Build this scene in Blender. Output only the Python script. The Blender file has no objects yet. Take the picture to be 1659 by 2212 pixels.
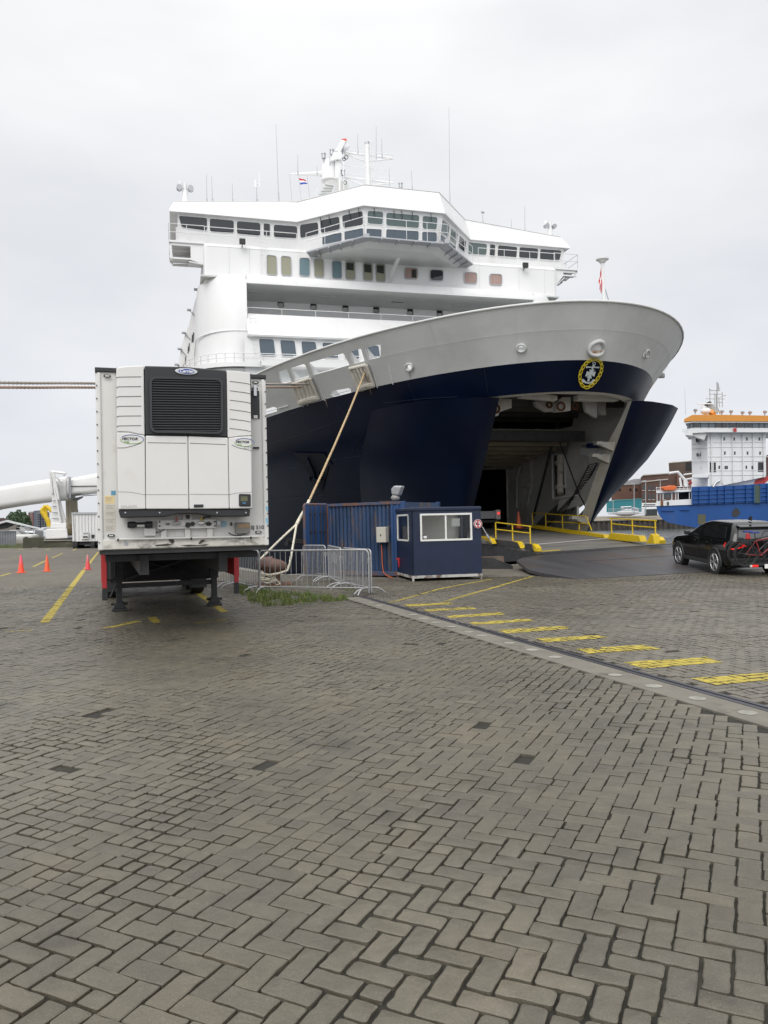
import bpy, bmesh, math, random
import numpy as np
from mathutils import Vector, Matrix, noise
from mathutils.geometry import delaunay_2d_cdt
random.seed(7)
R = math.radians
sc = bpy.context.scene
col = sc.collection

# ------------------------------------------------------------------ camera
CAMH = 1.75
FP, PCX, PCY, HOR, ROLL = 1661.0, 829.5, 1106.0, 1130.0, R(1.25)
pit = math.atan((HOR - PCY) / FP)
_fw = Vector((0, math.cos(pit), math.sin(pit)))
_u0 = Vector((0, -math.sin(pit), math.cos(pit)))
_r0 = Vector((1, 0, 0))
_rt = _r0 * math.cos(ROLL) - _u0 * math.sin(ROLL)
_up = _u0 * math.cos(ROLL) + _r0 * math.sin(ROLL)
cd = bpy.data.cameras.new('camera')
cam = bpy.data.objects.new('camera', cd)
col.objects.link(cam)
cd.sensor_fit = 'HORIZONTAL'
cd.sensor_width = 36.0
cd.lens = 36.0 * FP / 1659.0
cd.clip_start = 0.05
cd.clip_end = 6000
mw = Matrix.Identity(4)
for i in range(3):
    mw[i][0] = _rt[i]; mw[i][1] = _up[i]; mw[i][2] = -_fw[i]
mw[2][3] = CAMH
cam.matrix_world = mw
sc.camera = cam

# ------------------------------------------------------------------ light, sky, exposure
SUN_EL, SUN_AZ = R(42), R(196)          # azimuth clockwise from +Y
w = bpy.data.worlds.new('World')
sc.world = w
w.use_nodes = True
nt = w.node_tree
for n in list(nt.nodes): nt.nodes.remove(n)
out = nt.nodes.new('ShaderNodeOutputWorld')
sky = nt.nodes.new('ShaderNodeTexSky')
sky.sky_type = 'NISHITA'; sky.sun_disc = False
sky.sun_elevation = SUN_EL; sky.sun_rotation = SUN_AZ
bg1 = nt.nodes.new('ShaderNodeBackground'); bg1.inputs[1].default_value = 0.07
nt.links.new(sky.outputs[0], bg1.inputs[0])
# the cloud deck over it
tc = nt.nodes.new('ShaderNodeTexCoord')
mp = nt.nodes.new('ShaderNodeMapping'); mp.inputs['Scale'].default_value = (1.0, 1.0, 2.6)
nt.links.new(tc.outputs['Generated'], mp.inputs[0])
nz = nt.nodes.new('ShaderNodeTexNoise'); nz.inputs['Scale'].default_value = 2.1
nz.inputs['Detail'].default_value = 5; nz.inputs['Roughness'].default_value = 0.5
nt.links.new(mp.outputs[0], nz.inputs['Vector'])
cr = nt.nodes.new('ShaderNodeValToRGB')
cr.color_ramp.elements[0].position = 0.36; cr.color_ramp.elements[0].color = (0.90, 0.915, 0.94, 1)
cr.color_ramp.elements[1].position = 0.64; cr.color_ramp.elements[1].color = (1.06, 1.06, 1.06, 1)
nt.links.new(nz.outputs['Fac'], cr.inputs[0])
sep = nt.nodes.new('ShaderNodeSeparateXYZ'); nt.links.new(tc.outputs['Generated'], sep.inputs[0])
hr = nt.nodes.new('ShaderNodeValToRGB')
els = hr.color_ramp.elements
els[0].position = 0.0; els[0].color = (0.76, 0.775, 0.81, 1)
els[1].position = 1.0; els[1].color = (2.2, 2.18, 2.14, 1)
e = els.new(0.12); e.color = (0.775, 0.79, 0.825, 1)
e = els.new(0.32); e.color = (0.84, 0.845, 0.86, 1)
e = els.new(0.55); e.color = (0.93, 0.93, 0.93, 1)
nt.links.new(sep.outputs[2], hr.inputs[0])
mx = nt.nodes.new('ShaderNodeMix'); mx.data_type = 'RGBA'; mx.blend_type = 'MULTIPLY'
mx.inputs[0].default_value = 1.0
nt.links.new(hr.outputs[0], mx.inputs[6]); nt.links.new(cr.outputs[0], mx.inputs[7])
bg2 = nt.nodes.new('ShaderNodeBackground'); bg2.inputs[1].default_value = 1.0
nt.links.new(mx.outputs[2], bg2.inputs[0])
fb = nt.nodes.new('ShaderNodeMapRange'); fb.inputs[1].default_value = 0.0; fb.inputs[2].default_value = -1.0      # sky brightened behind the camera, added to fill the front faces
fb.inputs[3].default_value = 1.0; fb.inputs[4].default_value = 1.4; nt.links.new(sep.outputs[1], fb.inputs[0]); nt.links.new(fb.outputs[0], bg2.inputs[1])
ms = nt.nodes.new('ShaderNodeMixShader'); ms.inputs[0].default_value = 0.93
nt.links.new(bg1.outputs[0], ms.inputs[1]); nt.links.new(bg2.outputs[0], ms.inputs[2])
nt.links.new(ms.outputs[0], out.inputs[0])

sl = bpy.data.lights.new('sun', 'SUN'); sl.energy = 1.35; sl.angle = R(35); sl.color = (1.0, 0.97, 0.93)
so = bpy.data.objects.new('sun', sl); col.objects.link(so)
sd = Vector((math.sin(SUN_AZ) * math.cos(SUN_EL), math.cos(SUN_AZ) * math.cos(SUN_EL), math.sin(SUN_EL)))
so.rotation_euler = sd.to_track_quat('Z', 'Y').to_euler()
so.location = (0, -10, 40)
sc.view_settings.view_transform = 'Standard'
sc.view_settings.look = 'None'
sc.view_settings.exposure = 0.10
sc.view_settings.gamma = 1.0

# ------------------------------------------------------------------ helpers
def ray(px, py):
    return _fw + _rt * ((px - PCX) / FP) + _up * ((PCY - py) / FP)
CAMP = Vector((0, 0, CAMH))
def G(px, py, z=0.0):
    d = ray(px, py); return CAMP + d * ((z - CAMH) / d.z)
def atY(px, py, Y):
    d = ray(px, py); return CAMP + d * (Y / d.y)
def zm(x0, y0, k):
    return lambda x, y: ((x0 + x * k) / 1.82278, (y0 + y * k) / 1.82278)
z1 = zm(600, 500, .60277); z2 = zm(1400, 500, .60277); z3 = zm(1000, 1200, .48222)
z4 = zm(1700, 1100, .6329); z6 = zm(1840, 1500, .42194); zT = zm(350, 1400, .47468)
zb = zm(850, 1850, .42194); zc = zm(1500, 1900, .42194); zd = zm(2150, 1950, .52682)
zR = zm(2400, 1450, .38424); zL = zm(0, 1750, .33898); zQ = zm(0, 1960, .24111)
z43 = zm(1300, 2250, 1.0392); zM = zm(1120, 520, .30139); zE = zm(2240, 1380, .13261)
zF = zm(1040, 1330, .31344); zV = zm(2600, 2000, .25558)

MATS = {}
def mat(name, color, rough=0.5, metal=0.0, var=0.0, vscale=3.0, bump=0.0, bscale=40.0, dirt=None, dscale=1.5, dlo=0.55, dhi=0.7,
        stretch=(1, 1, 1), spec=0.5, emit=None, coat=0.0, alpha=None, trans=0.0):
    if name in MATS: return MATS[name]
    m = bpy.data.materials.new(name); m.use_nodes = True
    t = m.node_tree; b = t.nodes['Principled BSDF']
    b.inputs['Roughness'].default_value = rough; b.inputs['Metallic'].default_value = metal
    b.inputs['Specular IOR Level'].default_value = spec
    b.inputs['Coat Weight'].default_value = coat
    b.inputs['Transmission Weight'].default_value = trans
    c = (*color, 1)
    b.inputs['Base Color'].default_value = c
    if emit: b.inputs['Emission Color'].default_value = (*emit[0], 1); b.inputs['Emission Strength'].default_value = emit[1]
    tc = t.nodes.new('ShaderNodeTexCoord'); mp = t.nodes.new('ShaderNodeMapping'); mp.inputs['Scale'].default_value = stretch
    t.links.new(tc.outputs['Object'], mp.inputs[0])
    last = None
    if var > 0:
        n = t.nodes.new('ShaderNodeTexNoise'); n.inputs['Scale'].default_value = vscale; n.inputs['Detail'].default_value = 6
        t.links.new(mp.outputs[0], n.inputs['Vector'])
        r = t.nodes.new('ShaderNodeMapRange'); r.inputs[1].default_value = 0.3; r.inputs[2].default_value = 0.7
        r.inputs[3].default_value = 1 - var; r.inputs[4].default_value = 1 + var
        t.links.new(n.outputs['Fac'], r.inputs[0])
        h = t.nodes.new('ShaderNodeHueSaturation'); h.inputs['Color'].default_value = c
        t.links.new(r.outputs[0], h.inputs['Value']); last = h.outputs[0]
    if dirt:
        n = t.nodes.new('ShaderNodeTexNoise'); n.inputs['Scale'].default_value = dscale; n.inputs['Detail'].default_value = 9
        n.inputs['Roughness'].default_value = 0.65
        t.links.new(mp.outputs[0], n.inputs['Vector'])
        r = t.nodes.new('ShaderNodeMapRange'); r.inputs[1].default_value = dlo; r.inputs[2].default_value = dhi
        t.links.new(n.outputs['Fac'], r.inputs[0])
        x = t.nodes.new('ShaderNodeMix'); x.data_type = 'RGBA'
        t.links.new(r.outputs[0], x.inputs[0])
        if last: t.links.new(last, x.inputs[6])
        else: x.inputs[6].default_value = c
        x.inputs[7].default_value = (*dirt, 1); last = x.outputs[2]
    if last: t.links.new(last, b.inputs['Base Color'])
    if bump > 0:
        n = t.nodes.new('ShaderNodeTexNoise'); n.inputs['Scale'].default_value = bscale; n.inputs['Detail'].default_value = 4
        t.links.new(tc.outputs['Object'], n.inputs['Vector'])
        bp = t.nodes.new('ShaderNodeBump'); bp.inputs['Strength'].default_value = bump; bp.inputs['Distance'].default_value = 0.02
        t.links.new(n.outputs['Fac'], bp.inputs['Height']); t.links.new(bp.outputs[0], b.inputs['Normal'])
    MATS[name] = m
    return m

def tag(o, label=None, cat=None, group=None, kind=None):
    if label: o['label'] = label
    if cat: o['category'] = cat
    if group: o['group'] = group
    if kind: o['kind'] = kind
    return o
def empty(name, loc=(0, 0, 0), rz=0.0, label=None, cat=None, group=None):
    o = bpy.data.objects.new(name, None); col.objects.link(o)
    o.empty_display_size = 0.2
    o.location = loc; o.rotation_euler = (0, 0, rz)
    return tag(o, label, cat, group)
def copy_tree(o, parent=None):
    c = o.copy(); col.objects.link(c); c.parent = parent
    for ch in o.children: copy_tree(ch, c)
    return c
def thing_copy(o, loc=None, rz=None, label=None):
    kids = [(ch, list(ch.children)) for ch in o.children]
    c = o.copy(); col.objects.link(c)
    for ch, gs in kids:
        d = ch.copy(); col.objects.link(d); d.parent = c
        for g in gs:
            e = g.copy(); col.objects.link(e); e.parent = d
    if loc is not None: c.location = loc
    if rz is not None: c.rotation_euler = (0, 0, rz)
    if label: c['label'] = label
    return c

class MB:
    def __init__(s): s.v = []; s.f = []; s.m = []; s.cm = 0
    def add(s, vs, fs):
        b = len(s.v); s.v += [tuple(v) for v in vs]
        s.f += [tuple(b + i for i in f) for f in fs]; s.m += [s.cm] * len(fs); return s
    def box(s, c, d, rz=0.0):
        hx, hy, hz = d[0] / 2, d[1] / 2, d[2] / 2; cs, sn = math.cos(rz), math.sin(rz)
        vs = []
        for z in (-hz, hz):
            for x, y in ((-hx, -hy), (hx, -hy), (hx, hy), (-hx, hy)):
                vs.append((c[0] + x * cs - y * sn, c[1] + x * sn + y * cs, c[2] + z))
        return s.add(vs, [(3, 2, 1, 0), (4, 5, 6, 7), (0, 1, 5, 4), (1, 2, 6, 5), (2, 3, 7, 6), (3, 0, 4, 7)])
    def bx(s, x0, x1, y0, y1, z0, z1):
        return s.box(((x0 + x1) / 2, (y0 + y1) / 2, (z0 + z1) / 2), (abs(x1 - x0), abs(y1 - y0), abs(z1 - z0)))
    def prism(s, poly, vec):
        n = len(poly); P = [Vector(p) for p in poly]; v = Vector(vec)
        nrm = Vector((0, 0, 0))
        for i in range(n): nrm += P[i].cross(P[(i + 1) % n])
        if nrm.dot(v) > 0: P = P[::-1]
        vs = P + [p + v for p in P]
        fs = [tuple(range(n)), tuple(range(2 * n - 1, n - 1, -1))]
        for i in range(n):
            j = (i + 1) % n; fs.append((j, i, i + n, j + n))
        return s.add(vs, fs)
    def quad(s, a, b, c, d): return s.add([a, b, c, d], [(0, 1, 2, 3)])
    def loft(s, rings, closed=True, cap=False):
        n = len(rings[0]); vs = [p for r in rings for p in r]; fs = []
        for i in range(len(rings) - 1):
            for j in range(n if closed else n - 1):
                k = (j + 1) % n
                fs.append((i * n + j, i * n + k, (i + 1) * n + k, (i + 1) * n + j))
        if cap:
            fs.append(tuple(range(n - 1, -1, -1))); b = (len(rings) - 1) * n; fs.append(tuple(range(b, b + n)))
        return s.add(vs, fs)
    def tube(s, pts, r, n=8, closed=False, r2=None):
        P = [Vector(p) for p in pts]; m = len(P); rings = []
        up = None
        for i in range(m):
            if closed: d = P[(i + 1) % m] - P[i - 1]
            else: d = P[min(i + 1, m - 1)] - P[max(i - 1, 0)]
            if d.length < 1e-9: d = Vector((0, 0, 1))
            d.normalize()
            if up is None:
                up = Vector((0, 0, 1)) if abs(d.z) < 0.9 else Vector((1, 0, 0))
            a = d.cross(up)
            if a.length < 1e-6: a = d.cross(Vector((0.3, 1, 0.2)))
            a.normalize(); b = a.cross(d).normalized(); up = b
            rr = r if r2 is None else r + (r2 - r) * i / (m - 1)
            rings.append([P[i] + a * (rr * math.cos(t)) - b * (rr * math.sin(t)) for t in [2 * math.pi * k / n for k in range(n)]])
        if closed: rings.append(rings[0])
        return s.loft(rings, True, not closed)
    def cyl(s, p0, p1, r, n=12, r2=None): return s.tube([p0, p1], r, n, False, r2)
    def build(s, name, m, parent=None, smooth=False, bevel=0.0, kind=None, fix=False, ang=35, solid=0):
        me = bpy.data.meshes.new(name); me.from_pydata(s.v, [], s.f)
        for x in (m if isinstance(m, (list, tuple)) else [m]): me.materials.append(x)
        if isinstance(m, (list, tuple)): me.polygons.foreach_set('material_index', s.m)
        if fix:
            b = bmesh.new(); b.from_mesh(me); bmesh.ops.recalc_face_normals(b, faces=b.faces); b.to_mesh(me); b.free()
        if smooth:
            me.polygons.foreach_set('use_smooth', [True] * len(me.polygons)); me.set_sharp_from_angle(angle=R(ang))
        me.update()
        o = bpy.data.objects.new(name, me); col.objects.link(o); o.parent = parent
        if bevel > 0:
            md = o.modifiers.new('bevel', 'BEVEL'); md.width = bevel; md.segments = 2; md.limit_method = 'ANGLE'; md.angle_limit = R(40)
        if solid:
            md = o.modifiers.new('solid', 'SOLIDIFY'); md.thickness = solid; md.offset = -1
        if kind: o['kind'] = kind
        return o

def text(s, size, m, parent, org, xd, yd, name='lettering', depth=0.004, align='CENTER', shear=0.0, bold=0.0, sx=1.0):
    cu = bpy.data.curves.new('t', 'FONT'); cu.body = s; cu.size = size; cu.extrude = depth; cu.align_x = align; cu.align_y = 'CENTER'
    cu.shear = shear; cu.offset = bold; cu.resolution_u = 4
    o = bpy.data.objects.new('t', cu); col.objects.link(o)
    dg = bpy.context.evaluated_depsgraph_get()
    me = bpy.data.meshes.new_from_object(o.evaluated_get(dg)); me.name = name
    bpy.data.objects.remove(o)
    X = Vector(xd).normalized(); Y = Vector(yd).normalized(); Z = X.cross(Y)
    M = Matrix(((X.x * sx, Y.x, Z.x, org[0]), (X.y * sx, Y.y, Z.y, org[1]), (X.z * sx, Y.z, Z.z, org[2]), (0, 0, 0, 1)))
    me.transform(M)
    me.materials.clear(); me.materials.append(m)
    o = bpy.data.objects.new(name, me); col.objects.link(o); o.parent = parent
    return o

def plane_pt(px, py, p0, n):
    d = ray(px, py); return CAMP + d * ((Vector(p0) - CAMP).dot(n) / d.dot(n))
def survey(root):
    """local coordinates of the sight line where it meets the plane y_local = d of a thing"""
    M = Matrix.Translation(root.location) @ Matrix.Rotation(root.rotation_euler.z, 4, 'Z')
    Mi = M.inverted()
    def f(p, d=0.0, axis=1):
        n = Vector((0, 0, 0)); n[axis] = 1
        q = Vector((0, 0, 0)); q[axis] = d
        return Mi @ plane_pt(p[0], p[1], M @ q, M.to_3x3() @ n)
    return f
def inpoly(x, y, P):
    c = False; n = len(P)
    for i in range(n):
        x1, y1 = P[i][0], P[i][1]; x2, y2 = P[i - 1][0], P[i - 1][1]
        if (y1 > y) != (y2 > y) and x < (x2 - x1) * (y - y1) / (y2 - y1) + x1: c = not c
    return c
def rrect(a, b, c, d, r=0.12, n=4):
    """rounded quad through four 3D corners (r as a fraction of the side)"""
    P = [Vector(p) for p in (a, b, c, d)]; o = []
    for i in range(4):
        p = P[i]; q0 = P[i - 1]; q1 = P[(i + 1) % 4]
        L = min((q0 - p).length, (q1 - p).length) * r * 2
        A = p + (q0 - p).normalized() * L; B = p + (q1 - p).normalized() * L
        for k in range(n + 1):
            t = k / n; o.append(A * (1 - t) ** 2 + p * 2 * t * (1 - t) + B * t * t)
    return o

# ------------------------------------------------------------------ materials
m_white = mat('ship_white_paint', (0.72, 0.72, 0.72), 0.45, var=0.03, vscale=0.6, dirt=(0.60, 0.57, 0.52), dscale=0.5, dlo=0.58, dhi=0.85, stretch=(1, 1, .25))
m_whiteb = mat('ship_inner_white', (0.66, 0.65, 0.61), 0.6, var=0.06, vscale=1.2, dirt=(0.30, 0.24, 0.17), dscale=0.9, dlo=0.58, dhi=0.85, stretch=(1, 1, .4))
m_pale = mat('pale_grey_hull', (0.56, 0.57, 0.56), 0.5, var=0.035, vscale=0.5, dirt=(0.44, 0.44, 0.42), dscale=0.4, dlo=0.5, dhi=0.8, bump=.35, bscale=.9)
m_navy = mat('navy_hull', (0.0030, 0.0066, 0.0215), 0.30, spec=.15, var=0.25, vscale=0.35, dirt=(0.006, 0.009, 0.021), dscale=0.35, dlo=0.5, dhi=0.85, bump=.35, bscale=.8)
m_navy2 = mat('navy_door', (0.0028, 0.0062, 0.0205), 0.30, spec=.22, var=0.2, vscale=0.6)
m_inner = mat('door_inner_grey', (.25, .24, .21), .6, var=.12, vscale=1.5, dirt=(.20, .16, .11), dscale=1.2, dlo=.55, dhi=.75)
m_glass = mat('dark_glass', (0.012, 0.016, 0.018), 0.04, spec=0.8)
m_glassb = mat('blue_glass', (0.06, 0.085, 0.11), 0.05, spec=0.8)
m_teal = mat('teal_curtain', (0.12, 0.19, 0.215), 0.5, var=0.15, vscale=9, stretch=(6, 6, .1))
m_blind = mat('beige_blind', (0.27, 0.265, 0.195), 0.5)
m_pink = mat('pink_curtain', (0.34, 0.235, 0.205), 0.5, var=0.2, vscale=8, stretch=(6, 6, .1))
m_rubber = mat('black_rubber', (0.012, 0.012, 0.013), 0.75)
m_black = mat('black_plastic', (0.02, 0.021, 0.023), 0.5)
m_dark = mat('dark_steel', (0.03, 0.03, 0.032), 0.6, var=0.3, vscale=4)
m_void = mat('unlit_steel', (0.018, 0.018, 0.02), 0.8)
m_alu = mat('aluminium', (0.55, 0.56, 0.57), 0.35, 0.8)
m_galv = mat('galvanised_steel', (0.40, 0.41, 0.43), 0.45, 0.6, var=0.15, vscale=20)
m_yel = mat('yellow_paint', (0.62, 0.43, 0.012), 0.5, var=0.08, vscale=3, dirt=(0.25, 0.18, 0.05), dscale=3, dlo=0.58, dhi=0.75)
m_red = mat('red_paint', (0.42, 0.025, 0.03), 0.45)
m_rust = mat('rust', (0.16, 0.07, 0.035), 0.85, var=0.3, vscale=8)
m_rope = mat('rope', (0.45, 0.33, 0.19), 0.85, var=0.2, vscale=12, bump=0.3, bscale=60)
m_ropew = mat('pale_rope', (0.62, 0.58, 0.48), 0.9, var=0.25, vscale=25, bump=0.4, bscale=60)
m_ropeg = mat('grey_rope', (0.33, 0.29, 0.26), 0.9, var=0.25, vscale=25)

# ------------------------------------------------------------------ ground geometry
CORN = Vector((-3.5, 27.2, 0))                       # quay corner beside the bow
E1 = Vector((-0.438, 0.899, 0))                      # quay edge along the ship's side
E2 = Vector((0.94, 0.342, 0))                        # quay edge in front of the bow
WZ = -2.0

def ground_material(name, base, dark, near=False):
    m = bpy.data.materials.new(name); m.use_nodes = True; t = m.node_tree; b = t.nodes['Principled BSDF']
    b.inputs['Roughness'].default_value = 0.85; b.inputs['Specular IOR Level'].default_value = 0.3
    tc = t.nodes.new('ShaderNodeTexCoord')
    n1 = t.nodes.new('ShaderNodeTexNoise'); n1.inputs['Scale'].default_value = 0.22; n1.inputs['Detail'].default_value = 8; n1.inputs['Roughness'].default_value = .6
    n2 = t.nodes.new('ShaderNodeTexNoise'); n2.inputs['Scale'].default_value = 2.2; n2.inputs['Detail'].default_value = 8
    n3 = t.nodes.new('ShaderNodeTexNoise'); n3.inputs['Scale'].default_value = 28; n3.inputs['Detail'].default_value = 5
    mp3 = t.nodes.new('ShaderNodeMapping'); mp3.inputs['Rotation'].default_value = (0, 0, R(25)); mp3.inputs['Scale'].default_value = (0.35, 1.0, 1)
    t.links.new(tc.outputs['Object'], mp3.inputs[0]); t.links.new(mp3.outputs[0], n3.inputs['Vector'])
    for n in (n1, n2): t.links.new(tc.outputs['Object'], n.inputs['Vector'])
    r = t.nodes.new('ShaderNodeValToRGB'); r.color_ramp.elements[0].position = .32; r.color_ramp.elements[1].position = .68
    r.color_ramp.elements[0].color = (*dark, 1); r.color_ramp.elements[1].color = (*base, 1)
    t.links.new(n1.outputs['Fac'], r.inputs[0])
    mr = t.nodes.new('ShaderNodeMapRange'); mr.inputs[1].default_value = .3; mr.inputs[2].default_value = .7; mr.inputs[3].default_value = .80; mr.inputs[4].default_value = 1.15
    t.links.new(n2.outputs['Fac'], mr.inputs[0])
    mr3 = t.nodes.new('ShaderNodeMapRange'); mr3.inputs[1].default_value = .35; mr3.inputs[2].default_value = .6; mr3.inputs[3].default_value = .62; mr3.inputs[4].default_value = 1.08
    t.links.new(n3.outputs['Fac'], mr3.inputs[0])
    mu = t.nodes.new('ShaderNodeMath'); mu.operation = 'MULTIPLY'; t.links.new(mr.outputs[0], mu.inputs[0]); t.links.new(mr3.outputs[0], mu.inputs[1])
    h = t.nodes.new('ShaderNodeHueSaturation'); t.links.new(r.outputs[0], h.inputs['Color']); t.links.new(mu.outputs[0], h.inputs['Value'])
    t.links.new(h.outputs[0], b.inputs['Base Color'])
    return m
def block_material(name, c0, c1, c2):
    m = bpy.data.materials.new(name); m.use_nodes = True; t = m.node_tree; b = t.nodes['Principled BSDF']
    b.inputs['Roughness'].default_value = 0.50; b.inputs['Specular IOR Level'].default_value = 0.5
    L = t.links.new
    g = t.nodes.new('ShaderNodeNewGeometry'); tc = t.nodes.new('ShaderNodeTexCoord')
    r = t.nodes.new('ShaderNodeValToRGB'); el = r.color_ramp.elements
    el[0].position = 0; el[0].color = (*c0, 1); el[1].position = 1; el[1].color = (*c2, 1); e = el.new(.5); e.color = (*c1, 1)
    L(g.outputs['Random Per Island'], r.inputs[0])
    def nz(scale, det, a, bb, lo, hi, rough=.55):
        n = t.nodes.new('ShaderNodeTexNoise'); n.inputs['Scale'].default_value = scale; n.inputs['Detail'].default_value = det; n.inputs['Roughness'].default_value = rough
        L(tc.outputs['Object'], n.inputs['Vector'])
        q = t.nodes.new('ShaderNodeMapRange'); q.inputs[1].default_value = a; q.inputs[2].default_value = bb; q.inputs[3].default_value = lo; q.inputs[4].default_value = hi
        L(n.outputs['Fac'], q.inputs[0]); return q.outputs[0], n.outputs['Fac']
    big, _ = nz(.45, 6, .32, .68, .74, 1.16)
    mid, _ = nz(7, 6, .3, .7, .86, 1.12)
    fin, ff = nz(170, 4, .3, .7, .76, 1.2, .7)
    m1 = t.nodes.new('ShaderNodeMath'); m1.operation = 'MULTIPLY'; L(big, m1.inputs[0]); L(mid, m1.inputs[1])
    m2 = t.nodes.new('ShaderNodeMath'); m2.operation = 'MULTIPLY'; L(m1.outputs[0], m2.inputs[0]); L(fin, m2.inputs[1])
    h = t.nodes.new('ShaderNodeHueSaturation'); L(r.outputs[0], h.inputs['Color']); L(m2.outputs[0], h.inputs['Value'])
    # warm/brown patches
    br, _ = nz(.9, 5, .48, .72, 0, .55)
    x = t.nodes.new('ShaderNodeMix'); x.data_type = 'RGBA'; x.blend_type = 'MULTIPLY'; L(br, x.inputs[0]); L(h.outputs[0], x.inputs[6]); x.inputs[7].default_value = (1.0, .92, .80, 1)
    st, _ = nz(1.1, 7, .60, .72, 1.0, .50, .6)
    st2 = t.nodes.new('ShaderNodeHueSaturation'); L(x.outputs[2], st2.inputs['Color']); L(st, st2.inputs['Value'])
    # pale grit
    v = t.nodes.new('ShaderNodeTexVoronoi'); v.inputs['Scale'].default_value = 85; L(tc.outputs['Object'], v.inputs['Vector'])
    gm = t.nodes.new('ShaderNodeMapRange'); gm.inputs[1].default_value = .10; gm.inputs[2].default_value = .16; gm.inputs[3].default_value = .55; gm.inputs[4].default_value = 0
    L(v.outputs['Distance'], gm.inputs[0])
    x2 = t.nodes.new('ShaderNodeMix'); x2.data_type = 'RGBA'; L(gm.outputs[0], x2.inputs[0]); L(st2.outputs[0], x2.inputs[6]); x2.inputs[7].default_value = (.30, .28, .24, 1)
    L(x2.outputs[2], b.inputs['Base Color'])
    bp = t.nodes.new('ShaderNodeBump'); bp.inputs['Strength'].default_value = .5; bp.inputs['Distance'].default_value = .004; L(ff, bp.inputs['Height'])
    n4 = t.nodes.new('ShaderNodeTexNoise'); n4.inputs['Scale'].default_value = 14; n4.inputs['Detail'].default_value = 5; L(tc.outputs['Object'], n4.inputs['Vector'])
    bp2 = t.nodes.new('ShaderNodeBump'); bp2.inputs['Strength'].default_value = .5; bp2.inputs['Distance'].default_value = .02
    L(n4.outputs['Fac'], bp2.inputs['Height']); L(bp2.outputs[0], bp.inputs['Normal']); L(bp.outputs[0], b.inputs['Normal'])
    return m
m_far = ground_material('distant_pavers', (.168, .152, .124), (.122, .111, .093))
m_joint = mat('joint_soil', (.018, .016, .012), .95, var=.3, vscale=5, dirt=(.040, .036, .024), dscale=1.1, dlo=.5, dhi=.7)
m_blk = block_material('paver_concrete', (.094, .084, .064), (.107, .096, .072), (.121, .107, .079))
m_blk2 = block_material('paver_concrete_b', (.108, .098, .078), (.126, .114, .091), (.142, .128, .101))

# near sheet (under the blocks), far sheet, quay walls
YB = 24.0
mb = MB()
XN, XF = 3.9, .52 * YB + 3.7       # half width of the block field near and far
mb.cm = 0; mb.quad((-XN, .2, -.018), (XN, .2, -.018), (XF, YB, -.018), (-XF, YB, -.018))
mb.cm = 1; mb.quad((-60, -30, -.004), (60, -30, -.004), (60, .2, -.004), (-60, .2, -.004))
mb.quad((-60, .2, -.004), (-XN, .2, -.004), (-XF, YB, -.004), (-60, YB, -.004)); mb.quad((XN, .2, -.004), (60, .2, -.004), (60, YB, -.004), (XF, YB, -.004))
mb.cm = 1
def on_edge(y):   # x of the along-ship edge at depth y
    return CORN.x + E1.x * (y - CORN.y) / E1.y
FL = CORN + E1 * 420; FR = CORN + E2 * 130
land = [(-900, YB, -.004), (-60, YB, -.004), (60, YB, -.004), (FR.x, FR.y, -.004)]
mb.add([(-1500, YB, -.004), (60, YB, -.004), (CORN.x, CORN.y, -.004), (FL.x, FL.y, -.004), (-1500, FL.y, -.004)], [(0, 1, 2, 3, 4)])
mb.add([(60, YB, -.004), (FR.x + 60, YB, -.004), (FR.x, FR.y, -.004), (CORN.x, CORN.y, -.004)], [(0, 1, 2, 3)])
mb.quad((-1500, -30, -.004), (-60, -30, -.004), (-60, YB, -.004), (-1500, YB, -.004))
mb.quad((60, -30, -.004), (200, -30, -.004), (200, YB, -.004), (60, YB, -.004))
ground = mb.build('ground', [m_joint, m_far], kind='structure')
m_conc = mat('old_concrete', (.24, .225, .195), .85, var=.15, vscale=1.3, dirt=(.12, .11, .09), dscale=1.1, bump=.3, bscale=30)
mb = MB()
for a, b_ in ((FL, CORN), (CORN, FR)):
    d = (b_ - a).normalized(); n = Vector((-d.y, d.x, 0))
    mb.prism([a + Vector((0, 0, -.006)), b_ + Vector((0, 0, -.006)), b_ + Vector((0, 0, -6)), a + Vector((0, 0, -6))], -n * .5 if False else n * -.5)
tag(mb.build('quay_wall', m_conc), 'concrete quay wall under the apron edge beside the ferry', 'quay wall')
# coping stones
mb = MB()
for a, b_ in ((CORN + E1 * 60, CORN), (CORN, CORN + E2 * 9.3)):
    d = (b_ - a).normalized(); n = Vector((d.y, -d.x, 0)); L_ = (b_ - a).length; k = 0
    while k < L_ - .3:
        l = min(1.6, L_ - k); p = a + d * k
        mb.prism([p + d * .01, p + d * (l - .01), p + d * (l - .01) + n * .5, p + d * .01 + n * .5], (0, 0, .012)); k += l
mb.build('quay_coping', m_conc, kind='structure')

def water_mat():
    m = bpy.data.materials.new('harbour_water'); m.use_nodes = True; t = m.node_tree; b = t.nodes['Principled BSDF']
    b.inputs['Base Color'].default_value = (.05, .065, .075, 1); b.inputs['Roughness'].default_value = .12
    tc = t.nodes.new('ShaderNodeTexCoord'); n = t.nodes.new('ShaderNodeTexNoise'); n.inputs['Scale'].default_value = 1.4; n.inputs['Detail'].default_value = 5
    t.links.new(tc.outputs['Object'], n.inputs['Vector']); bp = t.nodes.new('ShaderNodeBump'); bp.inputs['Strength'].default_value = .8; bp.inputs['Distance'].default_value = .25
    t.links.new(n.outputs['Fac'], bp.inputs['Height']); t.links.new(bp.outputs[0], b.inputs['Normal']); return m
mb = MB(); mb.quad((-900, 20, WZ), (900, 20, WZ), (900, 2500, WZ), (-900, 2500, WZ))
mb.build('water', water_mat(), kind='structure')

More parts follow.
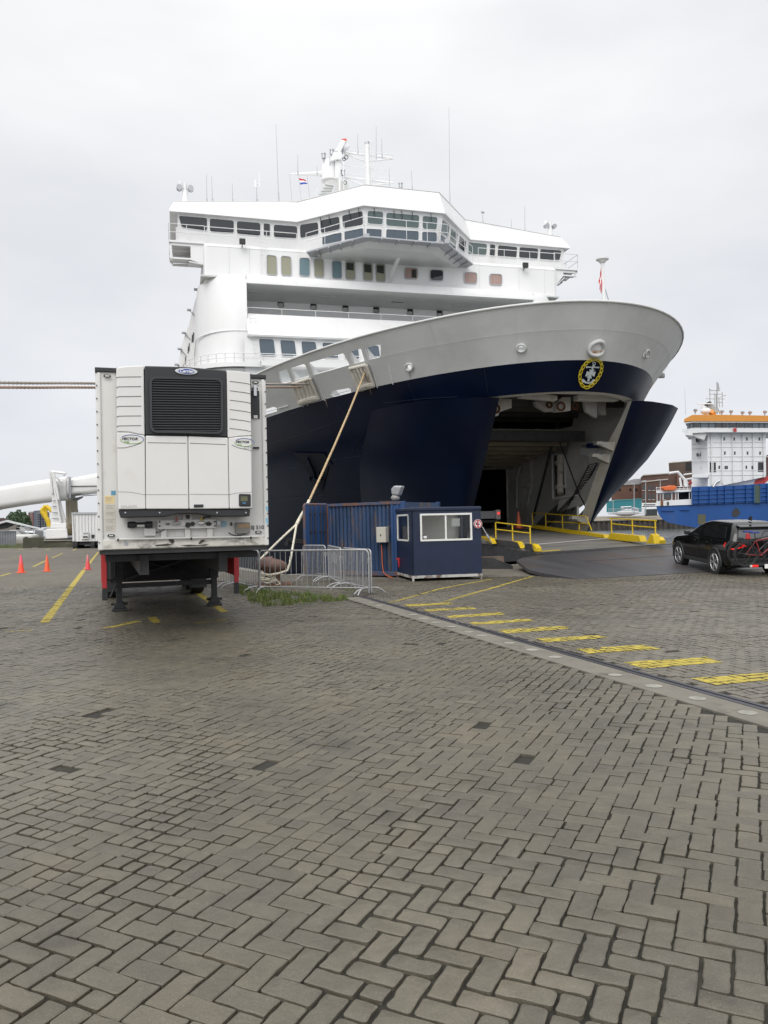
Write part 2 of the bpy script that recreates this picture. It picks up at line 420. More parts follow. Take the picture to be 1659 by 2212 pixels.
# ---- kerb strip and rail line across the apron
KA = G(760, 1297); KB = G(1659, 1571)        # left kerb edge
RA = G(804, 1297); RB = G(1659, 1520)        # rail line
kd = (KB - KA); kd.z = 0; kd.normalize()
rd = kd.copy(); kn = Vector((-kd.y, kd.x, 0))                 # towards the ramp side
if kn.x < 0: kn = -kn
KW = .46
K0 = KA - kd * .6; K1 = KA + kd * 30
def along(p): return (p - KA).dot(kd)
def across(p): return (p - KA).dot(kn)
def markpoly(cx): return cx

def herring(ang, x0, x1, y0, y1, w_, inside):
    """centres and orientation of a 90 degree herringbone in world XY"""
    cs, sn = math.cos(ang), math.sin(ang)
    corners = [(x, y) for x in (x0, x1) for y in (y0, y1)]
    us = [(x * cs + y * sn) / w_ for x, y in corners]; vs = [(-x * sn + y * cs) / w_ for x, y in corners]
    umin, umax, vmin, vmax = min(us) - 3, max(us) + 3, min(vs) - 3, max(vs) + 3
    res = []
    # lattice (m,m)+(2n,-2n): u=m+2n v=m-2n
    for q in range(int((umin + vmin) / 2) - 2, int((umax + vmax) / 2) + 3):
        n0 = int((umin - q) / 2) - 2; n1 = int((umax - q) / 2) + 3
        for n in range(n0, n1):
            u, v = q + 2 * n, q - 2 * n
            if v < vmin or v > vmax: continue
            for (cu, cv, h) in ((u + 1, v + .5, 0), (u + .5, v + 2, 1)):
                x = (cu * cs - cv * sn) * w_; y = (cu * sn + cv * cs) * w_
                if inside(x, y): res.append((x, y, ang + (math.pi / 2 if h else 0)))
    return res
def inview(x, y):
    return .25 < y < YB and abs(x) < .5165 * (y - .2) + 3.85
def reg_a(x, y):
    return inview(x, y) and across(Vector((x, y, 0))) < -.06 or (inview(x, y) and along(Vector((x, y, 0))) < -.9)
def reg_b(x, y):
    p = Vector((x, y, 0)); return inview(x, y) and across(p) > KW + .12 and along(p) > -.9
BW = .1150
MARKS = []      # (name, polygon xy)
def clip(poly, P):
    outp = poly
    for i in range(len(P)):
        a, b_ = P[i], P[(i + 1) % len(P)]; inp = outp; outp = []
        if not inp: break
        side = lambda q: (b_[0] - a[0]) * (q[1] - a[1]) - (b_[1] - a[1]) * (q[0] - a[0])
        for j in range(len(inp)):
            p, q = inp[j - 1], inp[j]; sp, sq = side(p), side(q)
            if (sp >= 0) != (sq >= 0):
                t = sp / (sp - sq); outp.append((p[0] + (q[0] - p[0]) * t, p[1] + (q[1] - p[1]) * t))
            if sq >= 0: outp.append(q)
    return outp
def ccw(P):
    a = sum(P[i - 1][0] * P[i][1] - P[i][0] * P[i - 1][1] for i in range(len(P)))
    return P if a > 0 else P[::-1]
def strip(a, b_, wd):
    d = (b_ - a); d.z = 0; d.normalize(); n = Vector((-d.y, d.x, 0)) * wd / 2
    return [(p.x, p.y) for p in (a - n, b_ - n, b_ + n, a + n)]
dashes = [((280,125),(450,118),(470,124),(300,134)),((350,146),(530,135),(558,142),(375,152)),((435,168),(640,155),(665,163),(455,176)),((525,193),(750,180),(775,188),(545,203)),((635,222),(880,207),(915,217),(670,235)),((775,255),(1010,241),(1055,252),(815,270)),((930,295),(1190,278),(1255,293),(980,313)),((1110,345),(1420,325),(1490,345),(1190,368)),((1365,405),(1659,384),(1740,405),(1460,432))]
for q in dashes: MARKS.append(('b', [tuple(G(*z43(*p)).xy) for p in q]))
MARKS.append(('b', strip(G(*z43(222, 120)), G(*z43(420, 65)), .11)))
MARKS.append(('b', strip(G(*z43(420, 65)), G(*z43(610, 30)), .11)))
MARKS.append(('b', strip(G(*z43(430, 115)), G(*z43(770, 18)), .11)))
MARKS.append(('a', strip(G(*zL(515, 2070)), G(*zL(975, 1460)), .17)))
MARKS.append(('a', strip(G(*zL(978, 1458)), G(*zL(1140, 1250)), .14)))
MARKS.append(('a', strip(G(486, 1323), G(*zT(800, 1895)), .16)))
MARKS.append(('a', strip(G(339, 1345), G(327, 1333), .16)))
MARKS.append(('a', strip(G(0, 1366), G(70, 1362), .05)))
MARKS.append(('a', strip(G(225, 1358), G(300, 1342), .16)))
MARKS.append(('a', strip(G(420, 1347), G(490, 1338), .06)))
MARKS.append(('f', strip(G(*zL(385, 1420)), G(*zL(530, 1350)), .13)))
MARKS.append(('f', strip(G(*zL(600, 1320)), G(*zL(725, 1265)), .13)))
MARKS.append(('f', strip(G(*zL(0, 1530)), G(*zL(120, 1495)), .13)))
MARKS.append(('f', strip(G(*zL(530, 1226)), G(*zL(585, 1212)), .15)))
MARKS.append(('f', strip(G(*zL(850, 1230)), G(*zL(890, 1208)), .15)))
MARKS.append(('f', strip(G(*zL(200, 1228)), G(*zL(290, 1215)), .15)))
MARKS.append(('f', strip(G(*zL(130, 1310)), G(*zL(240, 1300)), .1)))
MARKS = [(k, ccw(P)) for k, P in MARKS]
paint = [MB() for _ in MARKS]

def make_blocks(name, blocks, m, bias=0.0):
    rnd = random.Random(len(blocks))
    V = []; F = []
    boxes = [(min(p[0] for p in P) - .2, max(p[0] for p in P) + .2, min(p[1] for p in P) - .2, max(p[1] for p in P) + .2) for k, P in MARKS]
    for (x, y, a) in blocks:
        d = math.hypot(x, y)
        wob = noise.noise_vector(Vector((x * .55, y * .55, 1.7))) * .03
        x += wob.x; y += wob.y; a += wob.z * .9 + rnd.gauss(0, .012)
        wear = min(1, max(0, .62 + .75 * noise.noise(Vector((x * .9 + 7, y * .22 + x * .1, 3))) + .35 * noise.noise(Vector((x * 2.1, y * 2.1, 8))) + bias))       # 0..1 patches of worn stones
        wear2 = noise.noise(Vector((x * .33, y * .8 - 4, 9)))
        if noise.noise(Vector((x * 3.1, y * 3.1, 5))) > .62 and rnd.random() < .5: continue
        parts = [(-BW, BW)]
        if (wear2 > .02 and rnd.random() < .30 + wear2) or rnd.random() < .07: 
            c = rnd.gauss(0, .012); parts = [(-BW, c - .003), (c + .003, BW)]
        gap = .0034 + .0052 * wear * rnd.random() + (.004 * rnd.random() if wear > .7 else 0)
        hw = BW / 2 - gap
        for (l0, l1) in parts:
            l0g, l1g = l0 + gap, l1 - gap
            cr_ = .004 + .030 * wear ** 2 * (.2 + .8 * rnd.random())
            cr_ = min(cr_, hw * .7, (l1g - l0g) * .35)
            zt = rnd.gauss(0, .0018) + .006 * noise.noise(Vector((x * 1.3, y * 1.3, 0)))
            tx, ty = rnd.gauss(0, .012), rnd.gauss(0, .012)
            nseg = 3 if d < 9 else 1
            pts = []
            for (ex_, ey_, a0) in ((l1g, hw, 0), (l0g, hw, 90), (l0g, -hw, 180), (l1g, -hw, 270)):
                cq = cr_ * (.3 + .95 * rnd.random()) if d < 12 else cr_
                cx_ = ex_ - math.copysign(cq, ex_ - (l0g + l1g) / 2); cy_ = ey_ - math.copysign(cq, ey_)
                for k in range(nseg + 1):
                    t = R(a0 + 90 * k / nseg); pts.append((cx_ + cq * math.cos(t), cy_ + cq * math.sin(t)))
                if d < 9:    # an irregular point on the following edge
                    pass
            if d < 9:
                q = []; n = len(pts)
                for i in range(n):
                    p0, p1 = pts[i], pts[(i + 1) % n]; q.append(p0); L_ = math.hypot(p1[0] - p0[0], p1[1] - p0[1])
                    if L_ > .05:
                        ns = int(L_ / .035)
                        for s_ in range(1, ns):
                            f_ = s_ / ns; j = rnd.gauss(0, .0008 + .0020 * wear)
                            px_, py_ = p0[0] + (p1[0] - p0[0]) * f_, p0[1] + (p1[1] - p0[1]) * f_
                            nx, ny = (p1[1] - p0[1]) / L_, -(p1[0] - p0[0]) / L_
                            q.append((px_ + nx * min(j, .002), py_ + ny * min(j, .002)))
                pts = q
            cs, sn = math.cos(a), math.sin(a); n = len(pts); b0 = len(V)
            mx_ = (l0g + l1g) / 2
            W = lambda px_, py_, z_: (x + px_ * cs - py_ * sn, y + px_ * sn + py_ * cs, z_)
            ring_out = [W(px_, py_, -.032) for px_, py_ in pts]
            if d < 14:
                e_ = .003 + .003 * wear
                r1 = [W(px_, py_, zt - .0035 + tx * px_ + ty * py_) for px_, py_ in pts]
                ins = [(mx_ + (px_ - mx_) * (1 - e_ / max(.01, (l1g - l0g) / 2)), py_ * (1 - e_ / hw)) for px_, py_ in pts]
                r2 = [W(px_, py_, zt + tx * px_ + ty * py_) for px_, py_ in ins]
                rings = [ring_out, r1, r2]
            else:
                ins = pts
                rings = [ring_out, [W(px_, py_, zt + tx * px_ + ty * py_) for px_, py_ in pts]]
            for r_ in rings: V += r_
            for i in range(len(rings) - 1):
                for j in range(n):
                    k = (j + 1) % n; F.append((b0 + i * n + j, b0 + i * n + k, b0 + (i + 1) * n + k, b0 + (i + 1) * n + j))
            F.append(tuple(b0 + (len(rings) - 1) * n + j for j in range(n)))
            for i, (k_, P) in enumerate(MARKS):
                bb = boxes[i]
                if bb[0] < x < bb[1] and bb[2] < y < bb[3]:
                    top = [W(px_, py_, 0)[:2] for px_, py_ in pts[::(2 if d < 9 else 1)]]
                    c = clip(top, P)
                    if len(c) > 2 and rnd.random() > .02:
                        paint[i].add([(cx_, cy_, zt + .0035 + tx * ((cx_ - x) * cs + (cy_ - y) * sn) + ty * (-(cx_ - x) * sn + (cy_ - y) * cs)) for cx_, cy_ in c], [tuple(range(len(c)))])
    me = bpy.data.meshes.new(name); me.from_pydata(V, [], F); me.materials.append(m)
    me.polygons.foreach_set('use_smooth', [True] * len(me.polygons)); me.set_sharp_from_angle(angle=R(28))
    o = bpy.data.objects.new(name, me); col.objects.link(o); o['kind'] = 'structure'; return o
A_ = herring(R(-25.6), -17, 17, .2, YB, BW, reg_a)
B_ = herring(R(19.7), -2, 17, .2, YB, BW, reg_b)
make_blocks('paving', A_, m_blk)
make_blocks('ramp_side_paving', B_, m_blk2, .3)
def paint_mat():
    m = bpy.data.materials.new('worn_yellow_paint'); m.use_nodes = True; t = m.node_tree; b = t.nodes['Principled BSDF']
    b.inputs['Base Color'].default_value = (.62, .46, .035, 1); b.inputs['Roughness'].default_value = .7
    tc = t.nodes.new('ShaderNodeTexCoord'); n = t.nodes.new('ShaderNodeTexNoise'); n.inputs['Scale'].default_value = 9; n.inputs['Detail'].default_value = 9; n.inputs['Roughness'].default_value = .7
    t.links.new(tc.outputs['Object'], n.inputs['Vector'])
    n2 = t.nodes.new('ShaderNodeTexNoise'); n2.inputs['Scale'].default_value = 1.3; n2.inputs['Detail'].default_value = 4; t.links.new(tc.outputs['Object'], n2.inputs['Vector'])
    ad = t.nodes.new('ShaderNodeMath'); ad.operation = 'ADD'; t.links.new(n.outputs['Fac'], ad.inputs[0]); t.links.new(n2.outputs['Fac'], ad.inputs[1])
    r = t.nodes.new('ShaderNodeMapRange'); r.inputs[1].default_value = .70; r.inputs[2].default_value = .86; t.links.new(ad.outputs[0], r.inputs[0])
    t.links.new(r.outputs[0], b.inputs['Alpha']); 
    c = t.nodes.new('ShaderNodeValToRGB'); c.color_ramp.elements[0].color = (.28, .22, .04, 1); c.color_ramp.elements[1].color = (.45, .355, .035, 1)
    c.color_ramp.elements[0].position = .4; c.color_ramp.elements[1].position = .6
    t.links.new(n.outputs['Fac'], c.inputs[0]); t.links.new(c.outputs[0], b.inputs['Base Color']); return m
m_paint = paint_mat()
for (k, P), pm in zip(MARKS, paint):
    if k == 'f' or not pm.f or max(p[1] for p in P) > YB:
        c = [p for p in P]
        far = clip(c, [(-300, YB), (300, YB), (300, 400), (-300, 400)])
        if len(far) > 2: pm.add([(x, y, .0) for x, y in far], [tuple(range(len(far)))])
    pm.build('road_marking', m_paint, kind='structure')

# kerb strip: long concrete slabs, pale dots, steel crane rail
m_kerb = mat('kerb_concrete', (.155, .143, .118), .85, var=.15, vscale=3, dirt=(.07, .063, .05), dscale=2.5, bump=.4, bscale=60)
mb = MB(); k = -.7
while k < 27:
    l = random.uniform(2.2, 3.4); a = KA + kd * k + kn * .0; b_ = a + kd * (l - .015)
    mb.prism([a + Vector((0, 0, -.03)), b_ + Vector((0, 0, -.03)), b_ + kn * (KW - .07) + Vector((0, 0, -.03)), a + kn * (KW - .07) + Vector((0, 0, -.03))], (0, 0, .034)); k += l
mb.build('kerb', m_kerb, kind='structure', bevel=.006)
m_rail = mat('rail_steel', (.060, .060, .072), .45, .5, var=.2, vscale=9)
mb = MB(); a = KA - kd * .9; b_ = KA + kd * 30
for o0, o1, zt in ((KW - .06, KW - .045, .004), (KW - .035, KW + .025, -.002), (KW + .035, KW + .09, .005)):
    mb.prism([a + kn * o0 + Vector((0, 0, -.03)), b_ + kn * o0 + Vector((0, 0, -.03)), b_ + kn * o1 + Vector((0, 0, -.03)), a + kn * o1 + Vector((0, 0, -.03))], (0, 0, .03 + zt))
mb.build('crane_rail', m_rail, kind='structure')
m_dot = mat('pale_road_dot', (.25, .24, .21), .8, var=.25, vscale=8)
mb = MB()
for p in [(85,111),(135,121),(170,131),(300,166),(345,180),(400,194),(455,211),(520,231),(670,273),(760,299),(850,326),(1090,393),(1245,434),(1410,481),(1610,534),(515,249)]:
    c = G(*z43(*p)); c = KA + kd * along(c) + kn * (KW * .42 + random.uniform(-.03, .03)); r = random.uniform(.075, .095)
    mb.add([(c.x + r * math.cos(t) , c.y + r * math.sin(t) , .0075) for t in [2 * math.pi * k / 14 for k in range(14)]], [tuple(range(14))])
mb.build('road_marking', m_dot, kind='structure')
# ================================================================== THE FERRY
# ship frame: t to port (right in the photograph), s forward of the bridge front, z up
SA = R(15); SO = Vector((.55, 57.64, 0)); K = 1.1
ferry = empty('ferry', SO, SA, 'large white and navy car ferry moored with its bow doors open', 'ferry')
def U(t, s, z): return Vector((K * t, -K * s, 1.75 + K * (z - 1.85)))
_sr = Vector((math.cos(SA), math.sin(SA), 0)); _sf = Vector((math.sin(SA), -math.cos(SA), 0))
def tsz(P):
    q = P - SO; q.z = 0
    return (q.dot(_sr) / K, q.dot(_sf) / K, (P.z - 1.75) / K + 1.85)
def on_s(p, s): return tsz(plane_pt(p[0], p[1], SO + _sf * (K * s), _sf))
def on_t(p, t): return tsz(plane_pt(p[0], p[1], SO + _sr * (K * t), _sr))
def on_zz(p, z): return tsz(plane_pt(p[0], p[1], (0, 0, 1.75 + K * (z - 1.85)), Vector((0, 0, 1))))
def W2(t, s, z):
    return SO + _sr * (K * t) + _sf * (K * s) + Vector((0, 0, 1.75 + K * (z - 1.85)))
def on_pl(p, a, b, c):     # plane through three (t,s,z)
    A, B, C = W2(*a), W2(*b), W2(*c); n = (B - A).cross(C - A).normalized()
    return tsz(plane_pt(p[0], p[1], A, n))
def lerp_tab(tab, x):
    if x <= tab[0][0]: return tab[0][1]
    for (a, fa), (b, fb) in zip(tab, tab[1:]):
        if x <= b: return fa + (fb - fa) * (x - a) / (b - a)
    return tab[-1][1]
CT = [(-4, .5), (-2, .62), (0, .85), (1.5, 1.1), (2.5, 1.35), (4.15, 1.95), (5.2, 2.25), (6.37, 2.42), (7.36, 2.53), (8.2, 2.72), (9.09, 2.9), (9.6, 3.0)]
ST = [(-4, 19.0), (-2, 20.2), (0, 21.5), (2.5, 23.2), (4.15, 24.4), (6.37, 26.05), (7.36, 26.6), (9.09, 27.75), (9.6, 28.1)]
def smo(tab, z):
    return (lerp_tab(tab, z - .5) + lerp_tab(tab, z + .5) + 2 * lerp_tab(tab, z)) / 4
def HB(du, z):
    du = max(du, 0); bm = 12.9 + .3 * min(1, max(0, (z - 4) / 5)); x = smo(CT, z) * math.sqrt(du)
    if z < 4.15: x = smo(CT, z) * math.sqrt(du) * (1 + .028 * du * (4.15 - z) / 4)
    return bm * (1 - math.exp(-(x / bm) ** 4)) ** .25
def hull(du, z, sgn, off=0.0):
    s = smo(ST, z) - du; t = sgn * HB(du, z)
    if off:
        e = .02; a = Vector((sgn * HB(du + e, z) - sgn * HB(max(du - e, 0), z), -(e + min(e, du)), 0))
        n = Vector((a.y, -a.x)).normalized()
        if n.x * sgn < 0 or (abs(n.x) < 1e-6 and n.y < 0): n = -n
        if du < .001: n = Vector((0, 1))
        t += n.x * off; s += n.y * off
    return t, s, z
def inv(p, sgn=-1, zlo=0, zhi=9.3):
    """du, z of the hull plating seen at image point p"""
    best = None; prev = None
    for i in range(120):
        z = zlo + (zhi - zlo) * i / 119; t, s, _ = on_zz(p, z) if abs(z - 1.85) > 1e-3 else (1e9, 0, 0)
        du = smo(ST, z) - s
        if du < 0 or s > 40: prev = None; continue
        f = abs(t) - HB(du, z)
        if prev and t * sgn > 0 and (f > 0) != (prev[0] > 0) :
            k = prev[0] / (prev[0] - f); best = (prev[1] + (du - prev[1]) * k, prev[2] + (z - prev[2]) * k)
        prev = (f, du, z) if t * sgn > 0 else None
    return best
ZB_, ZR_, ZC_ = 7.36, 9.09, 6.37
DU = [0, .015, .05, .12, .22, .36, .55, .8, 1.1, 1.5, 2, 2.6, 3.3, 4.1, 5.1, 6.2, 7.5, 9, 11, 13, 15.5, 18, 21, 25, 30, 40, 60, 90, 120, 150]
def hull_grid(mb, dus, zs, sgn, flip=False):
    rows = [[U(*hull(du, z, sgn)) for du in dus] for z in zs]
    n = len(dus); vs = [p for r_ in rows for p in r_]; fs = []
    for i in range(len(zs) - 1):
        for j in range(n - 1):
            q = (i * n + j, i * n + j + 1, (i + 1) * n + j + 1, (i + 1) * n + j)
            fs.append(q if (sgn < 0) != flip else q[::-1])
    mb.add(vs, fs)
def weld(o, d=.004):
    me = o.data; b = bmesh.new(); b.from_mesh(me); bmesh.ops.remove_doubles(b, verts=b.verts, dist=d); b.to_mesh(me); b.free()
# navy plating
mb = MB()
zlow = [-3.2, -2.2, -1, 0, 1, 2, 3, 4, 5, 5.8, ZC_]
for sg in (-1, 1):
    hull_grid(mb, DU, [ZC_, 6.65, 7.0, ZB_], sg)
    hull_grid(mb, [4.6] + [d for d in DU if d > 4.7], zlow, sg)
h_ = mb.build('hull', m_navy, ferry, smooth=True, ang=60); weld(h_)
me = h_.data; me.polygons.foreach_set('use_smooth', [True] * len(me.polygons))

# pale belt with its holes
def cdt_sheet(dmin, dmax, zlo, zhi, sgn, holes, name, m, dus):
    pts = []; edges = []
    def addloop(P):
        b = len(pts); pts.extend([Vector((a, b2)) for a, b2 in P]); n = len(P)
        edges.extend([(b + i, b + (i + 1) % n) for i in range(n)])
    dd = [d for d in dus if dmin <= d <= dmax]; zs = [zlo + (zhi - zlo) * i / 6 for i in range(7)]
    sq = lambda d: math.sqrt(d)             # parametrise by sqrt(du): even spacing round the stem
    outer = [(sq(d), zlo) for d in dd] + [(sq(dd[-1]), z) for z in zs[1:-1]] + [(sq(d), zhi) for d in dd[::-1]] + [(sq(dd[0]), z) for z in zs[-2:0:-1]]
    addloop(outer)
    H = [[(sq(max(d, 0)), z) for d, z in P] for P in holes]
    for P in H: addloop(P)
    for d in dd[1:-1]:
        for z in zs[1:-1]:
            if not any(inpoly(sq(d), z, P) for P in H): pts.append(Vector((sq(d), z)))
    V, E_, F_, *_ = delaunay_2d_cdt(pts, edges, [], 0, 1e-5)
    fs = []
    for f in F_:
        c = sum((V[i] for i in f), Vector((0, 0))) / len(f)
        if any(inpoly(c.x, c.y, P) for P in H): continue
        if c.y > zhi or c.y < zlo or c.x > sq(dd[-1]) or c.x < sq(dd[0]): continue
        fs.append(tuple(f))
    def nrm(v):
        e = .004; f = lambda a, b: U(*hull(max(a, 0) ** 2, b, sgn))
        n = (f(v.x + e, v.y) - f(v.x - e if v.x > e else 0, v.y)).cross(f(v.x, v.y + e) - f(v.x, v.y - e)).normalized()
        if n.x * sgn < 0 or (abs(n.x) < .05 and n.y > 0): n = -n
        return n if v.x > e else Vector((0, n.y if n.y < 0 else -n.y, n.z)).normalized()
    N_ = [nrm(v) for v in V]
    for k_, (off_, fl_) in enumerate(((0.0, 1), (-.10, -1))):
        mb = MB(); mb.add([U(*hull(v.x ** 2, v.y, sgn)) + n * off_ for v, n in zip(V, N_)], fs)
        o = mb.build(name if not k_ else 'bulwark_lining', m, ferry); me = o.data; flip = []
        for p in me.polygons:
            if p.normal.dot(N_[p.vertices[0]]) * fl_ < 0: flip.append(p.index)
        b = bmesh.new(); b.from_mesh(me); b.faces.ensure_lookup_table(); bmesh.ops.reverse_faces(b, faces=[b.faces[i] for i in flip]); b.to_mesh(me); b.free()
        me.polygons.foreach_set('use_smooth', [True] * len(me.polygons)); me.normals_split_custom_set_from_vertices([n * fl_ for n in N_])
    for P in H:
        mb = MB(); a = [U(*hull(q[0] ** 2, q[1], sgn)) for q in P]; c = [p + nrm(Vector(q)) * -.10 for p, q in zip(a, P)]; mb.loft([a, c]); mb.build('opening_edge', m, ferry)
def fpoly(pts, f=zF, n=5):
    P = [f(*p) for p in pts]; o = []
    for i in range(len(P)):
        a, b_ = P[i], P[(i + 1) % len(P)]
        for k in range(n):
            q = inv((a[0] + (b_[0] - a[0]) * k / n, a[1] + (b_[1] - a[1]) * k / n))
            if q: o.append(q)
    return o
def ring_at(px, py, rx, ry, sgn=-1, n=18, rot=0.0):
    o = []
    for k in range(n):
        t = 2 * math.pi * k / n; a, b_ = rx * math.cos(t), ry * math.sin(t)
        q = inv((px + a * math.cos(rot) - b_ * math.sin(rot), py + a * math.sin(rot) + b_ * math.cos(rot)), sgn)
        if q: o.append(q)
    return o
holes_s = [fpoly([(165,435),(270,398),(290,400),(345,555),(215,580)]),
           fpoly([(322,385),(495,330),(515,340),(567,470),(560,485),(380,540)]),
           fpoly([(550,315),(990,195),(1000,200),(1070,330),(1065,345),(612,470)]),
           fpoly([(1065,180),(1195,140),(1220,145),(1262,290),(1250,300),(1120,333)]),
           fpoly([(1260,135),(1455,80),(1465,90),(1463,225),(1445,250),(1310,283)]),
           fpoly([(838,690),(860,668),(1060,632),(1090,650),(1092,688),(1060,705),(880,742),(845,735)]),
           fpoly([(-60,920),(120,868),(160,880),(163,925),(100,945),(-60,985)]),
           fpoly([(1100,400),(1135,395),(1200,600),(1190,612),(1165,600)]),
           ]
fl = [(885.9, 793.8, 7.6, 7.4, -1, 0), (1127, 753, 9.6, 8.0, -1, 0), (1394.5, 765, 4.4, 8.0, 1, .3)]
rings = []
for px, py, rx, ry, sg, ro in fl:
    rings.append((sg, ring_at(px, py, rx, ry, sg, rot=ro)))
cring = ring_at(1285, 751, 8, 6, -1)
HS = [h for h in holes_s if len(h) > 3] + [r_ for sg, r_ in rings if sg < 0]
HP = [r_ for sg, r_ in rings if sg > 0]
DF = sorted(set([round((k * .11) ** 2, 5) for k in range(58)] + [40.0]))
cdt_sheet(0, 40, ZB_ + .001, ZR_, -1, HS, 'bulwark', m_pale, DF)
cdt_sheet(0, 40, ZB_ + .001, ZR_, 1, HP, 'bulwark', m_pale, DF)
mS = MB()
for sg in (-1, 1): hull_grid(mS, [d for d in DU if d >= 40], [ZB_, ZR_], sg)
mS.build('bulwark', m_pale, ferry)
# rim cap
mb = MB()
for sg in (-1, 1): mb.tube([U(*hull(d, ZR_, sg)) for d in DU if d <= 40], .05, 6)
mb.build('rim_cap', m_pale, ferry, smooth=True, ang=80)
# knuckle of the flare and weld seams
m_seam = mat('navy_seam', (.02, .027, .05), .4)
mb = MB()
seams = [([z4(0,1012), z4(220,1012)]), ([z4(330,1000), z4(250,1380)]), ([z3(1010,850), z3(900,1050), z3(800,1190)]), ([z3(1060,803), z3(1400,765), z3(1659,752)]), ([z3(880,1160), z3(1300,1132), z3(1659,1120)]), ([z3(100,1145), z3(430,1045), z3(720,940)]), ([z3(290,888), z3(345,880)])]
for S_ in seams:
    P = []
    for a, c in zip(S_, S_[1:]):
        for k in range(7):
            q = inv((a[0] + (c[0] - a[0]) * k / 6, a[1] + (c[1] - a[1]) * k / 6))
            if q: P.append(U(*hull(q[0], q[1], -1, .004)))
    if len(P) > 2: mb.tube(P, .010, 4)
mb.build('weld_seam', m_seam, ferry)
m_seamp = mat('pale_seam', (.60, .61, .61), .4)
mb = MB()
for zt in (8.28,):
    for sg in (-1, 1):
        mb.tube([U(*hull(d, zt + .0 * d, sg, .043)) for d in DU if .0 <= d <= 11], .006, 4)
mb.tube([U(0, smo(ST, z) + .045, z) for z in (7.9, 8.3, 8.7, 9.05)], .008, 4)
mb.build('pale_seam', m_seamp, ferry)
mb = MB()
for d_ in (.9, 2.9, 6.4, 10.5, 15.5, 21):
    for sg in (-1, 1): mb.tube([U(*hull(d_ * (1 + .03 * k), ZB_ + (ZR_ - ZB_) * k / 5, sg, .004)) for k in range(6)], .006, 4)
mb.build('belt_seam', m_seamp, ferry)
mb = MB()
for d_ in (1.6, 4.2, 8.2, 13, 19): mb.tube([U(*hull(d_ * (1 + .02 * k), 6.5 + .82 * k / 4, -1, .003)) for k in range(5)], .007, 4)
for zt in (4.9, 3.4): mb.tube([U(*hull(d_, zt, -1, .003)) for d_ in (7.5, 9, 11, 13, 15.5, 18, 21, 25)], .008, 4)
mb.build('plate_seam', m_seam, ferry)
m_streak = mat('rust_streak', (.30, .22, .16), .8, var=.3, vscale=6)
for px_, py_, ln in ((886, 804, .22), (704, 864, .3), (800, 838, .25)):
    q = inv((px_, py_), -1)
    if q and ln: mb = MB(); a = hull(q[0], q[1], -1, .006); b2 = hull(q[0] + .03, q[1] - ln, -1, .006); mb.quad(U(*a), U(*hull(q[0] + .05, q[1], -1, .006)), U(*b2), U(*hull(q[0] + .02, q[1] - ln, -1, .006))); mb.build('rust_streak', m_streak, ferry)
# forecastle deck inside the bulwark
mb = MB(); dd = [d for d in DU if .36 <= d <= 30]
L_ = [Vector((-HB(d, 7.4) * .97, smo(ST, 7.4) - d - .2, 0)) for d in dd]; Rr = [Vector((-p.x, p.y, 0)) for p in L_]
mb.loft([[U(a.x, a.y, 7.15) for a in L_], [U(a.x, a.y, 7.15) for a in Rr]], closed=False)
mb.build('forecastle_deck', mat('deck_green', (.10, .13, .12), .7, var=.1), ferry)
# stay plates behind the bulwark
mb = MB()
for p in [(268,400),(325,385),(555,315),(1068,185),(1265,135),(1480,100)]:
    q = inv(zF(*p))
    if q:
        t0, s0, _ = hull(q[0] - .0, 8.75, -1); t1, s1, _ = hull(q[0], 7.4, -1)
        d = Vector((1, -.35)).normalized()
        a = U(t0 + .08, s0, 8.75); b2 = U(t1 + .05, s1, 7.3); c2 = U(t1 + .05 + d.x * 1.2, s1 + d.y * 1.2, 7.3)
        mb.prism([a, b2, c2], U(0, .03, 0) - U(0, 0, 0))
mb.build('bulwark_stay', m_white, ferry)
# fairlead rings
for (px, py, rx, ry, sg, ro), (_, rg) in zip(fl, rings):
    mb = MB(); mb.tube([U(*hull(q[0], q[1], sg, .06)) for q in rg], .045, 8, closed=True)
    mb.build('fairlead', m_pale, ferry, smooth=True, ang=80)
# centre fairlead: a cast ring on the stem with rust below
def stem_disc(cx, cy, rx, ry, off, n=24):
    c = on_t((cx, cy), 0.0); o = []
    for k in range(n):
        t = 2 * math.pi * k / n
        o.append(Vector((rx * math.cos(t), 0, ry * math.sin(t))))
    return c, o
c = on_t((1291, 753), 0.0)
m_rusty = mat('rusted_white', (.60, .58, .52), .7, dirt=(.20, .10, .045), dscale=2.2, dlo=.42, dhi=.62)
sl_ = Vector((0, .5, .86)).normalized()
mb = MB(); P = []
for k in range(26):
    t = 2 * math.pi * k / 26; P.append(U(.27 * math.cos(t), c[1] + .02 + sl_.y * .25 * math.sin(t) - .10 * math.cos(t) ** 2, c[2] + sl_.z * .25 * math.sin(t)))
mb.tube(P, .085, 10, closed=True)
fr_ = mb.build('stem_fairlead', m_pale, ferry, smooth=True, ang=80)
mb = MB(); mb.add([p + (Vector((0, .03, 0))) for p in P[::-1]], [tuple(range(26))])
mb.build('fairlead_mouth', mat('bright_fairlead', (.85, .85, .85), .4), fr_)
mb = MB(); Q = [p + Vector((0, -.07, 0)) for i, p in enumerate(P) if math.sin(2 * math.pi * i / 26) < -.1]
mb.add([q for q in Q] , [tuple(range(len(Q)))[::-1]]); mb.build('rust_stain', m_rusty, fr_)
for cx, cy in ((1427, 811.8),):
    q = inv((cx - 4, cy), 1)
    if q: mb = MB(); mb.cyl(U(*hull(q[0], q[1], 1, 0)), U(*hull(q[0], q[1], 1, .25)), .13, 10); mb.build('fairlead', m_pale, ferry, smooth=True)

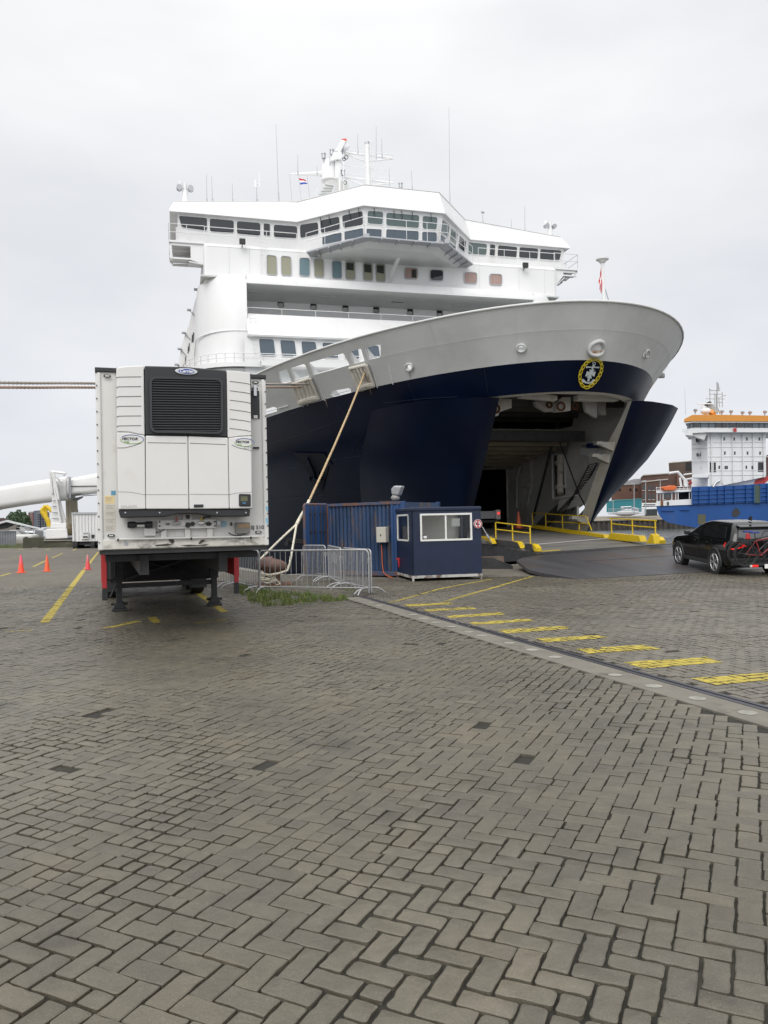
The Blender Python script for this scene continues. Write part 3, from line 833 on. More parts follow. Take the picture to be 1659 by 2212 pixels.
# roller fairlead frames let into the belt
m_cream = mat('cream_steel', (.60, .57, .50), .55, var=.08, vscale=3, dirt=(.16, .10, .06), dscale=1.6, dlo=.56, dhi=.72)
def hp(p, off=0.0, f=zF):
    q = inv(f(*p)); return U(*hull(q[0], q[1], -1, off))
for quad in ([(385,585),(608,515),(715,770),(475,835)], [(1105,392),(1310,348),(1405,610),(1225,660)]):
    P = [hp(p, .12) for p in quad]; Pi = [hp(p, .0) for p in quad]
    mb = MB()
    for i in range(4): mb.tube([P[i], P[(i + 1) % 4]], .085, 6)
    f_ = mb.build('roller_fairlead', m_cream, ferry, smooth=True, ang=80)
    cen = sum(P, Vector()) / 4
    mb = MB(); back = [p.lerp(cen, .06) + Vector((0, .02, 0)) for p in P]; mb.prism(back, Vector((0, .03, 0)))
    mb.build('backing_plate', m_cream, f_)
    mb = MB()
    for k in (.22, .42, .62, .84):
        a = P[0].lerp(P[1], k); c2 = P[3].lerp(P[2], k); mb.tube([a.lerp(c2, .06) + Vector((0, -.06, 0)), a.lerp(c2, .88) + Vector((0, -.06, 0))], .045 if k in (.22, .84) else .075, 8)
    mb.build('roller', m_cream, f_, smooth=True)
    mb = MB(); a = P[3].lerp(P[0], .08); c2 = P[2].lerp(P[1], .08); mb.tube([a + Vector((0, -.05, 0)), a.lerp(c2, .5) + Vector((0, -.12, .04)), c2 + Vector((0, -.05, 0))], .11, 6)
    mb.build('sill', m_cream, f_, smooth=True)
# hand rails in the low openings
mb = MB()
for a, c2 in (((843,722),(1085,662)), ((15,940),(165,895)), ((185,885),(310,855))): mb.tube([hp(a, .03), hp(c2, .03)], .022, 6)
mb.build('guard_rail', m_white, ferry)

# anchor pocket and anchor (starboard)
mb = MB(); P = [inv(z3(*p)) for p in [(330,1207),(580,1215),(650,1312),(620,1315),(560,1530),(520,1480)]]
P = [U(*hull(q[0], q[1], -1, .05)) for q in P if q]
if len(P) > 3: mb.prism(P, Vector((.0, .04, 0)))
pk = mb.build('anchor_pocket', mat('pocket_shade', (.004, .006, .014), .7), ferry)
mb = MB()
A_pts = [(460,1240),(500,1330),(515,1380),(520,1420)]
P = [U(*hull(*(inv(z3(*p))), -1, .16)) for p in A_pts]; mb.tube(P, .07, 8)
for pp in ([(520,1420),(560,1440),(580,1400),(560,1360)], [(520,1420),(500,1440),(488,1400)]):
    mb.tube([U(*hull(*(inv(z3(*p))), -1, .22)) for p in pp], .11, 8, r2=.05)
mb.build('anchor', m_navy, ferry, smooth=True)

# emblem on the stem: yellow chain oval with a pale anchor and cross
def proj_w(P):
    d = P - CAMP; k = d.dot(_fw); return PCX + FP * d.dot(_rt) / k, PCY - FP * d.dot(_up) / k
def stem_pt(x, y, off=.05):
    px, py = zE(x, y); q, z = 0.3, 6.9
    hs = lambda q, z: W2(math.copysign(HB(q * q, z), q), smo(ST, z) - q * q, z)
    for _ in range(12):
        a = proj_w(hs(q, z)); b = proj_w(hs(q + .01, z)); c = proj_w(hs(q, z + .01))
        J = ((b[0] - a[0]) / .01, (c[0] - a[0]) / .01, (b[1] - a[1]) / .01, (c[1] - a[1]) / .01)
        D = J[0] * J[3] - J[1] * J[2]; ex, ey = px - a[0], py - a[1]
        q += max(-.5, min(.5, (ex * J[3] - ey * J[1]) / D)); z += max(-.5, min(.5, (J[0] * ey - J[2] * ex) / D))
    P = SO * 0 + Vector(U(math.copysign(HB(q * q, z), q), smo(ST, z) - q * q, z))
    return P + Vector((.1, -1, -.3)).normalized() * off
m_embY = mat('emblem_yellow', (.60, .47, .02), .5, var=.1, vscale=9); m_embW = mat('emblem_grey', (.48, .53, .53), .5)
chain = [(755,265),(860,295),(925,370),(945,470),(940,580),(910,680),(860,780),(795,880),(715,970),(620,1050),(500,1095),(385,1050),(325,950),(298,830),(300,720),(345,590),(410,470),(480,385),(570,310),(660,275)]
mb = MB(); N = 40
dense = []
for i in range(len(chain)):
    a, c2 = chain[i], chain[(i + 1) % len(chain)]
    dense += [(a[0] + (c2[0] - a[0]) * k / 6, a[1] + (c2[1] - a[1]) * k / 6) for k in range(6)]
NL = 17
for i in range(NL):
    i0 = i * len(dense) / NL; idx = [int(i0 + k) % len(dense) for k in range(0, int(len(dense) / NL) + 2)]
    ctr = dense[idx[len(idx) // 2]]; a = dense[idx[0]]; c2 = dense[idx[-1]]
    d = Vector((c2[0] - a[0], c2[1] - a[1])); L_ = d.length / 2 + 8; d.normalize(); n = Vector((-d.y, d.x))
    if i % 2 == 0 or True:
        loop = []
        for k in range(12):
            t = 2 * math.pi * k / 12; v = d * (L_ * math.cos(t)) + n * (40 * math.sin(t)); loop.append(stem_pt(ctr[0] + v.x, ctr[1] + v.y, .06))
        mb.tube(loop, .015, 6, closed=True)
mb.tube([stem_pt(x, y, .045) for x, y in dense[::2]], .010, 6, closed=True)
em = mb.build('emblem_chain', m_embY, ferry, smooth=True, ang=80)
def emb_poly(pts, mb):
    P = [stem_pt(x, y, .06) for x, y in pts]; mb.prism(P, Vector((0, .03, 0)))
mb = MB()
mb.tube([stem_pt(725 + 38 * math.cos(t), 388 + 45 * math.sin(t), .05) for t in [2 * math.pi * k / 14 for k in range(14)]], .018, 6, closed=True)
emb_poly([(680,430),(740,435),(735,475),(675,470)], mb)
emb_poly([(490,465),(515,458),(535,472),(840,482),(860,470),(880,495),(860,530),(840,515),(535,505),(505,522),(488,500)], mb)
emb_poly([(665,500),(705,500),(695,560),(648,560)], mb)
emb_poly([(590,560),(650,575),(710,560),(735,572),(680,640),(600,640)], mb)       # upper arm of the cross
emb_poly([(680,640),(770,615),(750,700),(725,775),(640,710)], mb)
emb_poly([(600,640),(520,610),(470,750),(485,770),(580,715)], mb)
emb_poly([(580,715),(640,710),(650,830),(505,800)], mb)
emb_poly([(600,640),(680,640),(640,712),(578,716)], mb)
emb_poly([(545,820),(600,825),(580,910),(525,910)], mb)
emb_poly([(372,830),(450,880),(460,905),(520,935),(600,935),(650,905),(700,850),(745,855),(740,900),(680,955),(560,985),(460,960),(410,940),(385,950)], mb)
mb.build('emblem_anchor', m_embW, ferry)

# ---------------- bow doors, swung out against the hull
DT = [(-.02, -.02), (.35, .08), (.9, -.05), (1.6, -.38), (2.3, -.75), (3.15, -1.55), (3.85, -2.7), (4.2, -3.6)]     # lateral, forward offsets of the top edge
def doorp(v, z, sg, inset=0.0):
    k = v * (len(DT) - 1); i = min(int(k), len(DT) - 2); f = k - i
    a = DT[i][0] + (DT[i + 1][0] - DT[i][0]) * f; b2 = DT[i][1] + (DT[i + 1][1] - DT[i][1]) * f
    c = smo(CT, z) / smo(CT, ZC_)
    se = smo(ST, z) - 1.25; te = 2.75
    g = lerp_tab([(-3, .04), (1, .08), (1.4, .12), (2.5, .32), (3.3, .54), (4.15, .76), (5.2, .92), (6.4, 1)], z)
    a *= g; inset *= lerp_tab([(2, 1), (4, .95), (5, .75), (5.7, .45), (6.4, .25)], z); b2 *= (.35 + .65 * g)
    if z < 4.3: b2 = b2 - (4.3 - z) * .12 * v
    if sg < 0:
        b2 = (DT[i][1] + (DT[i + 1][1] - DT[i][1]) * f) * (1 + .30 * max(0, 6.3 - z) * v); a = (DT[i][0] + (DT[i + 1][0] - DT[i][0]) * f) * lerp_tab([(-3, .3), (2.5, .7), (4.2, .9), (6.4, 1)], z)
        w_ = min(1, max(0, (v - .45) / .55)); w_ = w_ * w_ * (3 - 2 * w_); ae = HB(smo(ST, z) - (se + b2), z) + .06 - te; a = a * (1 - .22 * w_) + ae * w_ * .22
    return (sg * (te + a - inset * .65), se + b2 - inset * .25, z)
zs = [-3, -2, -1, 0, 1, 2, 2.8, 3.6, 4.3, 5, 5.7, 6.3]
for sg in (1, -1):
    vs_ = [i / 14 for i in range(15)]
    mb = MB(); rings_ = [[U(*doorp(v, z, sg)) for v in vs_] for z in zs]
    mb.loft(rings_, closed=False)
    d_ = mb.build('bow_door', m_navy2, ferry, smooth=True, ang=80)
    mb = MB(); ri = [[U(*doorp(v, z, sg, .62 if sg > 0 else .10)) for v in vs_] for z in zs]
    mb.loft(ri, closed=False)
    mb.loft([[rings_[i][0] for i in range(len(zs))], [ri[i][0] for i in range(len(zs))]], closed=False)
    mb.loft([[rings_[-1][j] for j in range(15)], [ri[-1][j] for j in range(15)]], closed=False)
    mb.loft([[rings_[i][-1] for i in range(len(zs))], [ri[i][-1] for i in range(len(zs))]], closed=False)
    mb.build('door_frame', m_inner if sg > 0 else m_navy2, d_)
    if sg > 0:      # hinge brackets on the inner edge
        for zz_ in (4.85, 4.4, 1.95):
            a = U(*doorp(0, zz_, 1, .15)); mb = MB()
            mb.prism([a, a + Vector((-.75, .05, .0)), a + Vector((-.75, .05, -.12)), a + Vector((-.1, 0, -.4))], Vector((0, .25, 0)))
            mb.box(a + Vector((-.75, .15, -.05)), (.3, .3, .14)); mb.build('hinge_bracket', m_inner, d_)

# ---------------- inside the bow
mb = MB()
# port inner bulkhead, car-deck portal, deckhead
pw = [(3.45, 11.5), (4.3, 17.5)]
mb.prism([U(4.3, 17.5, 6.9), U(4.8, 21.4, 6.9), U(3.75, 21.4, 2.8), U(3.25, 17.5, 2.2)], U(.1, 0, 0) - U(0, 0, 0))
for (t0, s0), (t1, s1) in zip(pw, pw[1:]):
    mb.prism([U(t0, s0, .2), U(t1, s1, .2), U(t1, s1, 6.3), U(t0, s0, 6.3)], U(.12, 0, 0) - U(0, 0, 0))
    lo_ = 2.4 if s1 < 20 else 4.2
    mb.prism([U(-t0 * .8, s0, lo_), U(-t1 * .72, s1, lo_), U(-t1 * .8, s1, 6.3), U(-t0, s0, 6.3)], U(-.12, 0, 0) - U(0, 0, 0))
for sg in (-1, 1):
    Z_ = [.9, 2, 3, 4, 5, 6.2]; e_ = [HB(smo(ST, z) - 11.5, z) * .97 for z in Z_]
    mb.prism([U(sg * 3.4, 11.5, z) for z in Z_] + [U(sg * max(3.45, h), 11.5, z) for z, h in list(zip(Z_, e_))[::-1]], U(0, -.1, 0) - U(0, 0, 0))
mb.prism([U(-3.5, 11.5, 4.75), U(3.5, 11.5, 4.75), U(3.5, 11.5, 6.3), U(-3.5, 11.5, 6.3)], U(0, -.1, 0) - U(0, 0, 0))
mb.build('bow_bulkhead', m_whiteb, ferry)
mb = MB()
dd = [d for d in DU if d <= 16]
for sg in (-1, 1):
    A_ = [U(sg * HB(d, ZC_) * .997, smo(ST, ZC_) - d, 6.36) for d in dd]; B_2 = [U(sg * max(0, HB(d, ZC_) - .45 * min(1, HB(d, ZC_))), smo(ST, ZC_) - max(d, .35) - .1, 6.34) for d in dd]
    C_2 = [q + Vector((0, 0, .8)) for q in B_2]
    rr_ = [A_, B_2, C_2]; mb.loft(rr_, closed=False)
mb.build('hull_lip', m_whiteb, ferry); mb = MB()
dk = [d for d in DU if .3 <= d <= 16]
mb.loft([[U(-HB(d, 7.0) * .98, smo(ST, 7.0) - d, 7.08) for d in dk], [U(HB(d, 7.0) * .98, smo(ST, 7.0) - d, 7.08) for d in dk]], closed=False)
mb.build('deckhead', mat('deckhead_dark', (.10, .095, .085), .7, var=.2, vscale=1.5), ferry)  # dark colour stands in for the shade behind the hinge arms
mb = MB()
for s_ in (24.2, 22.6, 21.0, 19.4, 17.8, 16.2):
    hb_ = HB(smo(ST, 6.8) - s_, 6.8) * .92; mb.prism([U(-hb_, s_, 7.06), U(hb_, s_, 7.06), U(hb_, s_, 6.62), U(-hb_, s_, 6.62)], U(0, .06, 0) - U(0, 0, 0))
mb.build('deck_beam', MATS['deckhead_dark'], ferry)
# curved fender beams under the front of the deckhead
for pts in ([(500,150),(500,120),(640,118),(800,130),(842,140),(842,180),(700,170)], [(1030,130),(1200,125),(1350,140),(1415,150),(1415,185),(1200,180),(1035,178)]):
    mb = MB(); P = [U(*on_s(z6(*p), 24.2)) for p in pts]; mb.prism(P, U(0, -.35, 0) - U(0, 0, 0)); mb.build('fender_beam', m_whiteb, ferry, bevel=.01)
# hinge arms hanging from the deckhead
for pts, s_, th in (([(255,145),(415,145),(415,250),(300,290),(290,325),(225,330),(255,230)], 22.5, .5),
                ([(630,190),(840,190),(840,280),(740,285),(650,235)], 21.8, .25), ([(885,150),(965,150),(965,275),(835,285),(835,200)], 23.0, .35),
                ([(1090,190),(1215,190),(1210,345),(1110,280)], 22.5, .2), ([(1215,195),(1295,195),(1295,320),(1250,310),(1215,270)], 22.0, .25)):
    mb = MB(); P = [U(*on_s(z6(*p), s_)) for p in pts]; mb.prism(P, U(0, -th, 0) - U(0, 0, 0)); ob = mb.build('hinge_arm', m_whiteb, ferry, bevel=.012)
mb = MB()
for p, s_, r_ in (((868,240), 23.1, .17), ((260,260), 22.6, .17), ((1000,235), 22.5, .14), ((760,225), 21.9, .12)):
    c = U(*on_s(z6(*p), s_)); mb.tube([c + Vector((r_ * math.cos(t), -.06, r_ * math.sin(t))) for t in [2 * math.pi * k / 14 for k in range(14)]], .05, 6, closed=True)
mb.build('hinge_pin', m_rust, ferry, smooth=True)
# raised inner ramp under the deckhead
m_wood = mat('ramp_planks', (.26, .23, .17), .8, var=.25, vscale=2, stretch=(.3, 3, 1), dirt=(.08, .07, .06), dscale=2)
mb = MB(); P = [U(*q) for q in ((-3.4, 12.0, 4.75), (3.4, 12.0, 4.75), (3.4, 19.5, 5.55), (-3.4, 19.5, 5.55))]
mb.prism(P, U(0, 0, .3) - U(0, 0, 0)); rp = mb.build('raised_ramp', m_wood, ferry)
mb = MB()
for k in range(8):
    s_ = 12.3 + k; z_ = 4.75 + .8 * (s_ - 12) / 7.5; mb.prism([U(-3.4, s_, z_ - .02), U(3.4, s_, z_ - .02), U(3.4, s_, z_ - .2), U(-3.4, s_, z_ - .2)], U(0, .05, 0) - U(0, 0, 0))
mb.build('ramp_beam', m_wood, rp)
mb = MB(); mb.prism([U(-3.7, 19.6, 5.3), U(3.5, 19.6, 5.3), U(3.5, 19.6, 5.75), U(-3.7, 19.6, 5.75)], U(0, .25, 0) - U(0, 0, 0))
mb.build('ramp_lip', m_dark, rp)
# car deck behind the portal: floor, dark sides and deckhead
mb = MB()
mb.prism([U(-2.0, 22.0, 1.0), U(2.6, 22.0, 1.0), U(3.4, 12, 1.0), U(7, 0, 1.0), U(9, -60, 1.3), U(-9, -60, 1.3), U(-7, 0, 1.0), U(-3.4, 12, 1.0)], U(0, 0, -.3) - U(0, 0, 0))
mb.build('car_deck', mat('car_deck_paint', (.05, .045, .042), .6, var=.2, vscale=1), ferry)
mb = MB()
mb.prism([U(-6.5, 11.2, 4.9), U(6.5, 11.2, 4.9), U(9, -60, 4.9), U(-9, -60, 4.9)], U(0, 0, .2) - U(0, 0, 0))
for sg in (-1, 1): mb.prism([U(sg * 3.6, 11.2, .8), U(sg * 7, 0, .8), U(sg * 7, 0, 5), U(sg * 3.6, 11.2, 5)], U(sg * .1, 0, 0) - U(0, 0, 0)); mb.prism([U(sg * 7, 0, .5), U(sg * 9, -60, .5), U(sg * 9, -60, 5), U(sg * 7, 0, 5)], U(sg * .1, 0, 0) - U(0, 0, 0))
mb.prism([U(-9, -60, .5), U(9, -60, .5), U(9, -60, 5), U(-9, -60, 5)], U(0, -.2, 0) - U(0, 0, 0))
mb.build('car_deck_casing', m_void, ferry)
# portal post with conduits, wall pipes
def pl_t(p, t): return U(*on_t(z6(*p), t))
mb = MB()
mb.prism([U(*on_s(z6(*p), 12.2)) for p in [(415,530),(495,530),(505,1340),(465,1340),(450,900)]], U(0, -.3, 0) - U(0, 0, 0))
mb.build('portal_post', m_whiteb, ferry)
def on_wall(p, off=.08): 
    q = on_pl(z6(*p), (3.45 - off, 11.5, 0), (4.3 - off, 17.5, 0), (4.3 - off, 17.5, 5)); return U(*q)
def on_wall2(p, off=.08):
    q = on_pl(z6(*p), (4.3 - off, 17.5, 6.3), (4.9 - off, 22.0, 6.3), (4.0 - off, 22.0, 2.8)); return U(*q)
mb = MB()
for L_, r_ in (([(495,510),(490,800),(465,900),(460,1180)], .05), ([(570,490),(575,700),(600,950),(560,1160)], .03), ([(605,560),(602,980),(590,1050),(540,1055),(530,1010),(575,960)], .025), ([(470,890),(575,880)], .04), ([(480,985),(580,975)], .04)):
    mb.tube([on_wall(p, .14) for p in L_], r_, 6)
mb.build('wall_pipe', m_whiteb, ferry, smooth=True)
mb = MB(); c = on_wall((690,500), .1); mb.cyl(c, c + Vector((-.45, -.2, 0)), .3, 14); mb.build('cable_drum', m_whiteb, ferry, smooth=True)
mb = MB(); mb.prism([on_wall(p, .1) for p in [(755,425),(780,425),(780,500),(755,500)]], Vector((-.05, -.05, 0))); mb.build('wall_slot', m_void, ferry)
# roller recess frame and roller
mb = MB()
for L_ in ([(795,685),(800,1100)], [(795,685),(905,690)], [(800,1100),(1015,1068)], [(905,690),(920,1000)]): mb.tube([on_wall2(p, .12) for p in L_], .06, 6)
mb.build('roller_frame', m_white, ferry)
mb = MB(); mb.prism([on_wall2(p, .06) for p in [(815,690),(900,690),(915,1060),(830,1070)]], Vector((-.02, -.02, 0))); mb.build('roller_recess', m_dark, ferry)
mb = MB(); mb.cyl(on_wall2((865,700), .25), on_wall2((868,1050), .25), .17, 12)
mb.cyl(on_wall2((862,760), .25), on_wall2((862,775), .25), .26, 12); mb.cyl(on_wall2((868,985), .25), on_wall2((868,1000), .25), .26, 12)
mb.build('guide_roller', m_cream, ferry, smooth=True)
mb = MB(); mb.prism([on_wall2(p, .02) for p in [(915,700),(1180,770),(1010,1060),(920,1000)]], Vector((-.03, -.03, 0))); mb.build('wing_panel', m_pale, ferry)
# dark pocket above, locking box and hydraulic cylinder
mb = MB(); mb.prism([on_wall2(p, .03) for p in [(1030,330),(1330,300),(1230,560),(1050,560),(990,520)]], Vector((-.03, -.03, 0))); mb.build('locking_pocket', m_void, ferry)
mb = MB()
for L_ in ([(1030,340),(1050,560)], [(980,455),(1190,445)], [(1120,340),(1125,450)]): mb.tube([on_wall2(p, .1) for p in L_], .035, 6)
mb.build('pocket_rail', m_whiteb, ferry)
mb = MB(); mb.prism([on_wall2(p, .3) for p in [(1050,570),(1205,570),(1205,715),(1110,700),(1050,690)]], Vector((.25, .25, 0))); mb.build('locking_box', m_white, ferry, bevel=.015)
mb = MB(); mb.cyl(on_wall2((1130,605), .5), on_wall2((1290,600), .6), .13, 12); mb.build('hydraulic_cylinder', mat('blue_hydraulics', (.01, .02, .12), .4), ferry, smooth=True)
mb = MB(); mb.cyl(on_wall2((1070,605), .5), on_wall2((1132,605), .5), .06, 10); mb.build('piston_rod', m_alu, ferry, smooth=True)
# struts and the ladder inside the port door
mb = MB(); mb.tube([U(*on_t(z6(850,370), 2.9)), U(*on_t(z6(612,1290), 2.9))], .07, 8); mb.build('ramp_stay', m_dark, ferry)
mb = MB(); mb.tube([U(*on_t(z6(820,420), 3.0)), U(*on_t(z6(880,620), 3.0)), U(*on_t(z6(1045,1060), 3.0)), U(*on_t(z6(1185,1330), 3.0))], .035, 6); mb.build('stay_wire', m_dark, ferry)
mb = MB(); a0 = U(*on_t(z6(1175,775), 3.6)); a1 = U(*on_t(z6(935,1240), 3.6)); off_ = Vector((.22, 0, .05))
for o_ in (-1, 1): mb.tube([a0 + off_ * o_, a1 + off_ * o_], .035, 5)
for k in range(20):
    c = a0.lerp(a1, k / 19); mb.tube([c - off_, c + off_], .022, 4)
mb.build('door_ladder', m_dark, ferry)
# beige flap between hull and door at the foot
mb = MB(); mb.prism([U(*on_t(z6(*p), 4.6)) for p in [(1010,1060),(1110,1000),(1190,1070),(940,1250),(770,1265)]], U(.1, 0, 0) - U(0, 0, 0)); mb.build('foot_flap', mat('beige_flap', (.45, .38, .27), .7, var=.1, dirt=(.25, .2, .14)), ferry)
# ---------------- superstructure
def wall_sheet(outer, holes, mapf, m, name, parent, grid=None):
    pts = []; edges = []
    for P in [outer] + holes:
        b = len(pts); pts.extend(Vector(p) for p in P); n = len(P); edges.extend((b + i, b + (i + 1) % n) for i in range(n))
    if grid: pts.extend(Vector(g) for g in grid)
    V, E_, F_, *_ = delaunay_2d_cdt(pts, edges, [], 0, 1e-5); fs = []
    for f in F_:
        c = sum((V[i] for i in f), Vector((0, 0))) / len(f)
        if inpoly(c.x, c.y, outer) and not any(inpoly(c.x, c.y, P) for P in holes): fs.append(tuple(f))
    mb = MB(); mb.add([mapf(v.x, v.y) for v in V], fs); return mb.build(name, m, parent)
def window(parent, quad, m=None, fr=.07, proud=.05, frm=None, curtain=None, r=.10, nrm=None):
    """frame ring and pane on a wall; quad in ship-local metres"""
    q = [Vector(p) for p in quad]; n = (q[1] - q[0]).cross(q[3] - q[0]).normalized()
    if n.y > 0: n = -n
    c = sum(q, Vector()) / 4
    o = rrect(*q, r=r); i_ = o; wq_ = max(.3, (q[1] - q[0]).length); hq_ = max(.3, (q[3] - q[0]).length); ex = (q[1] - q[0]).normalized(); ey = (q[3] - q[0]).normalized(); o = [p + ex * math.copysign(fr * .7, (p - c).dot(ex)) + ey * math.copysign(fr * .7, (p - c).dot(ey)) for p in i_]
    mb = MB(); N = len(o)
    mb.loft([[p for p in o], [p + n * proud for p in o], [p + n * proud for p in i_], [p for p in i_]], True)
    f_ = mb.build('window', frm or m_white, parent)
    # make normals face out
    mb = MB(); P = [p + n * .02 for p in i_]
    nn = (P[1] - P[0]).cross(P[2] - P[0]) if True else None
    area = sum(((P[k] - c).cross(P[(k + 1) % N] - c) for k in range(N)), Vector())
    if area.dot(n) < 0: P = P[::-1]
    mb.add(P, [tuple(range(N))]); mb.build('pane', m or m_glass, f_)
    return f_
def qd(pts, f, pl): return [U(*pl(f(*p))) for p in pts]
def q4(a): return [(a[0], a[1]), (a[2], a[3]), (a[4], a[5]), (a[6], a[7])]

# --- curved front screen with its band (z 9 to 18.3)
def corner(sg, tside=12.6, tf=9.6, sf=2.0, n=10):
    P = [(sg * tside, -145.0), (sg * tside, -40), (sg * tside, -8.0), (sg * tside, -1.6)]
    for k in range(1, n + 1):
        t = math.pi / 2 * k / n; P.append((sg * (tside - 2.6 * (1 - math.cos(t))), -1.6 + 3.6 * math.sin(t)))
    P.append((sg * tf, sf)); return P
mb = MB()
for sg in (-1, 1):
    C_ = corner(sg, tf=9.66 if sg < 0 else 11.0 - 1.0)
    if sg > 0: C_ = C_[:-1] + [(10.0, 2.0)]
    lo = [U(t * (1 + .012 * (1 if s > -10 else 1)), s + .35, 9.0) for t, s in C_]; mi = [U(t, s + .12, 14) for t, s in C_]; hi = [U(t, s, 17.3) for t, s in C_]
    tp = [U(t * .995, s - .18, 17.66) for t, s in C_]; tp2 = [U(t * .985, s - .5, 17.71) for t, s in C_]
    rr = [lo, mi, hi, tp, tp2]
    if sg > 0: rr = [r_[::-1] for r_ in rr]
    mb.loft(rr, closed=False)
    # return face of the opening
    a = C_[-1]; mb.prism([U(a[0], a[1] + .0, 13.0), U(a[0], a[1], 17.6), U(a[0], -1.8, 17.6), U(a[0], -1.8, 13.0)], U(-.02 * sg, 0, 0) - U(0, 0, 0))
fs_ = mb.build('front_screen', m_white, ferry, smooth=True, ang=50)
mb = MB()
P = [(-9.66, 2.0), (10.0, 2.0)]
mb.loft([[U(-9.7, 2.02, 17.08), U(10.1, 2.02, 17.08)], [U(-9.7, 2.0, 17.3), U(10.1, 2.0, 17.3)], [U(-9.7, 1.82, 17.66), U(10.1, 1.82, 17.66)], [U(-9.7, 1.5, 17.71), U(10.1, 1.5, 17.71)], [U(-9.7, -1.5, 17.71), U(10.1, -1.5, 17.71)]], closed=False)
mb.quad(U(-9.7, 2.02, 17.08), U(-9.7, -1.85, 17.08), U(10.1, -1.85, 17.08), U(10.1, 2.02, 17.08))
mb.build('front_band', m_white, ferry, smooth=True, ang=50)
mb = MB(); mb.prism([U(-12.4, 1.2, 17.70), U(12.4, 1.2, 17.70), U(12.4, -40, 17.70), U(-12.4, -40, 17.70)], U(0, 0, -.1) - U(0, 0, 0)); mb.build('deck_plate', m_pale, ferry)
# recessed wall
mb = MB(); mb.quad(U(-9.8, -1.8, 13.4), U(10.2, -1.8, 13.4), U(10.2, -1.8, 17.13), U(-9.8, -1.8, 17.13)); rw = mb.build('recess_wall', mat('recess_white', (.86, .86, .855), .5, var=.02), ferry)  # white set lighter than the ship paint to brighten the recess
pl = lambda p: on_s(p, -1.78)
m_lowp = mat('pale_blind', (.50, .48, .47), .4)
def lowpane(a, f):
    x0, x1, y0, y1 = a[0] + 5, a[2] - 3, (a[1] + a[5]) / 2, a[5] - 5
    q = [U(*on_s(f(*p), -1.73)) for p in ((x0, y1), (x1, y1), (x1, y0), (x0, y0))]; mb = MB(); mb.quad(*q); mb.build('window_blind', m_lowp, ferry)
for a in [(817,1122,857,1125,859,1180,819,1178),(1031,1138,1070,1140,1072,1195,1033,1193),(1240,1152,1279,1154,1280,1209,1242,1206),(1442,1165,1480,1167,1482,1220,1444,1218)]:
    window(ferry, qd(q4(a), z1, pl), m_glass, .05, .04, r=.16); lowpane(a, z1)
for a in [(114,1165,152,1167,154,1220,116,1218),(337,1178,374,1180,376,1233,339,1231),(529,1190,566,1192,568,1244,531,1242),(718,1202,750,1204,752,1256,720,1254)]:
    window(ferry, qd(q4(a), z2, pl), m_glass, .05, .04, r=.16); lowpane(a, z2)
# deckhead lamps under the band
for p, f in (((671,1078), z1), ((1148,1110), z1), ((1600,1140), z1), ((272,1140), z2), ((667,1165), z2)):
    t, s, z = on_zz(f(*p), 17.05); mb = MB(); mb.box(U(t, s, 17.05), (.95, .22, .1)); mb.build('deckhead_lamp', m_pale, ferry, bevel=.02)
# sloped bulwark with its top rail, window wall below
mb = MB()
mb.loft([[U(-9.7, 1.7, 15.25), U(10.1, 1.7, 15.25)], [U(-9.7, 3.0, 13.62), U(10.1, 3.0, 13.62)], [U(-9.7, 2.96, 13.52), U(10.1, 2.96, 13.52)], [U(-9.7, 2.7, 13.5), U(10.1, 2.7, 13.5)]][::-1], closed=False)
mb.quad(U(-9.7, 1.65, 15.25), U(-9.7, 1.7, 15.25), U(10.1, 1.7, 15.25), U(10.1, 1.65, 15.25))
for t_ in (-9.7, 10.1): mb.add([U(t_, 1.7, 15.25), U(t_, 3.0, 13.6), U(t_, 1.7, 13.6)], [(0, 1, 2)] if t_ < 0 else [(2, 1, 0)])
mb.quad(U(-9.9, 2.7, 9.0), U(10.3, 2.7, 9.0), U(10.3, 2.7, 13.52), U(-9.9, 2.7, 13.52))
mb.build('lower_front', m_white, ferry)
def rail_line(pts, h, name, gap=1.7, rows=(1.0,), r=.025, m=None):
    """guard rail: pts at deck level in ship metres"""
    mb = MB(); up_ = Vector((0, 0, h))
    for k in rows: mb.tube([Vector(p) + up_ * k for p in pts], r, 6)
    for a, b2 in zip(pts, pts[1:]):
        a, b2 = Vector(a), Vector(b2); n = max(1, round((b2 - a).length / gap))
        for i in range(n + 1): p = a.lerp(b2, i / n); mb.tube([p, p + up_], r * .8, 5)
    return mb.build(name, m or m_white, ferry, smooth=True, ang=80)
rail_line([U(-9.6, 1.7, 15.25), U(10, 1.7, 15.25)], .42, 'guard_rail', 2.3)
pl = lambda p: on_s(p, 2.72)
for i in range(9):
    x0 = 695 + i * 138; x1 = x0 + 97 - i; y0 = 1383 + i * 8.5; y1 = 1490 + i * 6
    window(ferry, qd([(x0, y0), (x1, y0 + 5), (x1 + 12, y1 + 2), (x0 + 12, y1)], z1, pl), m_glassb, .06, .05, r=.07)
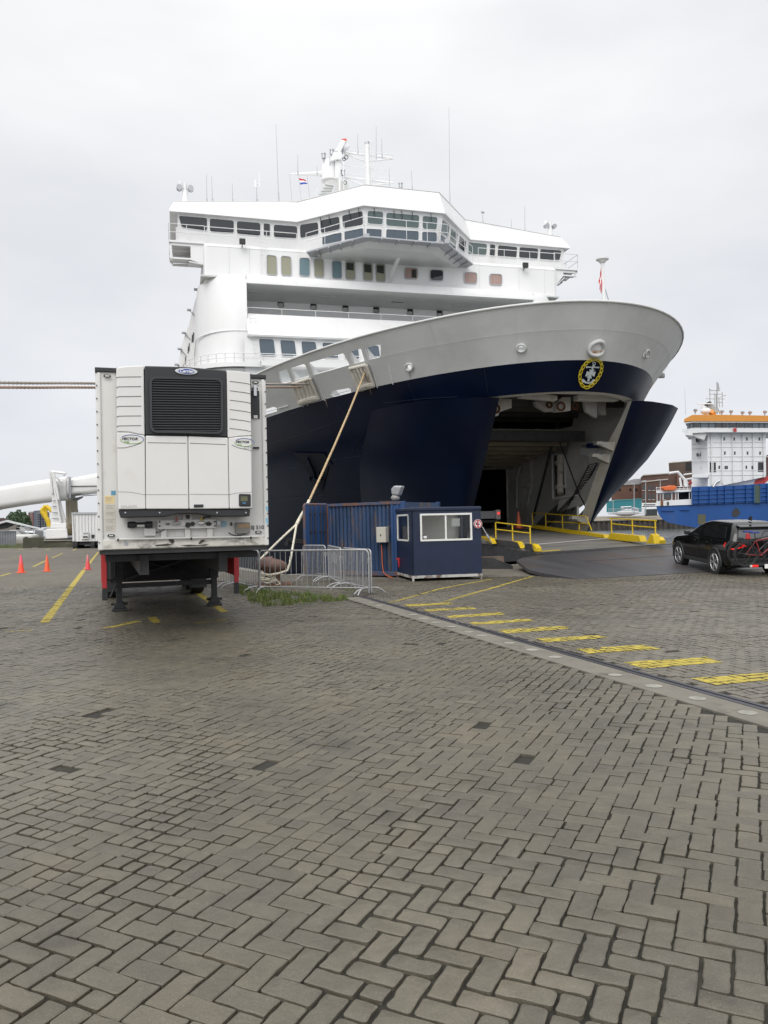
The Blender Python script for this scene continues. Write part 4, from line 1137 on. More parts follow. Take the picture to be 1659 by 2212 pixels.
# ledge and rails round the corner
def round_pts(z, off, t_in=8.8, n=10, tail=-6.0):
    P = [(-12.6 - off, tail), (-12.6 - off, -1.6)]
    for k in range(1, n + 1):
        t = math.pi / 2 * k / n; P.append((-12.6 - off + (2.6 + off) * (1 - math.cos(t)), -1.6 + (3.6 + off) * math.sin(t)))
    P.append((-t_in, 2.0 + off)); return [U(t, s, z) for t, s in P]
mb = MB(); mb.tube(round_pts(14.05, .12, 9.6), .05, 6); mb.build('ledge_moulding', m_white, ferry, smooth=True)
mb = MB(); a = round_pts(11.9, 1.0); b2 = round_pts(11.9, -.2); mb.loft([a, b2], closed=False); mb.loft([[p - Vector((0, 0, .3)) for p in a], a], closed=False)
mb.add([U(-9, 3.0, 11.9), U(10.4, 3.0, 11.9), U(10.4, 3.6, 11.9), U(-9, 3.6, 11.9), U(-9, 3.6, 11.6), U(10.4, 3.6, 11.6)], [(0, 3, 2, 1), (3, 4, 5, 2)])
mb.build('mooring_walkway', m_white, ferry)
P = round_pts(11.9, .95) + [U(10.2, 3.55, 11.9)]
rail_line(P, .62, 'guard_rail', 2.2, (1.0, .5))
mb = MB()       # lower apron under the walkway down behind the bulwark
a = round_pts(11.6, .6); b2 = round_pts(8.9, .6); mb.loft([b2, a], closed=False); mb.quad(U(-8.8, 2.75, 8.9), U(10.4, 2.75, 8.9), U(10.4, 2.75, 11.6), U(-8.8, 2.75, 11.6)); mb.build('apron', m_white, ferry, smooth=True)
# ladders
def ladder(a, b2, wd, name='ladder', n=None, m=None, r=.022):
    a, b2 = Vector(a), Vector(b2); L_ = (b2 - a).length; n = n or int(L_ / .3); h = Vector((wd / 2, 0, 0)); mb = MB()
    for o in (-1, 1): mb.tube([a + h * o, b2 + h * o], r, 5)
    for k in range(n + 1): p = a.lerp(b2, k / n); mb.tube([p - h, p + h], r * .7, 4)
    return mb.build(name, m or m_white, ferry)
ladder(U(*on_s(z1(650, 1222), 2.2)), U(*on_s(z1(680, 1500), 3.1)), .42)
ladder(U(*on_s(z1(722, 755), .75)), U(*on_s(z1(726, 948), .75)), .42)

# --- upper wall under the bridge
mb = MB(); mb.prism([U(-12.2, .6, 17.3), U(12.6, .6, 17.3), U(12.6, -30, 17.3), U(-12.2, -30, 17.3)], U(0, 0, 20.0) - U(0, 0, 17.3)); mb.build('upper_wall', m_white, ferry, bevel=.25)
pl = lambda p: on_s(p, .62)
cm = [m_blind, m_blind, m_teal, m_blind, m_teal, m_blind, m_blind, m_blind]
for a, mm in zip([(748,838,808,845,812,968,750,962),(842,845,902,850,906,970,845,966),(963,857,1022,860,1026,974,963,970),(1058,864,1115,868,1118,982,1060,978),(1175,877,1232,880,1236,990,1177,987),(1262,881,1320,884,1323,997,1264,993),(1378,890,1435,895,1438,1004,1380,1000),(1460,897,1517,900,1520,1012,1462,1008)], cm):
    window(ferry, qd(q4(a), z1, pl), mm, .055, .06, m_galv, r=.13)
for a, mm in zip([(322,922,402,926,402,992,320,990),(488,935,570,938,568,1005,488,1002),(712,950,790,955,788,1022,712,1018),(878,962,953,966,952,1032,878,1028)], (m_pink, m_glass, m_pink, m_pink)):
    window(ferry, qd(q4(a), z2, pl), mm, .07, .06, m_galv, r=.13)
m_dark_pane = mat('dark_pane', (.03, .035, .03), .05)  # darker quad over part of some window panes
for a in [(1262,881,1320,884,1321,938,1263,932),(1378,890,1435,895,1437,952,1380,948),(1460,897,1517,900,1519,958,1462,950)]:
    q = qd([(a[0] + 6, a[1] + 6), (a[2] - 6, a[3] + 6), (a[4] - 6, a[5]), (a[6] + 6, a[7])], z1, lambda p: on_s(p, .66)); mb = MB(); mb.quad(q[3], q[2], q[1], q[0]); mb.build('pane', m_dark_pane, ferry)
q = qd([(368,930),(396,932),(396,985),(366,983)], z2, lambda p: on_s(p, .66)); mb = MB(); mb.quad(q[3], q[2], q[1], q[0]); mb.build('pane', m_dark_pane, ferry)
for a in ((588, 748, z1), (1110, 903, z2)):
    t, s, z = on_s(a[2](a[0], a[1]), 1.0); mb = MB(); mb.box(U(t, s, z), (.42, .22, .38)); mb.cyl(U(t, s - .1, z - .15), U(t, s - .5, z - .25), .04, 6); mb.build('floodlight', m_black, ferry, bevel=.03)

# --- wheelhouse
BL = [(-13.75, .1, .35), (-6.05, .1, .3), (-2.35, 3.55, .3), (2.9, 3.45, .3), (6.3, -.45, .3), (13.9, -.7, .35)]   # t, s at head height
def bpt(i, z):
    t, s, l = BL[i]; k = (21.8 - z) / 1.8 * .28
    return (t, s - k, z)
zbot = [20.0, 20.0, 19.55, 19.55, 20.0, 20.0]
segs = [(0, 1), (1, 2), (2, 3), (3, 4), (4, 5)]
def spl(i, j): return lambda p: on_pl(p, bpt(i, 21.8), bpt(j, 21.8), bpt(i, 20.0))
W1 = {0: [(172,580,357,595,357,680,190,655),(375,598,532,612,532,693,375,683),(552,615,705,628,705,712,552,698),(727,630,768,634,768,713,727,708),(793,638,945,650,945,728,793,720)],
      1: [(965,640,1083,622,1088,700,968,728),(1097,612,1222,585,1228,668,1103,695),(1240,580,1375,548,1378,640,1248,662),(1112,715,1238,690,1238,745,1112,770),(1254,685,1378,660,1380,715,1254,740)]}
W2_ = {2: [(78,548,180,555,176,638,78,632),(200,560,415,578,412,662,200,645),(437,582,535,590,528,672,437,665),(70,665,170,670,168,722,72,715),(200,668,412,682,410,742,198,727),(434,685,530,690,530,750,434,745)],
       3: [(563,603,612,642,603,722,553,690),(622,655,666,692,657,775,612,740),(676,710,720,745,712,822,668,785),(552,700,598,738,596,770,550,740),(608,750,652,785,648,815,606,782)],
       4: [(730,752,858,765,853,838,725,828),(878,765,912,770,908,845,874,838),(930,772,1055,785,1050,855,925,845),(1070,785,1192,795,1188,865,1066,855),(1205,797,1345,808,1330,875,1202,868)]}
mb = MB()
for i, j in segs:
    hi = [bpt(i, 21.95), bpt(j, 21.95)]; zb0, zb1 = (min(zbot[i], zbot[j]),) * 2
    lo = [bpt(i, zb0), bpt(j, zb0)]
    mb.quad(U(*lo[0]), U(*lo[1]), U(*hi[1]), U(*hi[0]))
for i, sg in ((0, -1), (5, 1)):
    a, b2 = bpt(i, 20.0), bpt(i, 21.95); a = (a[0] - sg * .25, a[1], a[2])
    P = [U(*a), U(*b2), U(b2[0] - sg * .3, -6, 21.95), U(a[0] - sg * .3, -6, 20.0)]
    mb.add(P, [(0, 1, 2, 3)] if sg > 0 else [(3, 2, 1, 0)])
wh = mb.build('wheelhouse', m_white, ferry)
m_glc = mat('bridge_glass_sky_tint', (.07, .105, .10), .06, spec=.8)  # sky reflection of the middle windows put into the glass colour
for k, L_ in W1.items():
    for n_, a in enumerate(L_): window(ferry, qd(q4(a), z1, spl(*segs[k])), (m_glassb if (k == 1 and n_ > 2) else m_glass), .045, .04, r=.10)
for k, L_ in W2_.items():
    for n_, a in enumerate(L_):
        mm = m_glc if (k == 2 and n_ < 3) or (k == 3 and n_ < 2) or (k == 4 and n_ == 0) else (m_glassb if (k in (2, 3) and n_ > 2) else m_glass)
        window(ferry, qd(q4(a), z2, spl(*segs[k])), mm, .05, .05, r=.10)
# wipers over the middle windows
for p, f, k in [((1095,600), z1, 1), ((1152,590), z1, 1), ((1283,555), z1, 1), ((1343,540), z1, 1), ((120,545), z2, 2), ((250,560), z2, 2), ((300,562), z2, 2), ((368,568), z2, 2), ((490,580), z2, 2)]:
    mb = MB(); a = U(*spl(*segs[k])(f(*p))) + Vector((0, -.12, 0)); mb.tube([a + Vector((0, .1, .15)), a, a + Vector((.05, .02, -.55))], .022, 4); mb.build('window_wiper', m_black, ferry)
# roof: fascia and deck
lo = [(-14.23, .45), (-6.12, .36), (-2.45, 3.83), (3.03, 3.70), (6.35, -.29), (14.27, -.47)]
hi = [(-13.95, -1.85), (-5.96, -.2), (-2.21, 3.26), (2.83, 3.18), (6.14, -.72), (14.6, -2.4)]
mb = MB()
A = [U(t, s, 21.85) for t, s in lo]; A2 = [U(t, s - .03, 22.0) for t, s in lo]; B = [U(t, s, 23.4) for t, s in hi]
mb.loft([A, A2, B], closed=False)
Bk = [U(-13.95, -9, 23.4), U(14.6, -9, 23.4)]; Ak = [U(-14.23, -9, 21.85), U(14.27, -9, 21.85)]
mb.add(B + Bk[::-1], [(0, 1, 2, 3, 4, 5, 6, 7)])
mb.add(A + Ak[::-1], [(7, 6, 5, 4, 3, 2, 1, 0)])
mb.add([A[0], A2[0], B[0], Bk[0], Ak[0]], [(0, 4, 3, 2, 1)][:1]); mb.add([A[5], A2[5], B[5], Bk[1], Ak[1]], [(0, 1, 2, 3, 4)])
mb.quad(Ak[0], Bk[0], Bk[1], Ak[1])
roof = mb.build('wheelhouse_roof', m_white, ferry, fix=True)
mb = MB()
mb.tube([p + Vector((0, 0, .03)) for p in B], .035, 5); mb.build('roof_edge', m_pale, roof)
mb = MB()
for i in range(5):
    n2 = max(2, int((A[i + 1] - A[i]).length / 3.2))
    for k in range(1, n2): mb.tube([A2[i].lerp(A2[i + 1], k / n2) + Vector((0, -.004, 0)), B[i].lerp(B[i + 1], k / n2) + Vector((0, -.004, 0))], .006, 4)
for i in (1, 2, 3, 4): mb.tube([A2[i], B[i]], .010, 4)
mb.build('fascia_seam', m_pale, roof)
mb = MB()
for t_ in (-10.6, -9.3, 6.6, 9.6, 11.6): mb.tube([U(t_, .612, 17.8), U(t_, .612, 19.9)], .007, 4)
mb.tube([U(-12.0, .612, 19.75), U(12.4, .612, 19.75)], .007, 4)
for t_ in (-7.5, -4, -.5, 3, 6.5): mb.tube([U(t_, 1.72, 15.2), U(t_, 3.01, 13.64)], .008, 4); mb.tube([U(t_ + 1, 2.01, 17.15), U(t_ + 1, 2.01, 17.3), U(t_ + 1, 1.83, 17.65)], .007, 4)
mb.build('wall_seam', m_pale, ferry)
# wing platforms
for sg, P0 in ((-1, (-14.3, -12.1)), (1, (14.4, 12.5))):
    o_, i_ = P0; mb = MB()
    mb.prism([U(o_, .4, 20.05), U(i_, .4, 20.05), U(i_, -3.2, 20.05), U(o_, -3.2, 20.05)], U(0, 0, -.12) - U(0, 0, 0))
    zo = 18.9 if sg < 0 else 19.5
    for s_ in (.3, -.8, -1.9, -3.0):
        k_ = (.3 - s_) / 3.3 * .9; mq = o_ * .4 + i_ * .6; mb.prism([U(mq, s_, 19.93), U(i_, s_, 19.93), U(i_, s_, 18.6 + k_), U(mq, s_, min(19.8, zo + k_))], U(0, -.1, 0) - U(0, 0, 0)); mb.prism([U(o_, s_, 19.93), U(mq, s_, 19.93), U(mq, s_, 19.75), U(o_, s_, 19.75)], U(0, -.08, 0) - U(0, 0, 0)); mb.prism([U(o_, s_, 19.93), U(o_ * .99, s_, 19.93), U(o_ * .985, s_, min(19.7, zo + k_)), U(o_ * .995, s_, min(19.7, zo + k_))], U(0, -.1, 0) - U(0, 0, 0)); mb.prism([U(o_ * .99, s_, min(19.68, zo + .1 + k_)), U(mq, s_, min(19.7, zo + .1 + k_)), U(mq, s_, min(19.6, zo + k_)), U(o_ * .985, s_, min(19.6, zo + k_))], U(0, -.3, 0) - U(0, 0, 0))
    mi_ = (o_ * .45 + i_ * .55)
    mb.prism([U(mi_, .3, zo - .15), U(i_, .3, 18.6), U(i_, -3.0, 19.5), U(mi_, -3.0, zo + .6)], U(0, 0, .06) - U(0, 0, 0))
    mb.build('wing_platform', m_white, ferry)
    rail_line([U(i_, .38, 20.05), U(o_, .38, 20.05), U(o_, -3.1, 20.05)], 1.15, 'guard_rail', 1.6, (1.0, .5))
    q = [U(*on_s(z1(*p), -.2)) for p in [(195,685),(325,695),(325,755),(197,745)]] if sg < 0 else [U(*on_s(z2(*p), -.9)) for p in [(1200,885),(1322,895),(1322,948),(1230,942)]]
    mb = MB(); a = [U(o_ * .97, -.25 if sg < 0 else -.95, 20.05), U(i_, -.25 if sg < 0 else -.95, 20.05)]
    mb.quad(*( (a[0], a[1], a[1] + Vector((0, 0, 1.2)), a[0] + Vector((0, 0, 1.2))) if sg < 0 else (a[1], a[0], a[0] + Vector((0, 0, 1.2)), a[1] + Vector((0, 0, 1.2))) )); mb.build('wing_front', m_white, ferry)
    window(ferry, q, m_glassb, .05, .05, r=.08)
# rails along the wheelhouse front ledge and walkway
rail_line([U(-12.1, .55, 20.0), U(-6.2, .55, 20.0)], 1.1, 'guard_rail', 1.9, (1.0, .5))
rail_line([U(6.6, .5, 20.0), U(12.5, .5, 20.0)], 1.1, 'guard_rail', 1.9, (1.0, .5))
wk = [(-5.7, 1.3), (-2.65, 4.75), (2.85, 4.6), (5.9, 1.2)]
mb = MB(); n_ = [U(t, s, 19.6) for t, s in wk]; bk = [U(-5.2, .3, 19.6), U(-2.4, 3.0, 19.6), (U(2.6, 2.9, 19.6)), U(5.6, .2, 19.6)]
mb.loft([bk, n_], closed=False); mb.loft([n_, [p - Vector((0, 0, .10)) for p in n_]], closed=False)
mb.loft([[p - Vector((0, 0, .10)) for p in n_], [p - Vector((0, 0, .10)) for p in bk]], closed=False)
for i in range(3):
    for k in range(1, 5):
        a = n_[i].lerp(n_[i + 1], k / 5); b2 = bk[i].lerp(bk[i + 1], k / 5); mb.tube([a - Vector((0, 0, .14)), b2 - Vector((0, 0, .14))], .05, 4)
mb.build('front_walkway', m_galv, ferry)
rail_line([U(-5.7, 1.28, 19.6), U(-2.65, 4.72, 19.6), U(2.85, 4.57, 19.6), U(5.9, 1.18, 19.6)], 1.3, 'guard_rail', 1.7, (1.0, .55))
mb = MB(); sf_ = [(-5.9, .58), (-2.3, 4.0), (2.7, 3.9), (6.1, .58)]
sf_ = [(-5.0, .9), (-2.3, 4.1), (2.45, 4.0), (5.3, .9)]; T = [U(t, s, 19.52) for t, s in sf_]; Bq = [U(-4.6, .62, 19.46), U(-2.1, 3.6, 19.25), U(2.2, 3.5, 19.25), U(4.9, .62, 19.44)]; C3 = [U(-4.6, .58, 19.45), U(-2, .6, 19.36), U(2.1, .6, 19.36), U(4.9, .58, 19.43)]
mb.loft([T, Bq, C3], closed=False); mb.build('walkway_soffit', m_pale, ferry)
mb = MB(); t, s, z = on_s(z1(1600, 870), 1.6); mb.tube([U(t, 2.0, 19.45), U(t - .3, .55, 18.2)], .16, 6); mb.build('soffit_strut', m_white, ferry)
for p, f in (((1400, 712), z1), ((72, 712), z2), ((597, 750), z2)):
    t, s, z = on_s(f(*p), 5.2); mb = MB(); mb.box(U(t, s, z), (.36, .2, .3)); mb.build('floodlight', m_galv, ferry, bevel=.03)
# dark horn / fin near the corner
mb = MB(); mb.prism([U(*on_s(z1(*p), -.5)) for p in [(350,895),(378,890),(380,872),(388,945),(352,962)]], Vector((0, .5, 0))); mb.build('vent_cowl', m_black, ferry)
# side wall windows and side gear seen edge-on
for i, (x, y, h) in enumerate([(285,1275,75),(277,1300,60),(265,1345,60),(258,1360,50),(238,1415,50),(232,1435,45),(214,1500,50),(305,1490,50)]):
    mb = MB()
    q_ = [U(*on_s(z1(x + dx, y + dy), -8.96)) for dx, dy in ((0, 0), (6, -4), (4, h - 4), (-2, h))]
    mb.prism(q_, Vector((0, .02, 0))); mb.build('side_window', m_glass, ferry)
mb = MB(); prof = [on_s(z1(*p), -9.0) for p in [(296,1050),(290,1100),(262,1200),(240,1290),(215,1350),(187,1440),(168,1555)]]
prof = [(t, z) for t, _, z in prof] + [(-14.1, 9.0)]
mb.loft([[U(t, -9.0, z) for t, z in prof], [U(t, -60, z) for t, z in prof], [U(t * .97, -145, z) for t, z in prof]][::-1], closed=False)
mb.add([U(t, -9.0, z) for t, z in prof] + [U(-12.0, -9, 9.0), U(-12.0, -9, prof[0][1])], [tuple(range(len(prof) + 2))])
mb.build('ship_side', m_white, ferry, smooth=True, ang=40)
for x, y in ((284,1062),(240,1196),(205,1345),(178,1450),(158,1552)):
    t, s_, z = on_s(z1(x, y), -8.9); mb = MB(); mb.box(U(t, s_, z), (.32, .4, .10)); mb.cyl(U(t, s_ , z), U(t + .5, s_, z - .5), .03, 5); mb.build('deck_lamp', m_galv, ferry)

# --- mast, radar and aerials on the roof
MS = lambda p, s=-7.0: U(*on_s(zM(*p), s))
mast = None
mb = MB(); mb.tube([MS((1095, 720)), MS((1080, 150))], .26, 10, r2=.20); mast = mb.build('signal_mast', m_white, ferry, smooth=True)
mb = MB(); mb.cyl(MS((1080, 160)), MS((1079, 132)), .22, 10); mb.build('mast_light', m_galv, mast)
mb = MB()
for L_, r_ in (([(745,265),(1070,300),(1415,345)], .085), ([(780,280),(1065,385)], .075), ([(1415,345),(1110,385)], .075), ([(1415,345),(1165,300)], .05),
               ([(790,590),(1070,625),(1425,665)], .085), ([(780,600),(1020,690)], .075), ([(1425,665),(1110,700)], .075),
               ([(735,350),(860,300)], .05)):
    mb.tube([MS(p) for p in L_], r_, 6)
mb.build('yard', m_white, mast, smooth=True)
mb = MB()
for L_, r_ in (([(815,232),(1050,250),(1165,265),(1418,298),(1400,330)], .028), ([(740,420),(800,440),(1060,470),(1180,482),(1405,508),(1400,345)], .028), ([(800,560),(860,555),(1080,575),(1180,590),(1435,615),(1408,665)], .028), ([(1405,665),(1408,715)], .03)):
    mb.tube([MS(p) for p in L_], r_, 5)
mb.build('yard_rail', m_white, mast)
mb = MB()
for x in (1122, 1150): mb.tube([MS((x, 135), -6.7), MS((x + 18, 700), -6.7)], .028, 5)
for k in range(19): y = 140 + k * 30; mb.tube([MS((1122 + k, y), -6.7), MS((1150 + k, y), -6.7)], .02, 4)
for y in (135, 450, 605): mb.tube([MS((1110 + 58 * math.cos(t), y + 22 * math.sin(t)), -6.5) for t in [math.pi * 2 * k / 14 for k in range(14)]], .025, 4, closed=True)
mb.build('mast_ladder', m_white, mast)
# radar tower
mb = MB(); mb.tube([MS((585, 640)), MS((575, 385))], .70, 16, r2=.62); rt_ = mb.build('radar_tower', m_white, ferry, smooth=True, ang=50)
mb = MB(); mb.prism([MS(p, -6.4) for p in [(660,370),(760,370),(715,600),(665,610)]], Vector((0, .7, 0)))
mb.prism([MS(p, -6.2) for p in [(640,260),(740,250),(765,310),(740,360),(700,350),(600,380)]], Vector((0, 1.1, 0)))
mb.build('radar_pedestal', m_white, rt_, bevel=.04)
mb = MB(); mb.prism([MS(p, -6.3) for p in [(540,650),(600,625),(685,635),(600,800),(440,845)]], Vector((0, .12, 0)))
mb.prism([MS(p, -6.3) for p in [(690,615),(800,640),(850,690),(830,745),(640,790)]], Vector((0, .12, 0)))
for k in range(4):
    mb.prism([MS((540 - k * 25, 665 + k * 42), -6.4), MS((640 - k * 12, 685 + k * 30), -6.4), MS((650 - k * 12, 700 + k * 30), -6.2), MS((530 - k * 25, 680 + k * 42), -6.2)], Vector((0, .7, -.05)))
mb.build('tower_gusset', m_pale, rt_)
mb = MB(); a, b2 = MS((400, 795)), MS((520, 600)); c, d = MS((425, 850)), MS((525, 690))
mb.tube([c, a, b2, d], .03, 5)
for k in (.25, .5, .75): mb.tube([a.lerp(b2, k), c.lerp(d, k)], .022, 4)
mb.build('tower_rail', m_white, rt_)
mb = MB(); mb.prism([MS(p, -6.3) for p in [(660,250),(750,95),(810,115),(735,258)]], Vector((0, .5, 0))); ant = mb.build('radar_scanner', m_white, rt_, bevel=.05)
mb = MB(); mb.prism([MS(p, -6.33) for p in [(750,88),(812,84),(812,118),(755,103)]], Vector((0, .56, 0))); mb.build('scanner_tip', mat('red_orange', (.65, .08, .04), .5), ant)
mb = MB(); mb.tube([MS((775,255)), MS((840,178))], .12, 8); mb.build('radar_scanner', m_white, rt_, smooth=True)
mb = MB(); mb.tube([MS((550,545)), MS((75,550))], .24, 8, r2=.07); mb.build('signal_yard', m_white, rt_, smooth=True)
mb = MB()
for L_ in ([(68,555),(98,905)], [(185,565),(218,890)], [(297,565),(328,860)]): mb.tube([MS(p) for p in L_], .012, 4)
mb.build('halyard', m_galv, rt_)
mb = MB()
for c, r_ in (((780,355), 20), ((805,330), 26), ((790,660), 24)):
    mb.tube([MS((c[0] + r_ * math.cos(t), c[1] + r_ * math.sin(t)), -6) for t in [2 * math.pi * k / 12 for k in range(12)]], .03, 5, closed=True)
mb.build('cable_loop', m_dark, rt_)
for L_ in ([(722,600),(722,770)], [(775,380),(775,750)]):
    mb = MB(); mb.tube([MS(p, -5.8) for p in L_], .08 if L_[0][0] < 730 else .03, 6); mb.build('stay_tube', m_white, rt_, smooth=True)
for x, y in ((755,215),(513,318),(765,538),(622,270),(1518,705)):
    c = MS((x, y), -6.6); mb = MB(); mb.cyl(c + Vector((0, 0, -.18)), c + Vector((0, 0, .18)), .17, 8); mb.cyl(c + Vector((0, 0, .18)), c + Vector((0, 0, .25)), .2, 8); mb.cyl(c + Vector((0, 0, -.5)), c + Vector((0, 0, -.18)), .05, 6); mb.build('navigation_light', m_galv, ferry)
# whip aerials
def whip(p0, p1, f, s, r0=.04, r1=.01, foot=0.0):
    a = U(*on_s(f(*p0), s)); b2 = U(*on_s(f(*p1), s)); mb = MB(); mb.tube([a - Vector((0, 0, .15)), a.lerp(b2, .12)], r0 * 1.6, 6); mb.tube([a.lerp(b2, .12), b2], r0 * .8, 5, r2=r1 * 1.4)
    return mb.build('whip_aerial', m_galv, ferry)
for a in (((826,490),(807,-20)), ((356,488),(354,305)), ((393,488),(387,318)), ((525,486),(521,365)), ((1462,200),(1462,-5)), ((950,300),(950,178)), ((1342,160),(1342,45)), ((1500,195),(1498,72)), ((1160,240),(1159,140)), ((1076,300),(1075,255))):
    whip(a[0], a[1], z1, -4.0, .035)
for a in (((616,508),(610,-130)), ((371,404),(365,285)), ((1107,682),(1105,520)), ((1018,665),(1018,600)), ((222,395),(220,270))): whip(a[0], a[1], z2, -4.0, .03)
whip((683, 488), (681, 360), z1, -3, .05); whip((833, 625), (830, 560), z2, -3, .04)
c = U(*on_s(z2(831, 557), -3)); mb = MB(); mb.cyl(c - Vector((.12, 0, 0)), c + Vector((.12, 0, 0)), .1, 6); mb.build('wind_sensor', m_galv, ferry)
c = U(*on_s(z1(683, 372), -3)); mb = MB(); mb.cyl(c - Vector((.1, 0, .3)), c + Vector((-.1, 0, .3)), .1, 6); mb.cyl(c + Vector((.2, 0, -.2)), c + Vector((.2, 0, .9)), .05, 5); mb.cyl(c, c + Vector((.2, 0, 0)), .04, 5); mb.build('wind_sensor', m_white, ferry)
for p, f in (((213, 400), z1), ((1270, 648), z2)):
    c = U(*on_s(f(*p), -2.5)); kk = .78 if f is z1 else .66; mb = MB(); mb.tube([c + Vector((0, 0, -1.75 * kk)), c + Vector((0, 0, -.2))], .36 * kk, 10, r2=.2); 
    mb.cyl(c + Vector((0, 0, -.25)), c + Vector((0, 0, .35)), .16, 8); st_ = mb.build('searchlight_post', m_white, ferry, smooth=True, ang=50)
    for sx in (-.52, .52):
        mb = MB(); mb.cyl(c + Vector((sx * kk, .2, 0)), c + Vector((sx * kk, -.25, -.03)), .27 * kk, 12); mb.build('searchlight', m_galv, st_, smooth=True, ang=50)
    mb = MB(); mb.cyl(c + Vector((-.5 * kk, 0, .0)), c + Vector((.5 * kk, 0, 0)), .06, 6); mb.cyl(c + Vector((-.35, 0, .05)), c + Vector((-.35, 0, .45)), .16, 8); mb.build('searchlight_arm', m_white, st_)

# Dutch courtesy flag on its halyard and the flag on the bow staff
def cloth(name, quad, nx, ny, colors, label, cat, amp=.06, ph=0.0, cross=False):
    a, b2, c, d = [Vector(p) for p in quad]; mb = MB(); vs = []
    nrm = (b2 - a).cross(d - a).normalized()
    for j in range(ny + 1):
        for i in range(nx + 1):
            u, v = i / nx, j / ny; p = a.lerp(b2, u).lerp(d.lerp(c, u), v) + nrm * amp * math.sin(u * 7 + v * 2 + ph) * u; vs.append(p)
    fs = []; ms_ = []
    for j in range(ny):
        for i in range(nx):
            fs.append((j * (nx + 1) + i, j * (nx + 1) + i + 1, (j + 1) * (nx + 1) + i + 1, (j + 1) * (nx + 1) + i))
            if cross: ms_.append(1 if (i in (nx // 3,) or j in (ny // 2,)) else 0)
            else: ms_.append(min(len(colors) - 1, int(j / ny * len(colors))))
    org = sum((Vector(p) for p in quad), Vector()) / 4
    mb.v = [tuple(v - org) for v in vs]; mb.f = fs; mb.m = ms_
    o = mb.build(name, colors, None, smooth=True, ang=180)
    M = Matrix.Translation(SO) @ Matrix.Rotation(SA, 4, 'Z'); o.matrix_world = M @ Matrix.Translation(org)
    return tag(o, label, cat)
m_fr = mat('flag_red', (.50, .03, .04), .8); m_fw = mat('flag_white', (.75, .75, .76), .8); m_fb = mat('flag_blue', (.04, .06, .38), .8)
cloth('flag', [MS((190,600), -6.9), MS((280,628), -6.9), MS((302,672), -6.9), MS((208,688), -6.9)], 12, 6, [m_fr, m_fw, m_fb], 'small red white and blue striped flag on the ferry mast halyard', 'flag', .08)
c0 = U(*on_s(z2(1625, 1150), 26.6)); c1 = U(*on_s(z2(1612, 868), 26.6))
jk = empty('jackstaff', (0, 0, 0)); jk.parent = ferry
mb = MB(); mb.tube([c0 + Vector((0, 0, -.8)), c1], .085, 10, r2=.065); mb.build('staff', m_white, jk, smooth=True)
mb = MB(); mb.cyl(c1, c1 + Vector((0, 0, .05)), .24, 14); mb.cyl(c1 - Vector((0, 0, .12)), c1, .1, 10, r2=.2); mb.build('truck_cap', m_white, jk, smooth=True, ang=40)
q = [U(*on_s(z2(*p), 26.6)) for p in [(1605,905),(1588,1000),(1612,1090),(1616,1085)]]
bpy.data.objects.remove(jk) if False else None
cloth('flag', [U(*on_s(z2(*p), 26.6)) for p in [(1607,900),(1612,1088),(1600,1068),(1587,1010)]], 12, 6, [m_fr, m_fw], 'furled red and white flag hanging from the white staff on the ferry bow', 'flag', .05, cross=True)
mb = MB(); mb.tube([U(*on_s(z2(1628, 1050), 26.5)), U(*on_s(z2(1655, 1140), 26.5))], .02, 4); mb.build('staff_stay', m_galv, ferry)
# ================================================================== REFRIGERATED TRAILER
trl = empty('refrigerated_trailer', (-3.11, 12.07, 0), R(19.9), 'white refrigerated semi-trailer standing on its landing legs, cooling unit facing the camera', 'trailer')
T = survey(trl)
TX = lambda x, y, d=0.0: T(zT(x, y), d)
m_tw = mat('trailer_white', (.64, .635, .61), .4, var=.03, vscale=1.5, dirt=(.50, .46, .38), dscale=1.4, dlo=.60, dhi=.82)
m_tp = mat('unit_white', (.66, .655, .635), .35, var=.02, vscale=2, dirt=(.62, .60, .54), dscale=2.2, dlo=.6, dhi=.8)
m_grime = mat('trailer_grime', (.62, .60, .55), .55, var=.08, vscale=5, dirt=(.07, .055, .04), dscale=2.6, dlo=.50, dhi=.66, stretch=(1, 1, 1.6))
m_lab = mat('beige_label', (.60, .57, .50), .6, var=.06, vscale=30); m_laby = mat('yellow_label', (.75, .60, .32), .6)
m_ltr = mat('black_letter', (.02, .02, .022), .6); m_grl = mat('pencil_grey', (.22, .22, .22), .8); m_green = mat('leaf_green', (.22, .42, .10), .5); m_dkb = mat('logo_blue', (.03, .08, .35), .4)
Tt, Tb = 4.19, 1.43
mb = MB(); mb.bx(-1.29, 1.29, 0, 13.4, Tb, Tt); mb.build('box_body', m_tw, trl, bevel=.02)
# lower front rail, grimy
mb = MB(); mb.bx(-1.26, 1.26, -.03, 0.02, Tb + .01, Tb + .16); mb.build('front_sill', m_grime, trl, bevel=.01)
mb = MB(); mb.bx(-1.28, 1.28, .02, 13.40, Tb - .07, Tb); mb.build('floor_frame', m_dark, trl)
for sx in (-1, 1):
    mb = MB(); mb.bx(sx * 1.30, sx * 1.225, -.035, .03, Tb, Tt - .06); mb.build('corner_post', m_tp, trl, bevel=.02)
mb = MB()
for sx in (-1, 1):
    for k in range(14): z = Tb + .12 + k * .198; mb.cyl((sx * 1.285, -.05, z), (sx * 1.285, -.03, z), .011, 6)
mb.build('post_rivet', m_black, trl)
mb = MB()
mb.bx(-1.305, 1.305, -.04, .06, Tt - .05, Tt + .015); mb.build('roof_edge_trim', m_black, trl, bevel=.01)
mb = MB()
for sx in (-1, 1): mb.bx(sx * 1.305, sx * 1.295, .06, 13.4, Tt - .05, Tt + .015)
mb.build('roof_side_trim', m_black, trl)
